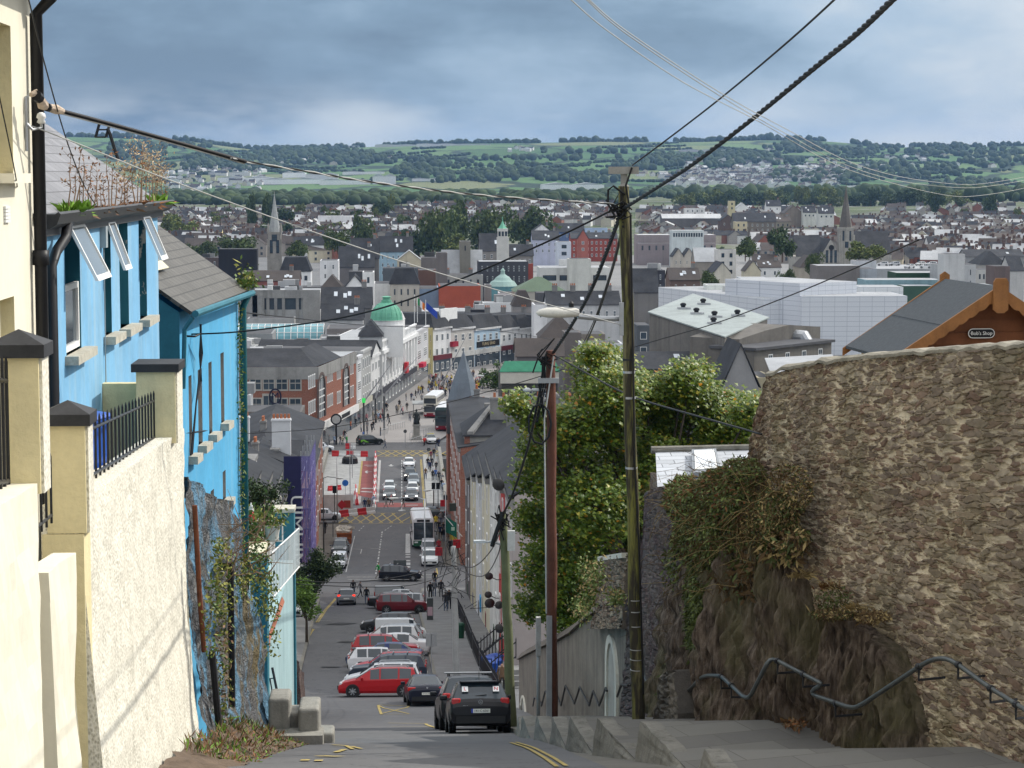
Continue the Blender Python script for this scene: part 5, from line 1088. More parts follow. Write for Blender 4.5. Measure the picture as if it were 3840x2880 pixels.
m=MB();m.lathe([(2.3,0),(1.5,3.0),(.75,5.0),(.03,7.2)],(c.x,Ysp+1.2,c.z-.3),6);m.build('spire',Mt('blue_grey_spire',(.16,.19,.22),.5,.25,.6),t)
m=MB();m.box(x0,x1-.8,290.8,291.2,zt,zt+.25);m.build('ridge_tile',Mt('orange_ridge',(.3,.15,.06),.9,.4,2),t)
chimney(t,(pxr(1030,289),289.4),2.4,1.2,zt-3,ap(1030,866,289).z,4,BRICK)
DISH=Mt('dark_dish',(.055,.052,.05),.6,.3,6);rnd.seed(3)
for i,(x,y,r,lab)in enumerate(((244,197,22,'biggest dark satellite dish high at the eaves of the red house'),(212,508,14,'tilted satellite dish alone on the white house wall'),(209,571,13,'smaller satellite dish of the stacked pair by the white wall'),(214,600,18,'wider satellite dish of the stacked pair by the white wall'),(246,606,15,'satellite dish turned away beside the greenish pole'),(247,686,17,'lowest satellite dish above the area railings'))):
 q=N6(x,y);p=atX(q,XR-.75);d=p.y;rr=r*1.1038/FPX*d;t=fthing('satellite_dish',lab,'satellite dish',p,'satellite dishes on the terrace')
 m=MB();M=Matrix.Translation(p)@Matrix.Rotation(R(100),4,'X')@Matrix.Rotation(R(rnd.uniform(-30,30)),4,'Y');m.lathe([(0.02,.16),(rr*.5,.1),(rr,0),(rr*.98,.02),(rr*.5,.13)],(0,0,0),16,M=M);m.build('dish',DISH,t,smooth=True)
 m=MB();m.tube([p,p+V((.5,.1,-.25)),p+V((.76,.1,-.25))],.03,5);m.build('bracket',DISH,t)
for i,(a,b)in enumerate(((104,128),(130,141),(143,156),(158,170),(172,184),(186,199))):
 n=int((b-a)*2.2);railing(['black area railing nearest the grey pole','black area railing before the red house','black area railing before the first white house','black area railing before the yellow stained house','black area railing before the pale grey house','black area railing before the cream yellow house'][i],[V((4.6,a,zr(a)+.15)),V((4.6,b,zr(b)+.15))],n,1.25,IRON,r=.03,group='area railings of the terrace')
for i,(y,lab)in enumerate(((118,'black railing across the footway edge by the lowest bins'),(126,'black stair railing climbing to the pinkish house'),(134,'black stair railing climbing to the red house door'))):
 railing(lab,[V((4.7,y,zr(y)+.3)),V((6.25,y+.4,zr(y)+1.5))],8,1.1,IRON,r=.03)
for i,(y,x)in enumerate(((120.5,5.0),(122,5.3),(123.5,5.0),(125,5.4))):bin_(['blue wheelie bin at the front of the bins by the area railing','second blue wheelie bin tucked behind the first by the railing','third blue wheelie bin in the row by the area railing','furthest blue wheelie bin of the row by the area railing'][i],(x,y,zr(y)+.2),.3*i,BIN,group='blue bins by the area railing')
m=MB()
for i in range(6):m.box(5.2,6.3,114+i*.3,114+(i+1)*.3+.8,zr(116)-.4,zr(116)+.25*i)
t=fthing('entrance_steps','dark stone entrance steps below the pinkish house','steps',V((5.7,115,18)));m.build('stair',CHIMM,t)
gb=thing('litter_bin','small green bin against the area railings','bin',(4.1,152,zr(152)+.13));m=MB();m.lathe([(.25,0),(.3,.9),(.32,.95),(.2,1.1)],n=12);m.build('bin_body',Mt('green_plastic',(.01,.06,.03),.5),gb)
# ---- east side terrace further down
rnd.seed(9)
for a,b,h,col,lab in((128,141,11.0,(.6,.58,.5),'cream terraced house just beyond the bright blue house'),(141,154,11.3,(.62,.62,.6),'white terraced house with stepped parapet down the hill'),(154,168,11.2,(.36,.34,.3),'grey brown terraced house behind the street trees'),(168,182,11.4,(.66,.66,.63),'white gabled house above the purple scaffold'),(182,203,11.0,(.08,.1,.13),'dark blue house wrapped by the purple scaffold'),(203,217,10.6,(.25,.1,.07),'brick corner house at the foot of the east row')):
 t=terrace_house(lab,(-10.2,a),(-10.2,b),h,col,2.6,10)
 f=Fac((-10.2,a),(-10.2,b));zt=(zr(a)+zr(b))/2+h
 m=MB();m.ext([V((-10.0,a,zt-.3)),V((-10.0,a,zt+.5)),V((-15.2,a,zt+3.3)),V((-20.4,a,zt+.5)),V((-20.4,a,zt-.3))],(0,.45,0));m.build('parapet',Mt('pale_parapet',(.5,.48,.42),.9,.3,.6,streak=.4),t)
for i,(xa,ya,xb,yb,h,lab)in enumerate(((-10,240,-10,262,10.6,'brick corner house with grey roof and dormer beyond the junction'),(-10.5,262,-10.5,292,11.6,'orange brick quay house before the bridge'))):
 t=terrace_house(lab,(xa,ya),(xb,yb),h,(.3,.1,.06),2.4,12,BRICK,5,3)
t=fthing('white_chimney_house','grey roofed house with broad white chimney carrying five red pots','house',V((-16,246,3)));Yc=246
x0,x1=pxr(540,Yc),pxr(668,Yc);zt=ap(600,1012,Yc).z;blockbox(t,x0,x1,Yc,Yc+12,2,zt,OBJCOL,(.2,.2,.2))
m=MB();q=[V((x0,Yc-.2,zt)),V((x1,Yc-.2,zt)),V((x1-1,Yc+6,zt+2.4)),V((x0+1,Yc+6,zt+2.4))];m.ext(q,(0,0,.12));m.ext([V((x1,Yc-.2,zt)),V((x1,Yc+12,zt)),V((x1-1,Yc+6,zt+2.4))],(.05,0,.12));m.build('roof',SLATE,t)
c0,c1=ap(587,905,Yc+1),ap(628,985,Yc+1);chimney(t,((c0 .x+c1 .x)/2,Yc+1.5),c1 .x-c0 .x,1.4,c1 .z-1,c0 .z,5,Mt('white_chimney_render',(.62,.63,.64),.85,.1))
m=MB();a,b=ap(545,975,Yc-.5),ap(600,1010,Yc-.5);m.box(a.x,b.x,Yc-.5,Yc+2,b.z,a.z);m.box(a.x-.3,b.x+.2,Yc-.7,Yc+2.2,a.z,a.z+.25);m.build('dormer',CHIMM,t)
t=fthing('roof_extension','flat roofed white back building beside the blue house pipe','building',V((-13,170,10)));Yq=172
a,b=ap(505,1010,Yq),ap(545,1080,Yq);blockbox(t,a.x,b.x,Yq,Yq+6,9,a.z,OBJCOL,(.62,.62,.6));m=MB();m.box(a.x-.2,b.x+.1,Yq-.1,Yq+6.2,a.z,a.z+.3);m.build('roof',CHIMM,t)
t=fthing('chimney_block','grey house roof with pale twin potted chimney near the blue house','house',V((-20,250,3)));Yq=250
a,b=ap(507,960,Yq),ap(585,1000,Yq);blockbox(t,a.x-6,b.x,Yq,Yq+10,2,a.z-1.5,OBJCOL,(.17,.17,.17));m=MB();q=[V((a.x-6,Yq-.2,a.z-1.5)),V((b.x,Yq-.2,a.z-1.5)),V((b.x-1,Yq+5,a.z+.8)),V((a.x-6,Yq+5,a.z+.8))];m.ext(q,(0,0,.1));m.build('roof',SLATE,t);cc=ap(520,935,Yq);chimney(t,(cc.x,Yq+3),1.6,1,a.z,ap(520,905,Yq).z,3,Mt('white_chimney_render',(.62,.63,.64),.85,.1))
# ---- scaffold
PURP=NT('purple_netting');PURP.base((.12,.09,.38));tr=PURP.node('ShaderNodeBsdfTransparent');mx=PURP.node('ShaderNodeMixShader');mx.inputs[0].default_value=.55;PURP.l.new(tr.outputs[0],mx.inputs[1]);PURP.l.new(PURP.b.outputs[0],mx.inputs[2]);PURP.l.new(mx.outputs[0],PURP.n['Material Output'].inputs[0]);PURP.set(.8)
t=fthing('scaffold','scaffold wrapped in purple netting with a dark banner of white letters','scaffold',V((-8.8,195,6)));Y0,Y1s=190,202
xa,xb=ap(613,1000,Y0).x,ap(682,1000,Y1s).x;xm=ap(650,1000,Y0).x;zt=ap(640,985,Y0).z;zb=zr(Y1s)
m=MB()
for x in(xm,(xm+xb)/2,xb-.15):
 for y in(Y0,Y0+4,Y0+8,Y1s):m.tube([(x,y,zr(y)),(x,y,zt+.4)],.05,5)
for k in range(7):
 z=zb+1.9+k*1.75
 if z<zt:
  for y in(Y0,Y1s):m.tube([(xa,y,z),(xb,y,z)],.045,5)
  for x in(xm,xb-.15):m.tube([(x,Y0-.3,z+.9),(x,Y1s,z+.9)],.04,5)
m.build('tube_frame',GALV,t)
for k in range(7):
 z=zb+1.8+k*1.75
 if z<zt:m=MB();m.box(xm,xb-.2,Y0,Y1s,z,z+.07);m.build('plank_deck',Mt('scaffold_plank',(.38,.27,.2),.9,.3,1),t)
m=MB();m.poly((xb,Y0,zb),(xb,Y1s,zb),(xb,Y1s,zt),(xb,Y0,zt));m.poly((xm,Y0-.1,zb+2),(xb,Y0-.1,zb+2),(xb,Y0-.1,zt),(xm,Y0-.1,zt));m.build('netting',PURP.m,t)
m=MB();m.ext([V((xa,Y0-.2,zb+2.2)),V((xm,Y0-.2,zb+2.2)),V((xm,Y0-.2,zt)),V((xa,Y0-.2,zt))],(0,.05,0));bn=m.build('banner',Mt('dark_blue_banner',(.02,.02,.075),.6),t)
tx=text('UIMUIM',1.5,WHITE,None,((xa+xm)/2+.3,Y0-.23,(zb+zt)/2+1.0),(R(90),R(90),0),sx=1.25)
def font_to_mesh(o,parent=None):
 dg=bpy.context.evaluated_depsgraph_get();me=bpy.data.meshes.new_from_object(o.evaluated_get(dg));M=o.matrix_basis.copy();col=o.users_collection[0]
 n=bpy.data.objects.new('lettering',me);COL.objects.link(n);bpy.data.objects.remove(o)
 if parent:n.parent=parent;n.matrix_parent_inverse=parent.matrix_parent_inverse.inverted()if False else Matrix.Identity(4)
 n.matrix_basis=M;return n
font_to_mesh(PLATE_TXT,PLATE_SG);o=font_to_mesh(tx,bn)
# ---- vehicles
def paint():
 n=NT('car_paint');n.base(n.node('ShaderNodeObjectInfo').outputs['Color']);n.b.inputs['Coat Weight'].default_value=.2;n.b.inputs['Coat Roughness'].default_value=.06;return n.set(.28,0,.25)
PAINT=paint();CGLASS=Mglass('car_glass',(.02,.028,.035),.06);RUB=Mt('tyre_rubber',(.018,.018,.018),.8,.3,4);ALLOY=Mt('alloy_rim',(.42,.43,.44),.35,.2,6,metal=.6);HEADL=Mt('headlight_glass',(.72,.74,.76),.15,.1,4,spec=.6);PLATE=Mt('number_plate',(.75,.75,.68),.5,.1);TRIM=Mt('black_trim',(.02,.02,.021),.5,.2,3)
def em(name,c,s,a=.5):
 n=NT(name);n.base(c);n.b.inputs['Emission Color'].default_value=(*c,1);n.b.inputs['Emission Strength'].default_value=s;return n.set(.3)
TAIL=Mt('tail_light_red',(.45,.012,.01),.2,.2,6,spec=.6);BRAKE=em('lit_brake_light',(.9,.03,.01),2.0);HEADON=em('lit_headlight',(1,.95,.85),3.0)
CT={'hatch':(4.0,1.69,1.46,[(-.5,.5,.68,.74,.80,.76),(-.492,.30,.80,.86,.83,.78),(-.475,.24,.90,.95,.845,.76),(-.40,.22,.93,1.40,.845,.60),(-.36,.2,.93,1.445,.845,.60),(-.22,.2,.93,1.46,.845,.61),(-.20,.2,.92,1.46,.845,.61),(-.01,.2,.91,1.455,.845,.61),(.01,.2,.91,1.45,.845,.61),(.10,.2,.90,1.41,.845,.62),(.27,.2,.89,.96,.845,.74),(.42,.2,.80,.84,.83,.70),(.485,.22,.62,.70,.78,.62),(.5,.35,.5,.56,.70,.55)],(2,3),(9,10),(4,6,8)),'estate':(4.25,1.75,1.52,[(-.5,.5,.68,.74,.82,.78),(-.492,.30,.80,.86,.86,.80),(-.478,.24,.92,.98,.875,.79),(-.435,.22,.95,1.44,.875,.62),(-.40,.2,.95,1.49,.875,.63),(-.26,.2,.94,1.52,.875,.64),(-.24,.2,.94,1.52,.875,.64),(-.03,.2,.92,1.515,.875,.64),(-.01,.2,.92,1.51,.875,.64),(.10,.2,.91,1.45,.875,.65),(.28,.2,.90,.97,.875,.76),(.42,.2,.78,.83,.86,.70),(.487,.22,.6,.68,.80,.6),(.5,.33,.48,.54,.7,.5)],(2,3),(9,10),(4,6,8)),'suv':(4.4,1.85,1.68,[(-.5,.55,.8,.86,.86,.82),(-.492,.36,.95,1.0,.91,.84),(-.478,.3,1.03,1.08,.925,.82),(-.42,.28,1.05,1.60,.925,.66),(-.38,.26,1.05,1.65,.925,.67),(-.24,.26,1.04,1.68,.925,.68),(-.22,.26,1.04,1.68,.925,.68),(-.02,.26,1.03,1.67,.925,.68),(0,.26,1.03,1.665,.925,.68),(.09,.26,1.02,1.6,.925,.69),(.24,.26,1.01,1.10,.925,.80),(.43,.26,.95,1.0,.91,.78),(.49,.28,.75,.86,.86,.7),(.5,.4,.6,.66,.78,.6)],(2,3),(9,10),(4,6,8)),'saloon':(4.75,1.84,1.46,[(-.5,.48,.7,.78,.84,.78),(-.49,.3,.85,.92,.90,.80),(-.47,.24,.92,1.0,.92,.80),(-.34,.22,.93,1.04,.92,.78),(-.22,.2,.92,1.40,.92,.60),(-.16,.2,.92,1.45,.92,.60),(-.06,.2,.91,1.46,.92,.61),(-.04,.2,.91,1.46,.92,.61),(.0,.2,.91,1.455,.92,.61),(.10,.2,.9,1.40,.92,.62),(.24,.2,.89,.98,.92,.76),(.42,.2,.78,.84,.90,.72),(.488,.22,.6,.68,.84,.62),(.5,.33,.48,.54,.74,.5)],(3,4),(9,10),(4,5,8)),'van':(5.0,1.95,1.97,[(-.5,.45,.9,1.75,.94,.80),(-.495,.35,.95,1.90,.96,.82),(-.49,.3,1.1,1.94,.97,.82),(-.48,.3,1.12,1.96,.975,.83),(-.3,.28,1.12,1.97,.975,.83),(-.08,.28,1.12,1.97,.975,.83),(-.06,.28,1.12,1.97,.975,.83),(.14,.28,1.12,1.96,.975,.83),(.16,.28,1.12,1.95,.975,.82),(.25,.28,1.10,1.86,.975,.80),(.38,.28,1.08,1.16,.96,.84),(.46,.28,.95,1.02,.93,.78),(.494,.3,.7,.8,.88,.7),(.5,.4,.55,.6,.8,.6)],(1,2),(9,10),(8,))}
def car_proto(kind,label,color,detail=False,rails=False,plate=None,brake=False,hon=False,emblem=False):
 L,Wd,H,ST,rw,ws,sw=CT[kind]
 t=thing('car' if kind!='van' else 'van',label,'van' if kind=='van' else 'car');rings=[]
 for y,lo,be,to,hw,ht in ST:
  h=[(0,lo),(hw*.88,lo),(hw*.97,lo+.12),(hw,(lo+be)/2),(hw*.985,be-.05),(hw*.96,be),(ht,to-.045),(ht*.85,to-.01),(0,to+.015)]
  rings.append([V((x,y*L,z))for x,z in h]+[V((-x,y*L,z))for x,z in h[-2:0:-1]])
 n=len(rings[0]);body=MB();gl={'windscreen':MB(),'rear_window':MB(),'side_window':MB(),'side_window2':MB()}
 for i in range(len(rings)-1):
  for k in range(n):
   q=(rings[i][k],rings[i][(k+1)%n],rings[i+1][(k+1)%n],rings[i+1][k]);tgt=body
   if k in(6,7,8,9)and(i,i+1)==ws:tgt=gl['windscreen']
   elif k in(6,7,8,9)and(i,i+1)==rw:tgt=gl['rear_window']
   elif k==5 and i in sw:tgt=gl['side_window']
   elif k==10 and i in sw:tgt=gl['side_window2']
   tgt.add(q[::-1],[(0,1,2,3)])
 body.add(rings[0],[range(n)]);body.add(rings[-1],[range(n)[::-1]])
 b=body.build('body',PAINT,t,smooth=True,loc=(0,0,0),col=color)
 es=b.modifiers.new('e','EDGE_SPLIT');es.split_angle=R(38)
 for k,g in gl.items():
  if g.f:g.build(k.replace('2',''),CGLASS,t,loc=(0,0,0))
 r=.31 if kind!='suv' else.36
 wm=MB();wm.lathe([(r*.62,-.1),(r*.95,-.1),(r,-.06),(r,.06),(r*.95,.1),(r*.62,.1)],n=20,M=Matrix.Rotation(R(90),4,'Y'));wmesh=wm.mesh('wheel',RUB)
 rm=MB();rm.lathe([(r*.66,-.085),(r*.66,.085)],n=16,M=Matrix.Rotation(R(90),4,'Y'),mi=1)
 for k in range(7):a=2*math.pi*k/7;M=Matrix.Rotation(a,4,'X');rm.box(-.1,.1,-.035,.035,.05,r*.64,0,M)
 rm.lathe([(.06,-.105),(.06,.105)],n=10,M=Matrix.Rotation(R(90),4,'Y'));rmesh=rm.mesh('rim',[ALLOY,TRIM])
 for sx in(-1,1):
  for y in(-.31*L,.315*L):
   w=ob('wheel',wmesh,t,(sx*(Wd/2-.085),y,r));ob('rim',rmesh,w,(0,0,0))
   a=MB();a.lathe([(r+.055,-.012),(r+.055,.012)],n=20,M=Matrix.Rotation(R(90),4,'Y'));a.build('wheel_arch',TRIM,t,loc=(sx*(Wd/2-.005),y,r+.01))
  z={'hatch':.82,'estate':.82,'suv':.98,'saloon':.84,'van':.98}[kind]
  a=MB();a.box(-.125,.125,-.04,.06,-.16,.15)if kind not in('saloon','van')else a.box(-.2,.2,-.05,.04,-.1,.1)if kind=='saloon' else a.box(-.07,.07,-.05,.03,-.3,.3)
  o=a.build('tail_light',BRAKE if brake else TAIL,t,loc=(sx*(Wd/2-(.17 if kind!='van' else.1)),-.483*L if kind!='van' else-.5*L,z));bv=o.modifiers.new('b','BEVEL');bv.width=.04;bv.segments=2
  a=MB();a.box(-.17,.17,-.09,.05,-.08,.09);o=a.build('headlight',HEADON if hon else HEADL,t,loc=(sx*(Wd/2-.24),.465*L,z-.1));bv=o.modifiers.new('b','BEVEL');bv.width=.05;bv.segments=2
  a=MB();a.box(-.11,.11,-.06,.07,-.07,.08);o=a.build('mirror',PAINT,t,loc=(sx*(Wd/2+.08),.2*L,{'suv':1.12,'van':1.2}.get(kind,.98)),col=color);bv=o.modifiers.new('b','BEVEL');bv.width=.04;bv.segments=2
 for y,s in((-.503*L,-1),(.503*L,1)):
  a=MB();a.box(-.26,.26,-.012,.012,-.056,.056);pl=a.build('number_plate',PLATE,t,loc=(0,y,.62 if s<0 else.45))
  a=MB();a.box(-Wd*.4,Wd*.4,-.02,.02,-.1,.1);a.build('bumper_grille',TRIM,t,loc=(0,y*.996,.38 if s<0 else.5))
 if rails:
  for sx in(-1,1):a=MB();a.tube([(sx*.62,-.36*L,H-.0),(sx*.62,-.33*L,H+.06),(sx*.62,.02*L,H+.05),(sx*.62,.05*L,H-.02)],.022,6);a.build('roof_rail',ALLOY,t,loc=(0,0,0))
 return t
def place(t,p,hd,lift=0):
 t.location=V((p[0],p[1],zr(p[1])+lift));t.rotation_euler=rotz_on(p[1],hd);return t
def recolor(t,c):
 for ch in t.children:
  if ch.name.split('.')[0]in('body','mirror'):ch.color=(*c,1)
PR={}
def car(kind,label,p,hd,color,group=None,**k):
 key=(kind,k.get('rails',False),k.get('brake',False),k.get('hon',False))
 if key in PR:t=copy_tree(PR[key]);tag(t,label,'van' if kind=='van' else 'car')
 else:t=car_proto(kind,label,color,**k);PR[key]=t
 recolor(t,color);place(t,p,hd)
 if group:t['group']=group
 if 'delivery van' in label:t.scale=(.85,.72,.8)
 return t
t=car('hatch','black hatchback with learner stickers parked closest to the camera',(2.12,61.1),R(1),(.006,.006,.008));polo=t
Lh=4.0
a=MB();a.lathe([(.062,0),(.062,.012)],n=20,M=Matrix.Rotation(R(90),4,'X'));e=a.build('badge',ALLOY,t,loc=(0,-.496*Lh,.86));a=MB();a.lathe([(.052,.012),(.052,.016)],n=20,M=Matrix.Rotation(R(90),4,'X'));a.build('badge_field',TRIM,e,loc=(0,0,0))
def strokes(mb,segs,w,y):
 for(x0,z0),(x1,z1)in segs:
  d=V((x1-x0,0,z1-z0)).normalized()*w;nrm=V((-d.z,0,d.x));p,q=V((x0,y,z0)),V((x1,y,z1));mb.ext([p-nrm,q-nrm,q+nrm,p+nrm],(0,-.004,0))
a=MB();strokes(a,[((-.022,.042),(0,.006)),((0,.006),(.022,.042)),((-.042,.018),(-.02,-.036)),((-.02,-.036),(0,.0)),((0,0),(.02,-.036)),((.02,-.036),(.042,.018))],.005,-.018);a.build('badge_mark',ALLOY,e,loc=(0,0,0))
pl=[c for c in t.children if c.name.startswith('number_plate')][0]
font_to_mesh(text('141-C-6361',.088,BLACK,None,(.03,-.016,0),(R(90),0,0)),pl);a=MB();a.box(-.26,-.215,-.015,-.012,-.056,.056);a.build('blue_band',Mt('plate_blue',(.02,.05,.4),.5),pl,loc=(0,0,0))
font_to_mesh(text('POLO',.055,ALLOY,None,(-.42,-.498*Lh,.755),(R(90),0,0)),t)
RW=V((0,-.4375*Lh,1.18))
for x,c1,ch in((-.42,(.75,.75,.75),'L'),(.44,(.75,.74,.74),'N')):
 st=MB();st.box(-.085,.085,-.004,.004,-.085,.085);s=st.build('sticker',Mt('white_sticker',c1,.6),t,loc=(x,-.448*Lh,1.22));s.rotation_euler=(R(-32),0,0)
 font_to_mesh(text(ch,.15,Mt('sticker_red',(.55,.03,.04),.6),None,(0,-.007,0),(R(90),0,0)),s)
a=MB();a.tube([(0,0,0),(0,-.12,.28)],.008,5);a.build('aerial',TRIM,t,loc=(0,-.3*Lh,1.44));a=MB();a.tube([(-.02,0,0),(.3,-.02,.03)],.012,5);a.build('rear_wiper',TRIM,t,loc=(-.12,-.462*Lh,1.03))
a=MB();a.box(-.56,.56,-.14,.1,0,.03);a.build('tailgate_spoiler',PAINT,t,loc=(0,-.40*Lh,1.40),col=(.006,.006,.008))
t=car('suv','black car with silver roof bars just ahead of the learner hatchback',(2.02,67.6),R(2),(.008,.008,.01))
a=MB()
for y in(-.3,-1.1):a.tube([(-.72,y,1.76),(.72,y,1.76)],.03,6)
a.build('roof_bar',ALLOY,t,loc=(0,0,0));a=MB()
for y in(-.3,-1.1):
 for x in(-.6,.6):a.tube([(x,y,1.62),(x,y,1.76)],.02,5)
a.build('roof_bar_foot',TRIM,t,loc=(0,0,0))
p=gnd(D(925,1558),90);t=car('saloon','dark blue saloon with number plate parked behind the red estate car',(p.x,106),R(3),(.008,.010,.022));pl=[c for c in t.children if c.name.startswith('number_plate')][0]
font_to_mesh(text('07-KE-9799',.088,BLACK,None,(.0,-.016,0),(R(90),0,0)),pl);a=MB();a.lathe([(.045,0),(.045,.012)],n=14,M=Matrix.Rotation(R(90),4,'X'));a.build('badge',ALLOY,t,loc=(0,-.493*4.75,.9))
GR='cars parked side by side down the hill'
def PX(px,Y):return(ap(px,1400,Y).x,Y)
LFT,RGT_=R(90),R(-90)
for kd,px,Y,hd,col,lab,kw in(('estate',819,113,LFT-.06,(.36,.008,.012),'bright red estate car at the camera end of the parked row',dict(rails=True)),('estate',826,117.2,LFT-.05,(.62,.63,.63),'white estate car parked directly behind the red estate',dict(rails=True)),('suv',838,121,LFT-.04,(.02,.028,.045),'dark blue grey car second behind the red estate',{}),('estate',842,124.8,LFT-.06,(.42,.015,.025),'red car with pale roof between dark blue and white cars',dict(rails=True)),('hatch',823,128.8,RGT_+.05,(.68,.68,.68),'white hatchback parked tail towards the road centre',{}),('saloon',832,132.8,LFT-.05,(.012,.03,.13),'navy blue saloon behind the white hatchback',{}),('suv',833,136.8,RGT_+.04,(.40,.015,.02),'red crossover with its tail lamp towards the road centre',{}),('saloon',850,140.6,LFT-.05,(.68,.68,.68),'sleek white saloon beside the red crossover',{}),('suv',836,144.4,LFT-.04,(.64,.65,.65),'white crossover with dark windows behind the white saloon',dict(rails=True)),('hatch',852,148.2,LFT-.04,(.38,.39,.40),'silver grey hatchback halfway along the parked row',{}),('van',866,152.2,RGT_,(.66,.67,.68),'white delivery van among the parked cars by the lamp post',{}),('hatch',852,156,LFT-.04,(.45,.015,.02),'small red hatchback next to the white delivery van',{}),('hatch',838,159.6,LFT-.04,(.03,.032,.036),'dark grey hatchback ending the closer half of the row',{}),('suv',869,183,RGT_+.05,(.13,.008,.014),'maroon high roofed car starting the further half of the row',dict(rails=True)),('estate',866,187,LFT-.05,(.42,.43,.44),'silver estate car hidden behind the maroon car',{}),('saloon',852,191.2,RGT_+.05,(.012,.012,.014),'black saloon in front of the silver van',{}),('saloon',860,195.2,LFT,(.45,.46,.47),'pale silver saloon between the black saloon and silver van',{}),('van',852,200,RGT_+.04,(.30,.31,.31),'silver grey passenger van at the far end of the row',{}),('suv',866,226,RGT_-.1,(.010,.012,.02),'black crossover turning at the junction beyond the van',{})):
 car(kd,lab,PX(px,Y),hd,col,GR if Y<210 else None,**kw)
def gcar(kd,cr,x,y,hd,col,lab,dy=0,grp=None,**kw):
 p=gnd(cr(x,y),100);return car(kd,lab,(p.x,p.y+dy),hd,col,grp,**kw)
FACE=R(180);QB='cars queuing on the bridge'
gcar('saloon',K5,1265,372,FACE,(.66,.67,.68),'white saloon at the back of the bridge queue',2,QB);gcar('suv',K5,1275,487,FACE,(.02,.022,.025),'black crossover second in the bridge queue',2,QB,hon=True)
gcar('estate',K5,1305,530,FACE,(.16,.19,.21),'slate grey car third in the bridge queue',2,QB);gcar('hatch',K5,1298,606,FACE,(.66,.67,.66),'white hatchback with yellowish lamp in the bridge queue',2,QB);gcar('saloon',K5,1288,662,FACE,(.05,.06,.07),'dark grey saloon at the front of the queue by the double line',2,QB,hon=True)
gcar('hatch',K5,1090,592,FACE,(.6,.63,.64),'white hatchback in the middle lane of the bridge',2,QB);gcar('saloon',K5,1090,652,FACE,(.1,.115,.125),'grey saloon at the crossing in the middle lane',2,QB,hon=True)
gcar('hatch',K5,520,835,R(-90),(.60,.64,.68),'pale silver hatchback on the quay beside the hoarding',1);gcar('saloon',K5,1440,815,R(80),(.06,.065,.07),'dark car crossing behind the coach',1)
gcar('van',K5,1440,1150,FACE,(.55,.57,.6),'pale van parked behind the white crossover at the kerb',2);gcar('suv',K5,1450,1248,FACE,(.68,.69,.69),'white crossover parked at the kerb with yellow lines',2)
gcar('van',K5,636,1276,FACE-.06,(.62,.63,.64),'white panel van parked below the skip',2.4);gcar('suv',K5,648,1160,FACE-.05,(.07,.085,.09),'dark grey car parked between the van and the skip',2.4)
gcar('hatch',K5,702,1590,R(2),(.24,.245,.25),'silver grey car driving away with lit brake lights',2,brake=True)
gcar('hatch',K5,490,225,R(-90),(.64,.66,.68),'white car on the far quay by the balustrade',1);tx_=gcar('saloon',K5,1458,155,FACE+.15,(.45,.46,.47),'silver taxi with roof sign beside the monument',2);a=MB();a.box(-.6,.6,-.1,.1,0,.16);a.build('taxi_sign',Mt('taxi_sign_yellow',(.7,.62,.3),.5),tx_,loc=(0,.1,1.46))
t=gcar('suv',K5,915,172,R(-70),(.012,.015,.012),'black car with green flame graphics by the plaza',2);gcar('hatch',K6,190,345,R(180),(.45,.47,.49),'silver car half hidden under the street tree',2)
a=MB();a.poly((.93,-1.9,.6),(.935,-.4,.5),(.93,-.9,.75),(.93,-1.3,1.0),(.93,-1.9,.95));a.poly((-.93,-1.9,.6),(-.935,-.4,.5),(-.93,-.9,.75),(-.93,-1.3,1.0),(-.93,-1.9,.95));a.build('flame_graphic',Mt('lime_green',(.2,.5,.05),.4),t,loc=(0,0,0))
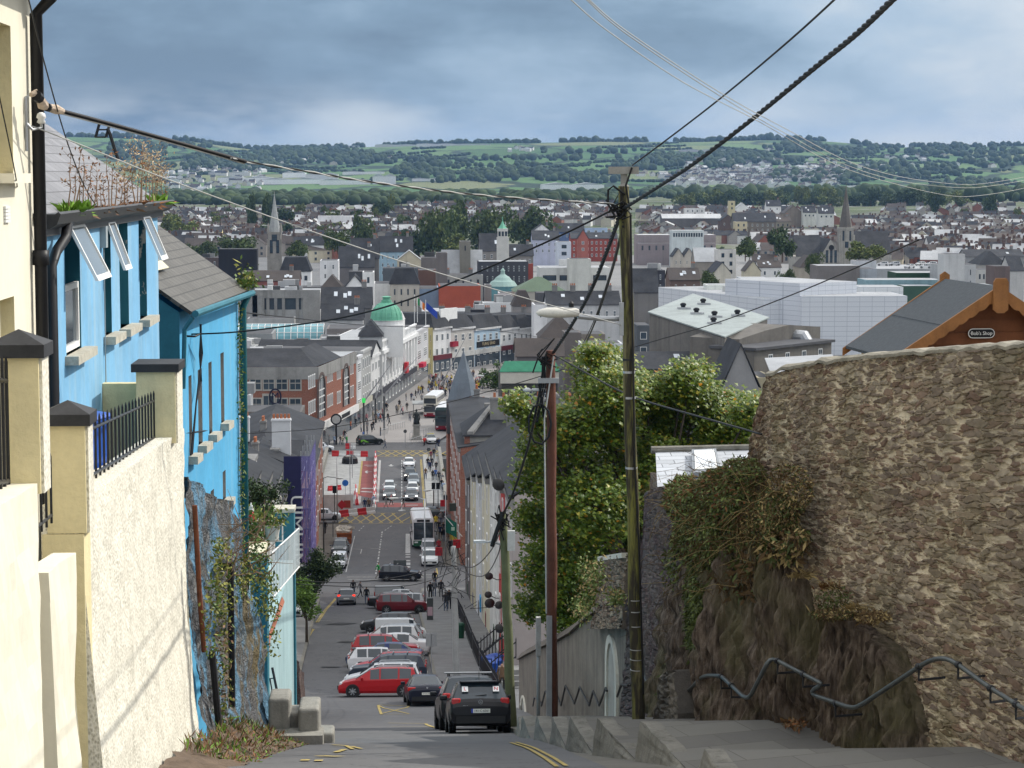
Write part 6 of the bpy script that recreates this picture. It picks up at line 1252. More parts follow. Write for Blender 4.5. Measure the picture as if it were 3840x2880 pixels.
def bus(label,p,hd,L,Wd,H,low,mid,up,decks=1,name='bus'):
 t=thing(name,label,'bus');b=MB()
 def ring(y,k,zf=0):return[V((x*Wd/2*k,y,z))for x,z in((-.96,.35),(-1,.5),(-1,H-.45),(-.93,H-.15),(-.75,H),(.75,H),(.93,H-.15),(1,H-.45),(1,.5),(.96,.35))]
 st=[(-L/2,.93),(-L/2+.15,1),(L/2-.4,1),(L/2-.12,.98),(L/2,.9)];rs=[ring(*s)for s in st];n=10
 for i in range(4):
  for k in range(n):
   q=(rs[i][k],rs[i+1][k],rs[i+1][(k+1)%n],rs[i][(k+1)%n]);b.add(q[::-1],[(0,1,2,3)],2 if k in(2,3,4,5,6)else 1 if k==1 or k==7 else 0)
 b.add(rs[0],[range(n)],0);b.add(rs[-1],[range(n)[::-1]],1)
 o=b.build('body',[low,mid,up],t,loc=(0,0,0))
 a=MB();a.box(-Wd*.46,Wd*.46,L/2-.02,L/2+.02,.35,1.0);a.build('front_skirt',low,t,loc=(0,0,0))
 z0s=[(1.15,2.25),(2.75,3.75)]if decks==2 else[(1.35,H-.5)]
 for z0,z1 in z0s:
  a=MB();a.box(-Wd*.44,Wd*.44,L/2-.01,L/2+.03,z0-(.0 if decks==2 else.25),z1);a.build('windscreen',CGLASS,t,loc=(0,0,0))
  for s in(-1,1):a=MB();a.box(s*Wd/2-.02,s*Wd/2+.02,-L/2+.5,L/2-.7,z0+.15,z1-.05);a.build('side_window',CGLASS,t,loc=(0,0,0))
 a=MB();zz=2.32 if decks==2 else H-.42;a.box(-.75,.75,L/2,L/2+.035,zz,zz+.25);a.build('destination_blind',TRIM,t,loc=(0,0,0))
 for s in(-1,1):
  a=MB();a.box(s*.85-.2,s*.85+.2,L/2,L/2+.05,.72,.9);a.build('headlight',HEADL,t,loc=(0,0,0));a=MB();a.tube([(s*Wd/2,L/2-.1,2.1),(s*(Wd/2+.25),L/2+.15,2.05),(s*(Wd/2+.25),L/2+.15,1.65)],.06,6);a.build('mirror',TRIM,t,loc=(0,0,0))
  for y in(-L*.28,L*.3):a=MB();a.lathe([(.3,-.12),(.48,-.12),(.48,.12),(.3,.12)],n=18,M=Matrix.Translation((s*(Wd/2-.1),y,.48))@Matrix.Rotation(R(90),4,'Y'));a.build('wheel',RUB,t,loc=(0,0,0))
 place(t,p,hd);return t
REDL=Mt('bus_red',(.22,.015,.03),.4);CRM=Mt('bus_cream',(.62,.6,.52),.4);WHB=Mt('bus_white',(.72,.73,.74),.35);GRB=Mt('coach_green',(.02,.10,.05),.35);
p=gnd(N5(985,1172),300);bus('white topped double decker bus with red skirt coming over from the shops',(p.x+.6,p.y+5),R(180)-.16,10.5,2.55,4.3,REDL,CRM,WHB,2,'double_decker_bus')
p=gnd(N5(1135,1355),300);bus('second double decker bus partly hidden behind the spired building',(p.x+.5,p.y+5),R(180)-.1,10.5,2.55,4.3,REDL,Mt('bus_dark_green',(.06,.1,.1),.4),WHB,2,'double_decker_bus')
p=gnd(N5(1200,1360),300);bus('third bus showing only its pale flank behind the spired building',(p.x+1.9,p.y+2),R(180)-.1,10.5,2.55,4.3,TRIM,GRB,WHB,2,'double_decker_bus')
p=gnd(K5(1385,1092),200);bus('white and green coach waiting at the kerb',(p.x,p.y+6),R(180)+.02,12,2.55,3.6,GRB,WHB,WHB,1,'coach')
p=gnd(K5(1402,168),300);t=thing('motorcycle','red motorcycle parked beside the silver taxi','motorcycle');m=MB()
for y in(-.7,.7):w=MB();w.lathe([(.2,-.06),(.33,-.05),(.33,.05),(.2,.06)],n=14,M=Matrix.Translation((0,y,.33))@Matrix.Rotation(R(90),4,'Y'));w.build('wheel',RUB,t,loc=(0,0,0))
m.tube([(0,-.9,.75),(0,-.3,.85),(0,.2,.95),(0,.6,1.05)],[.16,.2,.24,.12],8);m.tube([(0,.65,.35),(0,.5,1.15)],.06,6);m.box(-.35,.35,.4,.5,1.05,1.15);m.box(-.25,.25,-1.05,-.6,.75,1.15);m.build('body',Mt('motorcycle_red',(.5,.03,.02),.4),t,loc=(0,0,0));place(t,(p.x,p.y),R(175))
# ---- people
SKIN=Mt('skin',(.45,.27,.19),.6,.1);HAIR=Mt('dark_hair',(.05,.035,.025),.6,.3)
def trous():
 n=NT('trousers');n.base(n.ramp(n.node('ShaderNodeObjectInfo').outputs['Random'],[(0,(.015,.016,.022)),(.35,(.03,.05,.1)),(.6,(.02,.02,.02)),(.75,(.09,.12,.18)),(.9,(.22,.2,.17)),(1,(.05,.05,.05))],True));return n.set(.9)
def cloth():
 n=NT('top_clothing');n.base(n.node('ShaderNodeObjectInfo').outputs['Color']);return n.set(.9)
TRO,CLO,SHOE=trous(),cloth(),Mt('shoes',(.03,.03,.03),.7)
def person_mesh(name,J,hair_long=False):
 """one skinned surface; J overrides joints. x right, y forward, z up"""
 P=dict(pel=(0,0,.95),spi=(0,.01,1.2),che=(0,.02,1.40),nec=(0,.02,1.50),hea=(0,.04,1.60),top=(0,.04,1.72),lhi=(-.1,0,.92),lkn=(-.11,.02,.5),lan=(-.11,-.02,.09),lto=(-.12,.15,.04),rhi=(.1,0,.92),rkn=(.11,.02,.5),ran=(.11,-.02,.09),rto=(.12,.15,.04),lsh=(-.19,.0,1.42),lel=(-.25,-.04,1.15),lwr=(-.24,.06,.92),lha=(-.23,.1,.82),rsh=(.19,0,1.42),rel=(.25,-.04,1.15),rwr=(.24,.06,.92),rha=(.23,.1,.82));P.update(J)
 rad=dict(pel=.15,spi=.14,che=.155,nec=.06,hea=.098,top=.07,lhi=.09,lkn=.065,lan=.045,lto=.04,rhi=.09,rkn=.065,ran=.045,rto=.04,lsh=.07,lel=.05,lwr=.035,lha=.04,rsh=.07,rel=.05,rwr=.035,rha=.04)
 k=list(P);E=[('pel','spi'),('spi','che'),('che','nec'),('nec','hea'),('hea','top')]+[(a+x,a+y)for a in 'lr' for x,y in(('hi','kn'),('kn','an'),('an','to'),('sh','el'),('el','wr'),('wr','ha'))]+[('pel','lhi'),('pel','rhi'),('che','lsh'),('che','rsh')]
 me=bpy.data.meshes.new(name);me.from_pydata([P[j]for j in k],[(k.index(a),k.index(b))for a,b in E],[]);o=bpy.data.objects.new(name,me);COL.objects.link(o)
 o.modifiers.new('s','SKIN');sv=me.skin_vertices[0].data
 for i,j in enumerate(k):sv[i].radius=(rad[j],rad[j]*(.72 if j in('pel','spi','che')else 1));sv[i].use_root=j=='pel'
 ss=o.modifiers.new('u','SUBSURF');ss.levels=1;dg=bpy.context.evaluated_depsgraph_get();r=bpy.data.meshes.new_from_object(o.evaluated_get(dg));bpy.data.objects.remove(o)
 r.materials.clear();r.name=name
 for m in(CLO,TRO,SKIN,HAIR,SHOE):r.materials.append(m)
 h=[V(P['lha']),V(P['rha'])];wr=[V(P['lwr']),V(P['rwr'])]
 for f in r.polygons:
  c=f.center;f.use_smooth=True
  f.material_index=4 if c.z<.09 else 1 if c.z<.93 and min((c-q).length for q in h+wr)>.13 else 3 if c.z>1.66 or(c.z>(1.4 if hair_long else 1.54)and c.y<P['hea'][1]-.035)else 2 if c.z>1.505 else 2 if min((c-q).length for q in h)<.075 else 0
 return r
PM=[person_mesh('person',dict(lkn=(-.1,.18,.52),lan=(-.1,.22,.12),lto=(-.1,.38,.08),rkn=(.1,-.05,.5),ran=(.1,-.33,.14),rto=(.1,-.22,.03),lel=(-.25,-.14,1.17),lwr=(-.24,-.22,.95),lha=(-.24,-.2,.86),rel=(.25,.08,1.16),rwr=(.23,.24,.98),rha=(.22,.32,.92))),person_mesh('person',{}),person_mesh('person',dict(lwr=(-.1,.27,1.22),lha=(-.05,.33,1.27),rwr=(.1,.27,1.2),rha=(.04,.33,1.26),lel=(-.26,.02,1.14),rel=(.26,.02,1.14))),person_mesh('person',dict(rkn=(.1,.16,.52),ran=(.1,.2,.12),rto=(.1,.36,.08),lkn=(-.1,-.04,.5),lan=(-.1,-.28,.13),lto=(-.1,-.16,.03)),True),person_mesh('person',dict(hea=(0,.07,1.59),top=(0,.09,1.71)),True)]
COLS={'black':(.012,.012,.014),'navy':(.02,.03,.08),'white':(.65,.65,.65),'grey':(.2,.2,.21),'red':(.4,.03,.04),'pink':(.6,.28,.3),'blue':(.05,.12,.35),'pale blue':(.35,.45,.6),'green':(.03,.25,.06),'brown':(.16,.1,.06),'maroon':(.16,.02,.04),'olive':(.1,.1,.05),'orange':(.7,.18,.04),'yellow':(.65,.5,.05),'beige':(.45,.38,.28),'dark':(.03,.03,.035)}
USED={}
def person(cr,x,y,c,pose,hd,where,grp=None):
 p=gnd(cr(x,y),60)if not isinstance(cr,V)else cr
 word=['walking','standing','holding a phone','striding','waiting'][pose];lab=f'person in {c} {word} {where}'
 if not grp:USED[lab]=USED.get(lab,0)+1
 o=ob('person',PM[pose],None,p+V((0,0,zr(p.y)-p.z+(.13 if p.y<220 and abs(p.x)>2 and p.x>1.5 else 0))),hd,None,COLS[c]);k=rnd.uniform(.93,1.06);o.scale=(k,k,k)
 return tag(o,lab,'person',grp)
rnd.seed(41)
AW,TO=0.0,math.pi
for q in((K5,770,1512,'dark',1,AW,'beside the silver car with brake lights'),(K5,832,1522,'grey',0,-1.2,'across the junction near the van'),(K5,888,1580,'black',1,AW,'at the back of the passenger van'),(K5,1455,1560,'black',1,AW,'alone by the lamp post on the steep footway'),(K5,1490,1530,'grey',1,AW,'between two others on the steep footway'),(K5,1550,1532,'dark',4,TO,'by the dark shopfront on the steep footway'),(K5,1495,1440,'black',1,TO,'with raised elbows by the crossing'),(K5,1592,1655,'dark',4,AW,'with fair hair on the steep footway'),(K5,1622,1640,'black',1,AW,'next to the fair haired walker'),(K5,992,1352,'green',0,-1.3,'across the road centre'),(K5,520,958,'black',3,.3,'on the pavement by the scaffold'),(K5,872,752,'navy',1,AW,'at the barrier with luggage'),(K5,908,752,'brown',1,AW,'at the barrier beside orange fencing'),(K5,953,715,'pale blue',0,AW,'past the end of the barrier'),(K5,1060,722,'grey',0,-1.4,'on the cycle crossing'),(K5,1107,700,'pink',3,-1.4,'on the cycle crossing'),(K5,1212,722,'black',0,-1.4,'in front of the dark saloon'),(K5,1052,195,'grey',0,-1.3,'over the open plaza road'),(K5,1515,192,'black',0,.8,'near the motorcycle'),(K5,1532,190,'navy',3,.8,'behind another near the motorcycle'),(K5,1605,160,'white',1,2,'by the bridge corner kiosk'),(K5,1487,287,'black',0,TO,'at the far end of the bridge footway'),(K5,1460,300,'maroon',3,TO,'at the far end of the bridge footway'),(K5,1432,375,'black',0,AW,'on the bridge footway'),(K5,1468,372,'dark',1,AW,'on the bridge footway'),(K5,1507,402,'black',0,TO,'on the bridge footway near the parapet'),(K5,1413,468,'brown',0,TO,'closest to the kerb of the bridge'),(K5,1450,405,'navy',3,TO,'amid the bridge group'),(K5,1476,480,'black',3,AW,'leading the bridge group'),(K5,1502,474,'blue',0,AW,'amid the bridge group'),(K5,1482,440,'white',1,AW,'amid the bridge group'),(K5,1530,500,'dark',0,AW,'below the bridge group'),(K5,1562,520,'grey',1,TO,'near the parapet lamps'),(K5,1574,468,'olive',0,TO,'near the parapet lamps'),(K5,1556,560,'black',4,TO,'near the traffic signal on the footway'),(K5,1572,590,'pale blue',0,AW,'near the traffic signal on the footway'),(K5,1503,905,'yellow',1,TO,'beside the coach'),(K5,1530,955,'black',0,TO,'in the queue beside the coach'),(K5,1572,965,'dark',1,TO,'in the queue beside the coach'),(K5,1542,1003,'navy',1,AW,'in the queue beside the coach'),(K5,1577,1030,'black',3,AW,'at the tail of the coach queue'),(K5,1602,985,'grey',0,TO,'under the green flag'),(K5,1618,1045,'brown',0,AW,'under the green flag'),(K5,1632,1132,'black',4,TO,'by the red shop sign'),(K5,1692,1125,'red',1,TO,'by the red shop sign'),(K5,1530,1130,'red',4,TO,'next to the white crossover'),(K5,1550,870,'grey',0,TO,'by the dark car behind the coach'),(K6,300,315,'black',1,AW,'under the street tree'),(K6,1775,920,'brown',4,TO,'behind the learner hatchback')):
 person(*q)
PG='people on the plaza'
for q in((L8,1140,1388,'white',1),(L8,1190,1388,'dark',1),(L8,1275,1388,'grey',4),(L8,1340,1392,'pale blue',1),(L8,1415,1388,'black',0),(L8,1442,1392,'beige',1),(L8,1470,1328,'black',0),(L8,1452,1326,'maroon',1),(L8,1495,1392,'green',1),(L8,1500,1208,'grey',1),(L8,1545,1204,'orange',1),(L8,1605,1168,'black',3),(L8,1743,1105,'pink',1),(L8,1808,1232,'black',0),(L8,1828,1205,'grey',3),(L8,1750,1215,'grey',1),(L8,1915,1275,'black',4),(L8,2022,1152,'dark',0),(L8,2008,1100,'black',3),(L8,1830,1062,'white',1),(L8,1868,1062,'beige',0),(L8,1915,1112,'red',0),(L8,1950,1100,'navy',3),(L8,1700,1335,'blue',1),(L8,1985,965,'black',0),(L8,1890,1090,'pale blue',1),(L8,1675,1230,'white',1),(L8,1860,1120,'brown',3),(N5,650,1075,'black',0),(N5,592,1130,'pink',1),(N5,530,1112,'beige',1),(N5,505,1112,'grey',4),(N5,690,1222,'grey',0),(N5,745,970,'white',0),(N5,712,935,'navy',1),(N5,770,895,'black',3),(N5,637,935,'dark',1),(N5,855,960,'grey',1),(N5,375,1085,'black',0),(N5,545,1040,'black',3),(N5,575,1100,'white',0),(N5,90,1230,'pink',3),(N5,185,1340,'black',0),(N5,100,1400,'grey',1),(N5,180,1200,'beige',1),(N5,240,1180,'white',3),(N5,285,1220,'dark',0),(N5,310,1150,'maroon',1)):
 lab='on the plaza paving before the shops';person(*q,rnd.uniform(0,6.28),lab)
dup={}
for o in[o for o in COL.objects if o.name.startswith('person')]:
 dup.setdefault(o['label'],[]).append(o)
for l,os_ in dup.items():
 if len(os_)>1:
  for o in os_:o['group']='people before the shops' if 'plaza' in l else 'people on the footways'
rnd.seed(17)
for(x0,x1,y0,y1,n)in((945,1330,640,880,95),(1590,1960,640,790,30),(1480,1580,590,660,12),(780,880,800,860,6)):
 for i in range(n):
  c=rnd.choice(['black','black','dark','grey','white','navy','red','pink','beige','pale blue','brown','yellow']);pose=rnd.randrange(5)
  o=person(N5,rnd.uniform(x0,x1),rnd.uniform(y0,y1),c,pose,rnd.uniform(0,6.28),'x','shoppers in the distant crowd');o['label']='shopper in the packed crowd at the far bend of the street'
  # === markings, street furniture, street trees
YEL=Mt('yellow_line',(.40,.31,.11),.9,.6,5,world=True);WLN=Mt('white_line',(.45,.45,.44),.9,.5,5,world=True);REDRD=Mt('red_road_surface',(.22,.07,.065),.9,.25,.5,world=True)
LAY=[.012]
def ribbon(mb,pts,w,dash=None):
 P=[gnd(q,18)for q in pts]
 LAY[0]+=.0003
 for a,b in zip(P,P[1:]):
  L=(b-a).length;n=max(1,int(L/1.0));d=V((b.x-a.x,b.y-a.y,0)).normalized();s=V((-d.y,d.x,0))*w/2
  for i in range(n):
   if dash and(i*L/n)%(dash*2)>=dash:continue
   p,q=a+(b-a)*(i/n),a+(b-a)*((i+1)/n);mb.poly(*[V((v.x,v.y,zr(v.y)+LAY[0]))for v in(p-s,q-s,q+s,p+s)])
def marks(name,mat,items):
 m=MB()
 for cr,pts,w,*d in items:ribbon(m,[cr(*p)for p in pts],w,d[0]if d else None)
 m.f=[f for f in m.f];return kind(m.build(name,mat),'structure')
m=MB();m.poly(*[V((p.x,p.y,.503))for p in[gnd(K5(*q),250)for q in((812,610),(945,640),(965,305),(852,305))]]);kind(m.build('bus_lane_surface',REDRD),'structure')
m=MB();m.poly(*[V((p.x,p.y,zr(p.y)+.009))for p in[gnd(K5(*q),250)for q in((985,716),(1390,716),(1385,680),(985,676))]]);kind(m.build('cycle_box_surface',REDRD),'structure')
hat=[(K5,((640+i*90,858),(760+i*95,772)),.2)for i in range(7)]+[(K5,((760+i*90,858),(640+i*95,772)),.2)for i in range(6)]+[(K5,((980+i*75,265),(1090+i*75,215)),.2)for i in range(8)]+[(K5,((1090+i*75,265),(980+i*75,215)),.2)for i in range(8)]
marks('yellow_markings',YEL,[(K5,((845,305),(812,600)),.12),(K5,((852,305),(822,600)),.12),(K5,((1366,290),(1400,720)),.12),(K5,((1376,290),(1412,720)),.12),(K5,((620,865),(1280,862)),.2),(K5,((640,772),(1280,768)),.2),(K5,((990,214),(1550,214)),.2),(K5,((990,266),(1550,262)),.2),(K6,((515,190),(440,275),(372,372)),.12),(K6,((522,192),(452,275),(388,372)),.12),(K6,((345,420),(305,480),(280,540)),.12),(K6,((357,422),(318,480),(293,536)),.12),(K5,((1510,1260),(1518,1310),(1490,1350)),.15),(K6,((842,995),(1075,1003)),.12),(K6,((865,1065),(1075,1066)),.12),(K6,((842,995),(865,1065)),.12),(K6,((845,1000),(1075,1062)),.1),(K6,((860,1062),(1075,1005)),.1),(K6,((915,1132),(1200,1138),(1275,1168)),.12),(K6,((935,1158),(1240,1158)),.12),(K6,((1840,1282),(2000,1340),(2100,1400),(2190,1470)),.07),(K6,((1880,1278),(2040,1335),(2160,1395),(2260,1460)),.07),(K6,((490,1297),(600,1305),(650,1332)),.08),(K6,((500,1308),(640,1310),(715,1330)),.08),(K6,((590,1335),(520,1358)),.12),(K6,((400,1383),(460,1386)),.25),(K6,((480,1386),(555,1388)),.25),(K6,((255,1418),(325,1418)),.5),(K6,((360,1419),(425,1420)),.5)]+hat)
marks('white_markings',WLN,[(K5,((1006,300),(985,670)),.35),(K5,((1201,300),(1200,760)),.16,1.5),(K5,((1027,935),(995,1160),(970,1312)),.16,1.2),(K5,((1256,955),(1255,1128)),.55),(K5,((1256,1135),(1253,1315)),.55,.8),(K5,((782,975),(705,1295)),.12),(K5,((715,1340),(1490,1342)),.2),(K5,((720,1360),(1200,1362)),.2),(K5,((1320,1320),(1520,1322)),.2),(K5,((820,930),(865,885)),.14,1),(K5,((1050,925),(1110,885)),.14,1),(K5,((745,1090),(845,1092),(835,1130)),.1),(K5,((920,1085),(1000,1088)),.12),(K5,((1105,338),(1105,356)),.3),(K5,((1088,348),(1105,356),(1122,348)),.3),(K5,((880,405),(935,405)),.3),(K5,((895,395),(880,405),(895,416)),.3),(K5,((868,345),(955,345)),.4,.7),(K5,((890,355),(950,355)),.3,.6),(K5,((845,552),(950,552)),.8,.8),(K5,((840,580),(950,585)),.8,1.1),(K5,((1045,690),(1130,690)),.4,.8),(K5,((1240,700),(1345,700)),.5,1),(K6,((1220,355),(1270,355)),.25),(K6,((1240,572),(1440,572)),.2,.9),(K6,((1320,642),(1450,643)),.2,1),(K6,((1290,792),(1400,793)),.2),(K6,((1300,238),(1370,240)),.25),(K6,((300,378),(325,380)),.5),(K6,((380,360),(485,362)),.12)])
pat=MB();rnd.seed(2)
for x,y,w in((560,382,2.4),(700,230,1.5),(620,520,1.2),(480,710,.6)):ribbon(pat,[K6(x-70,y),K6(x+70,y+3)],w)
kind(pat.build('road_patches',Mt('fresh_asphalt',(.05,.05,.053),.9,.3,3,world=True)),'structure')
for s,lab in((-12.1,'pale stone bridge balustrade beside the hoarding'),(6.2,'pale stone bridge balustrade along the crowded footway')):
 t=fthing('bridge_balustrade',lab,'balustrade',V((s,330,.5)));m=MB();m.box(s-.25,s+.25,302,356,1.45,1.7);m.build('rail',STONE2 if 'STONE2' in globals()else LIME,t);m=MB();m.box(s-.25,s+.25,302,356,.49,.75);m.build('plinth',LIME,t);bm_=MB();bm_.lathe([(.09,0),(.15,.2),(.07,.45),(.12,.7)],n=8);me=bm_.mesh('baluster',LIME)
 for i in range(54):ob('baluster',me,t,V((s,302.5+i,.75))-t.location).matrix_parent_inverse=Matrix.Identity(4)
t=fthing('quay_wall','grey stone quay wall with balustrade on the far bank','quay wall',V((-40,353,-4)));m=MB();m.box(-300,-12.5,352.3,353.2,-6,.6);m.build('wall',CONCR,t);m=MB();m.box(-300,-12.5,352.4,353,1.3,1.5)
for i in range(60):m.box(-13-i*.6-.1,-13-i*.6+.1,352.6,352.8,.6,1.3)
m.build('balustrade',LIME,t)
def gp(cr,x,y,Y0=120):return gnd(cr(x,y),Y0)
DGR=Mt('dark_grey_post',(.07,.075,.075),.5,.2,3)
def lamp(label,cr,x,yb,yt,arm=None,mat=GALV,Y0=60,r=.08,head=True):
 p=gp(cr,x,yb,Y0);k=p.y/FPX;z=atY(cr(x,yt),p.y).z;t=fthing('street_lamp',label,'street lamp',p);m=MB();m.tube([p,V((p.x,p.y,z))],[r,r*.65],8);m.build('pole',mat,t,smooth=True)
 if arm:q=atY(cr(*arm),p.y);m=MB();m.tube([V((p.x,p.y,z-.1)),V((p.x+(q.x-p.x)*.3,p.y,max(z,q.z)+.1)),q],.04,6);m.build('arm',mat,t);m=MB();s=1 if q.x>p.x else-1;m.tube([q-V((s*.1,0,0)),q+V((s*.35,0,-.03)),q+V((s*.7,0,-.02))],[.06,.14,.05],8);m.build('lamp_head',Mt('lamp_cover',(.55,.55,.52),.5),t,smooth=True)
 return t
lamp('tall grey street lamp with long arm beside the parked row',K5,1408,1652,640,(1160,636));lamp('street lamp arching over the coach from the terrace footway',K5,1735,1160,850,(1225,745),Mt('mossy_grey_post',(.2,.2,.16),.7));lamp('slim street lamp on the bridge hoarding side',K5,628,850,265,(700,262));lamp('dark street lamp at the quay corner by the scaffold',K5,508,1120,452,(625,456),DGR);lamp('street lamp on the bridge footway by the pedestrians',K5,1592,1200,575,(1450,566))
for i,(x,yb,yt,lab)in enumerate(((742,620,150,'plain grey mast standing in the bridge roadworks'),(762,458,160,'second grey mast farther along the bridge roadworks'),(1045,150,-60,'grey mast with signs on the plaza edge'),(1487,720,560,'thin post on the bridge footway'),(590,980,840,'short black post by the skip'),(1232,196,20,'post with round sign on the plaza crossing island'),(1440,300,180,'thin sign post near the yellow hatching'))):
 p=gp(K5,x,yb);z=atY(K5(x,yt),p.y).z;t=fthing('post',lab,'post',p);m=MB();m.tube([p,V((p.x,p.y,z))],.06,6);m.build('shaft',DGR if i in(4,)else GALV,t)
 if i in(5,6):m=MB();m.lathe([(.3,-.03),(.3,.03)],n=12,M=Matrix.Translation((p.x,p.y-.08,z-.4))@Matrix.Rotation(R(90),4,'X'));m.build('sign_face',DGR,t)
for i,(x,yb,y0,y1,lab)in enumerate(((488,760,555,605,'traffic signal with its back to the scaffold'),(605,850,525,590,'twin traffic signal before the white hoarding'),(1483,735,498,555,'traffic signal on the bridge footway kerb'),(1524,805,498,555,'second traffic signal on the bridge footway'),(1590,900,610,650,'small traffic signal on the footway beside the coach'))):
 p=gp(K5,x,yb);t=fthing('traffic_light',lab,'traffic light',p,'traffic lights at the bridge');a,b=atY(K5(x,y0),p.y).z,atY(K5(x,y1),p.y).z;m=MB();m.tube([p,V((p.x,p.y,a))],.06,6);m.build('pole',DGR,t);m=MB();m.box(p.x-.25,p.x+.25,p.y-.15,p.y+.15,b,a);m.build('signal_head',BLACK,t)
p=gp(K5,700,655);t=fthing('road_sign','round blue road sign in the bridge roadworks','road sign',p);z=atY(K5(702,500),p.y).z;m=MB();m.tube([p,V((p.x,p.y,z))],.04,6);m.build('post',GALV,t);m=MB();m.lathe([(.45,-.03),(.45,.03)],n=18,M=Matrix.Translation((p.x,p.y-.06,z))@Matrix.Rotation(R(90),4,'X'));m.build('sign_face',Mt('sign_blue',(.03,.15,.5),.4),t)
p=gp(K5,1185,1362);t=fthing('road_sign','large grey sign board seen from behind on two posts','road sign',p);k=p.y/FPX*.4219;m=MB()
for dx in(-28,28):m.tube([(p.x+dx*k,p.y,p.z),(p.x+dx*k,p.y,p.z+180*k)],.06,6);
m.tube([(p.x-28*k,p.y,p.z+100*k),(p.x+28*k,p.y,p.z+100*k)],.03,4);m.build('posts',GALV,t);m=MB();m.box(p.x-58*k,p.x+58*k,p.y-.03,p.y+.0-.08,p.z+70*k,p.z+180*k);m.build('sign_board',Mt('sign_back',(.10,.11,.11),.6),t)
p=gp(K6,1243,835);t=fthing('parking_sign','grey parking sign pair on a slim post by the parked row','parking sign',p);z=atY(K6(1243,450),p.y).z;m=MB();m.tube([p,V((p.x,p.y,z))],.035,6);m.build('post',GALV,t)
for s in(-1,1):m=MB();m.box(p.x+s*.17-.14,p.x+s*.17+.14,p.y-.06,p.y-.03,z-.75,z);m.build('sign_face',Mt('sign_grey',(.3,.3,.3),.5),t)
p=gp(K6,1232,362);t=fthing('ticket_machine','grey parking ticket machine with a pink poster at the footway edge','ticket machine',p);m=MB();m.box(p.x-.25,p.x+.25,p.y-.2,p.y+.2,p.z,p.z+1.9);m.build('cabinet',DGR,t);m=MB();m.box(p.x-.2,p.x+.2,p.y-.22,p.y-.2,p.z+.5,p.z+1.2);m.build('poster',PLAINCOL,t,col=(.5,.35,.4))
RP,WP_=Mt('barrier_red',(.5,.03,.035),.5),Mt('barrier_white',(.65,.65,.63),.5)
def barrier(cr,a,b,n,lab,h=.9,tilt=0):
 A,B=gp(cr,*a),gp(cr,*b);d=(B-A)/n
 for i in range(n):
  p=A+d*(i+.5);t=thing('traffic_barrier',lab,'barrier',(p.x,p.y,zr(p.y)),math.atan2(d.y,d.x),lab);L=d.length*.48;m=MB();m.ext([V((-L,-.25,0)),V((-L,.25,0)),V((-L,.2,.3)),V((-L,.08,.45)),V((-L,.08,h)),V((-L,-.08,h)),V((-L,-.08,.45)),V((-L,-.2,.3))],(2*L,0,0));m.build('barrier_body',RP if i%2==0 else WP_,t,loc=(0,0,0))
barrier(K5,(645,805),(960,772),4,'red or white water filled barrier before the hoarding');barrier(K5,(580,262),(900,268),5,'red or white barrier across the far end of the roadworks');barrier(K5,(968,268),(955,740),18,'red or white barrier lining the red bus lane',1.0);barrier(K5,(792,590),(805,700),3,'red or white barrier stacked by the roadworks gate',1.3);barrier(K5,(545,570),(660,560),3,'red or white barrier lying behind the hoarding',.7);barrier(K4,(985,1400),(1070,1400),2,'red or white barrier by the plaza kerb')
p0,p1=gp(K5,500,765),gp(K5,770,752);t=fthing('hoarding','white site hoarding with two small red signs','hoarding',p0);z=atY(K5(640,605),p0 .y).z;m=MB();m.box(p0 .x,p1 .x,p0 .y,p0 .y+.12,.45,z);m.poly((p0 .x,p0 .y+.1,z),(p1 .x,p0 .y+.1,z),(p1 .x-.6,p0 .y+14,z-1.3),(p0 .x+1.2,p0 .y+14,z-1.3))if 0 else 0;m.build('panel',WP_,t)
f=Fac((p0 .x,p0 .y),(p1 .x,p0 .y));m=MB();s,z1=f.sz(K5(668,693));m.ext([f.P(s-.65,z1,.02),f.P(s,z1-.65,.02),f.P(s+.65,z1,.02),f.P(s,z1+.65,.02)],f.n*.05);m.build('warning_sign',RP,t);m=MB();s,z1=f.sz(K5(716,688));f.box(m,s-.45,s+.45,z1-.5,z1+.5,.02,.06);m.build('notice',Mt('notice_red',(.35,.06,.04),.6),t)
p=gp(K5,690,1042);t=fthing('skip','rusty orange skip heaped with rubble at the kerb','skip',p);k=p.y/FPX*.4219;w=62*k;h=120*k;ORG=Mt('rusty_orange_steel',(.32,.10,.03),.7,.35,1.2,streak=.4);m=MB();q=[V((p.x+x,p.y+y,p.z))for x,y in((-w,0),(w,0),(w,4),(-w,4))];u=[V((p.x+x*1.06,p.y+y,p.z+h*.8))for x,y in((-w,-.3),(w,-.3),(w,4.3),(-w,4.3))];m.add(q+u,[(3,2,1,0),(0,1,5,4),(1,2,6,5),(2,3,7,6),(3,0,4,7),(4,5,6,7)]);m.box(p.x-w*1.1,p.x+w*1.1,p.y-.4,p.y-.2,p.z+h*.74,p.z+h*.84);m.box(p.x-w,p.x+w,p.y-.2,p.y-.05,p.z+h*.38,p.z+h*.45);m.build('skip_body',ORG,t);m=MB();rnd.seed(1)
for i in range(26):c=V((p.x+rnd.uniform(-w,w)*.85,p.y+rnd.uniform(.2,3.8),p.z+h*.82));m.box(-.4,.4,-.25,.25,-.1,.25,None,Matrix.Translation(c)@Matrix.Rotation(rnd.random()*3,4,'Z')@Matrix.Rotation(rnd.uniform(-.6,.6),4,'X'))
m.build('rubble',Mt('mixed_rubble',(.45,.42,.36),.9,.5,2),t)
p=gp(K5,740,325);t=fthing('cover','small black dome shaped cover on the bridge footway','cover',p);m=MB();m.lathe([(1.3,0),(1.2,.8),(.7,1.3),(.1,1.45)],p,12);m.build('shell',BLACK,t)
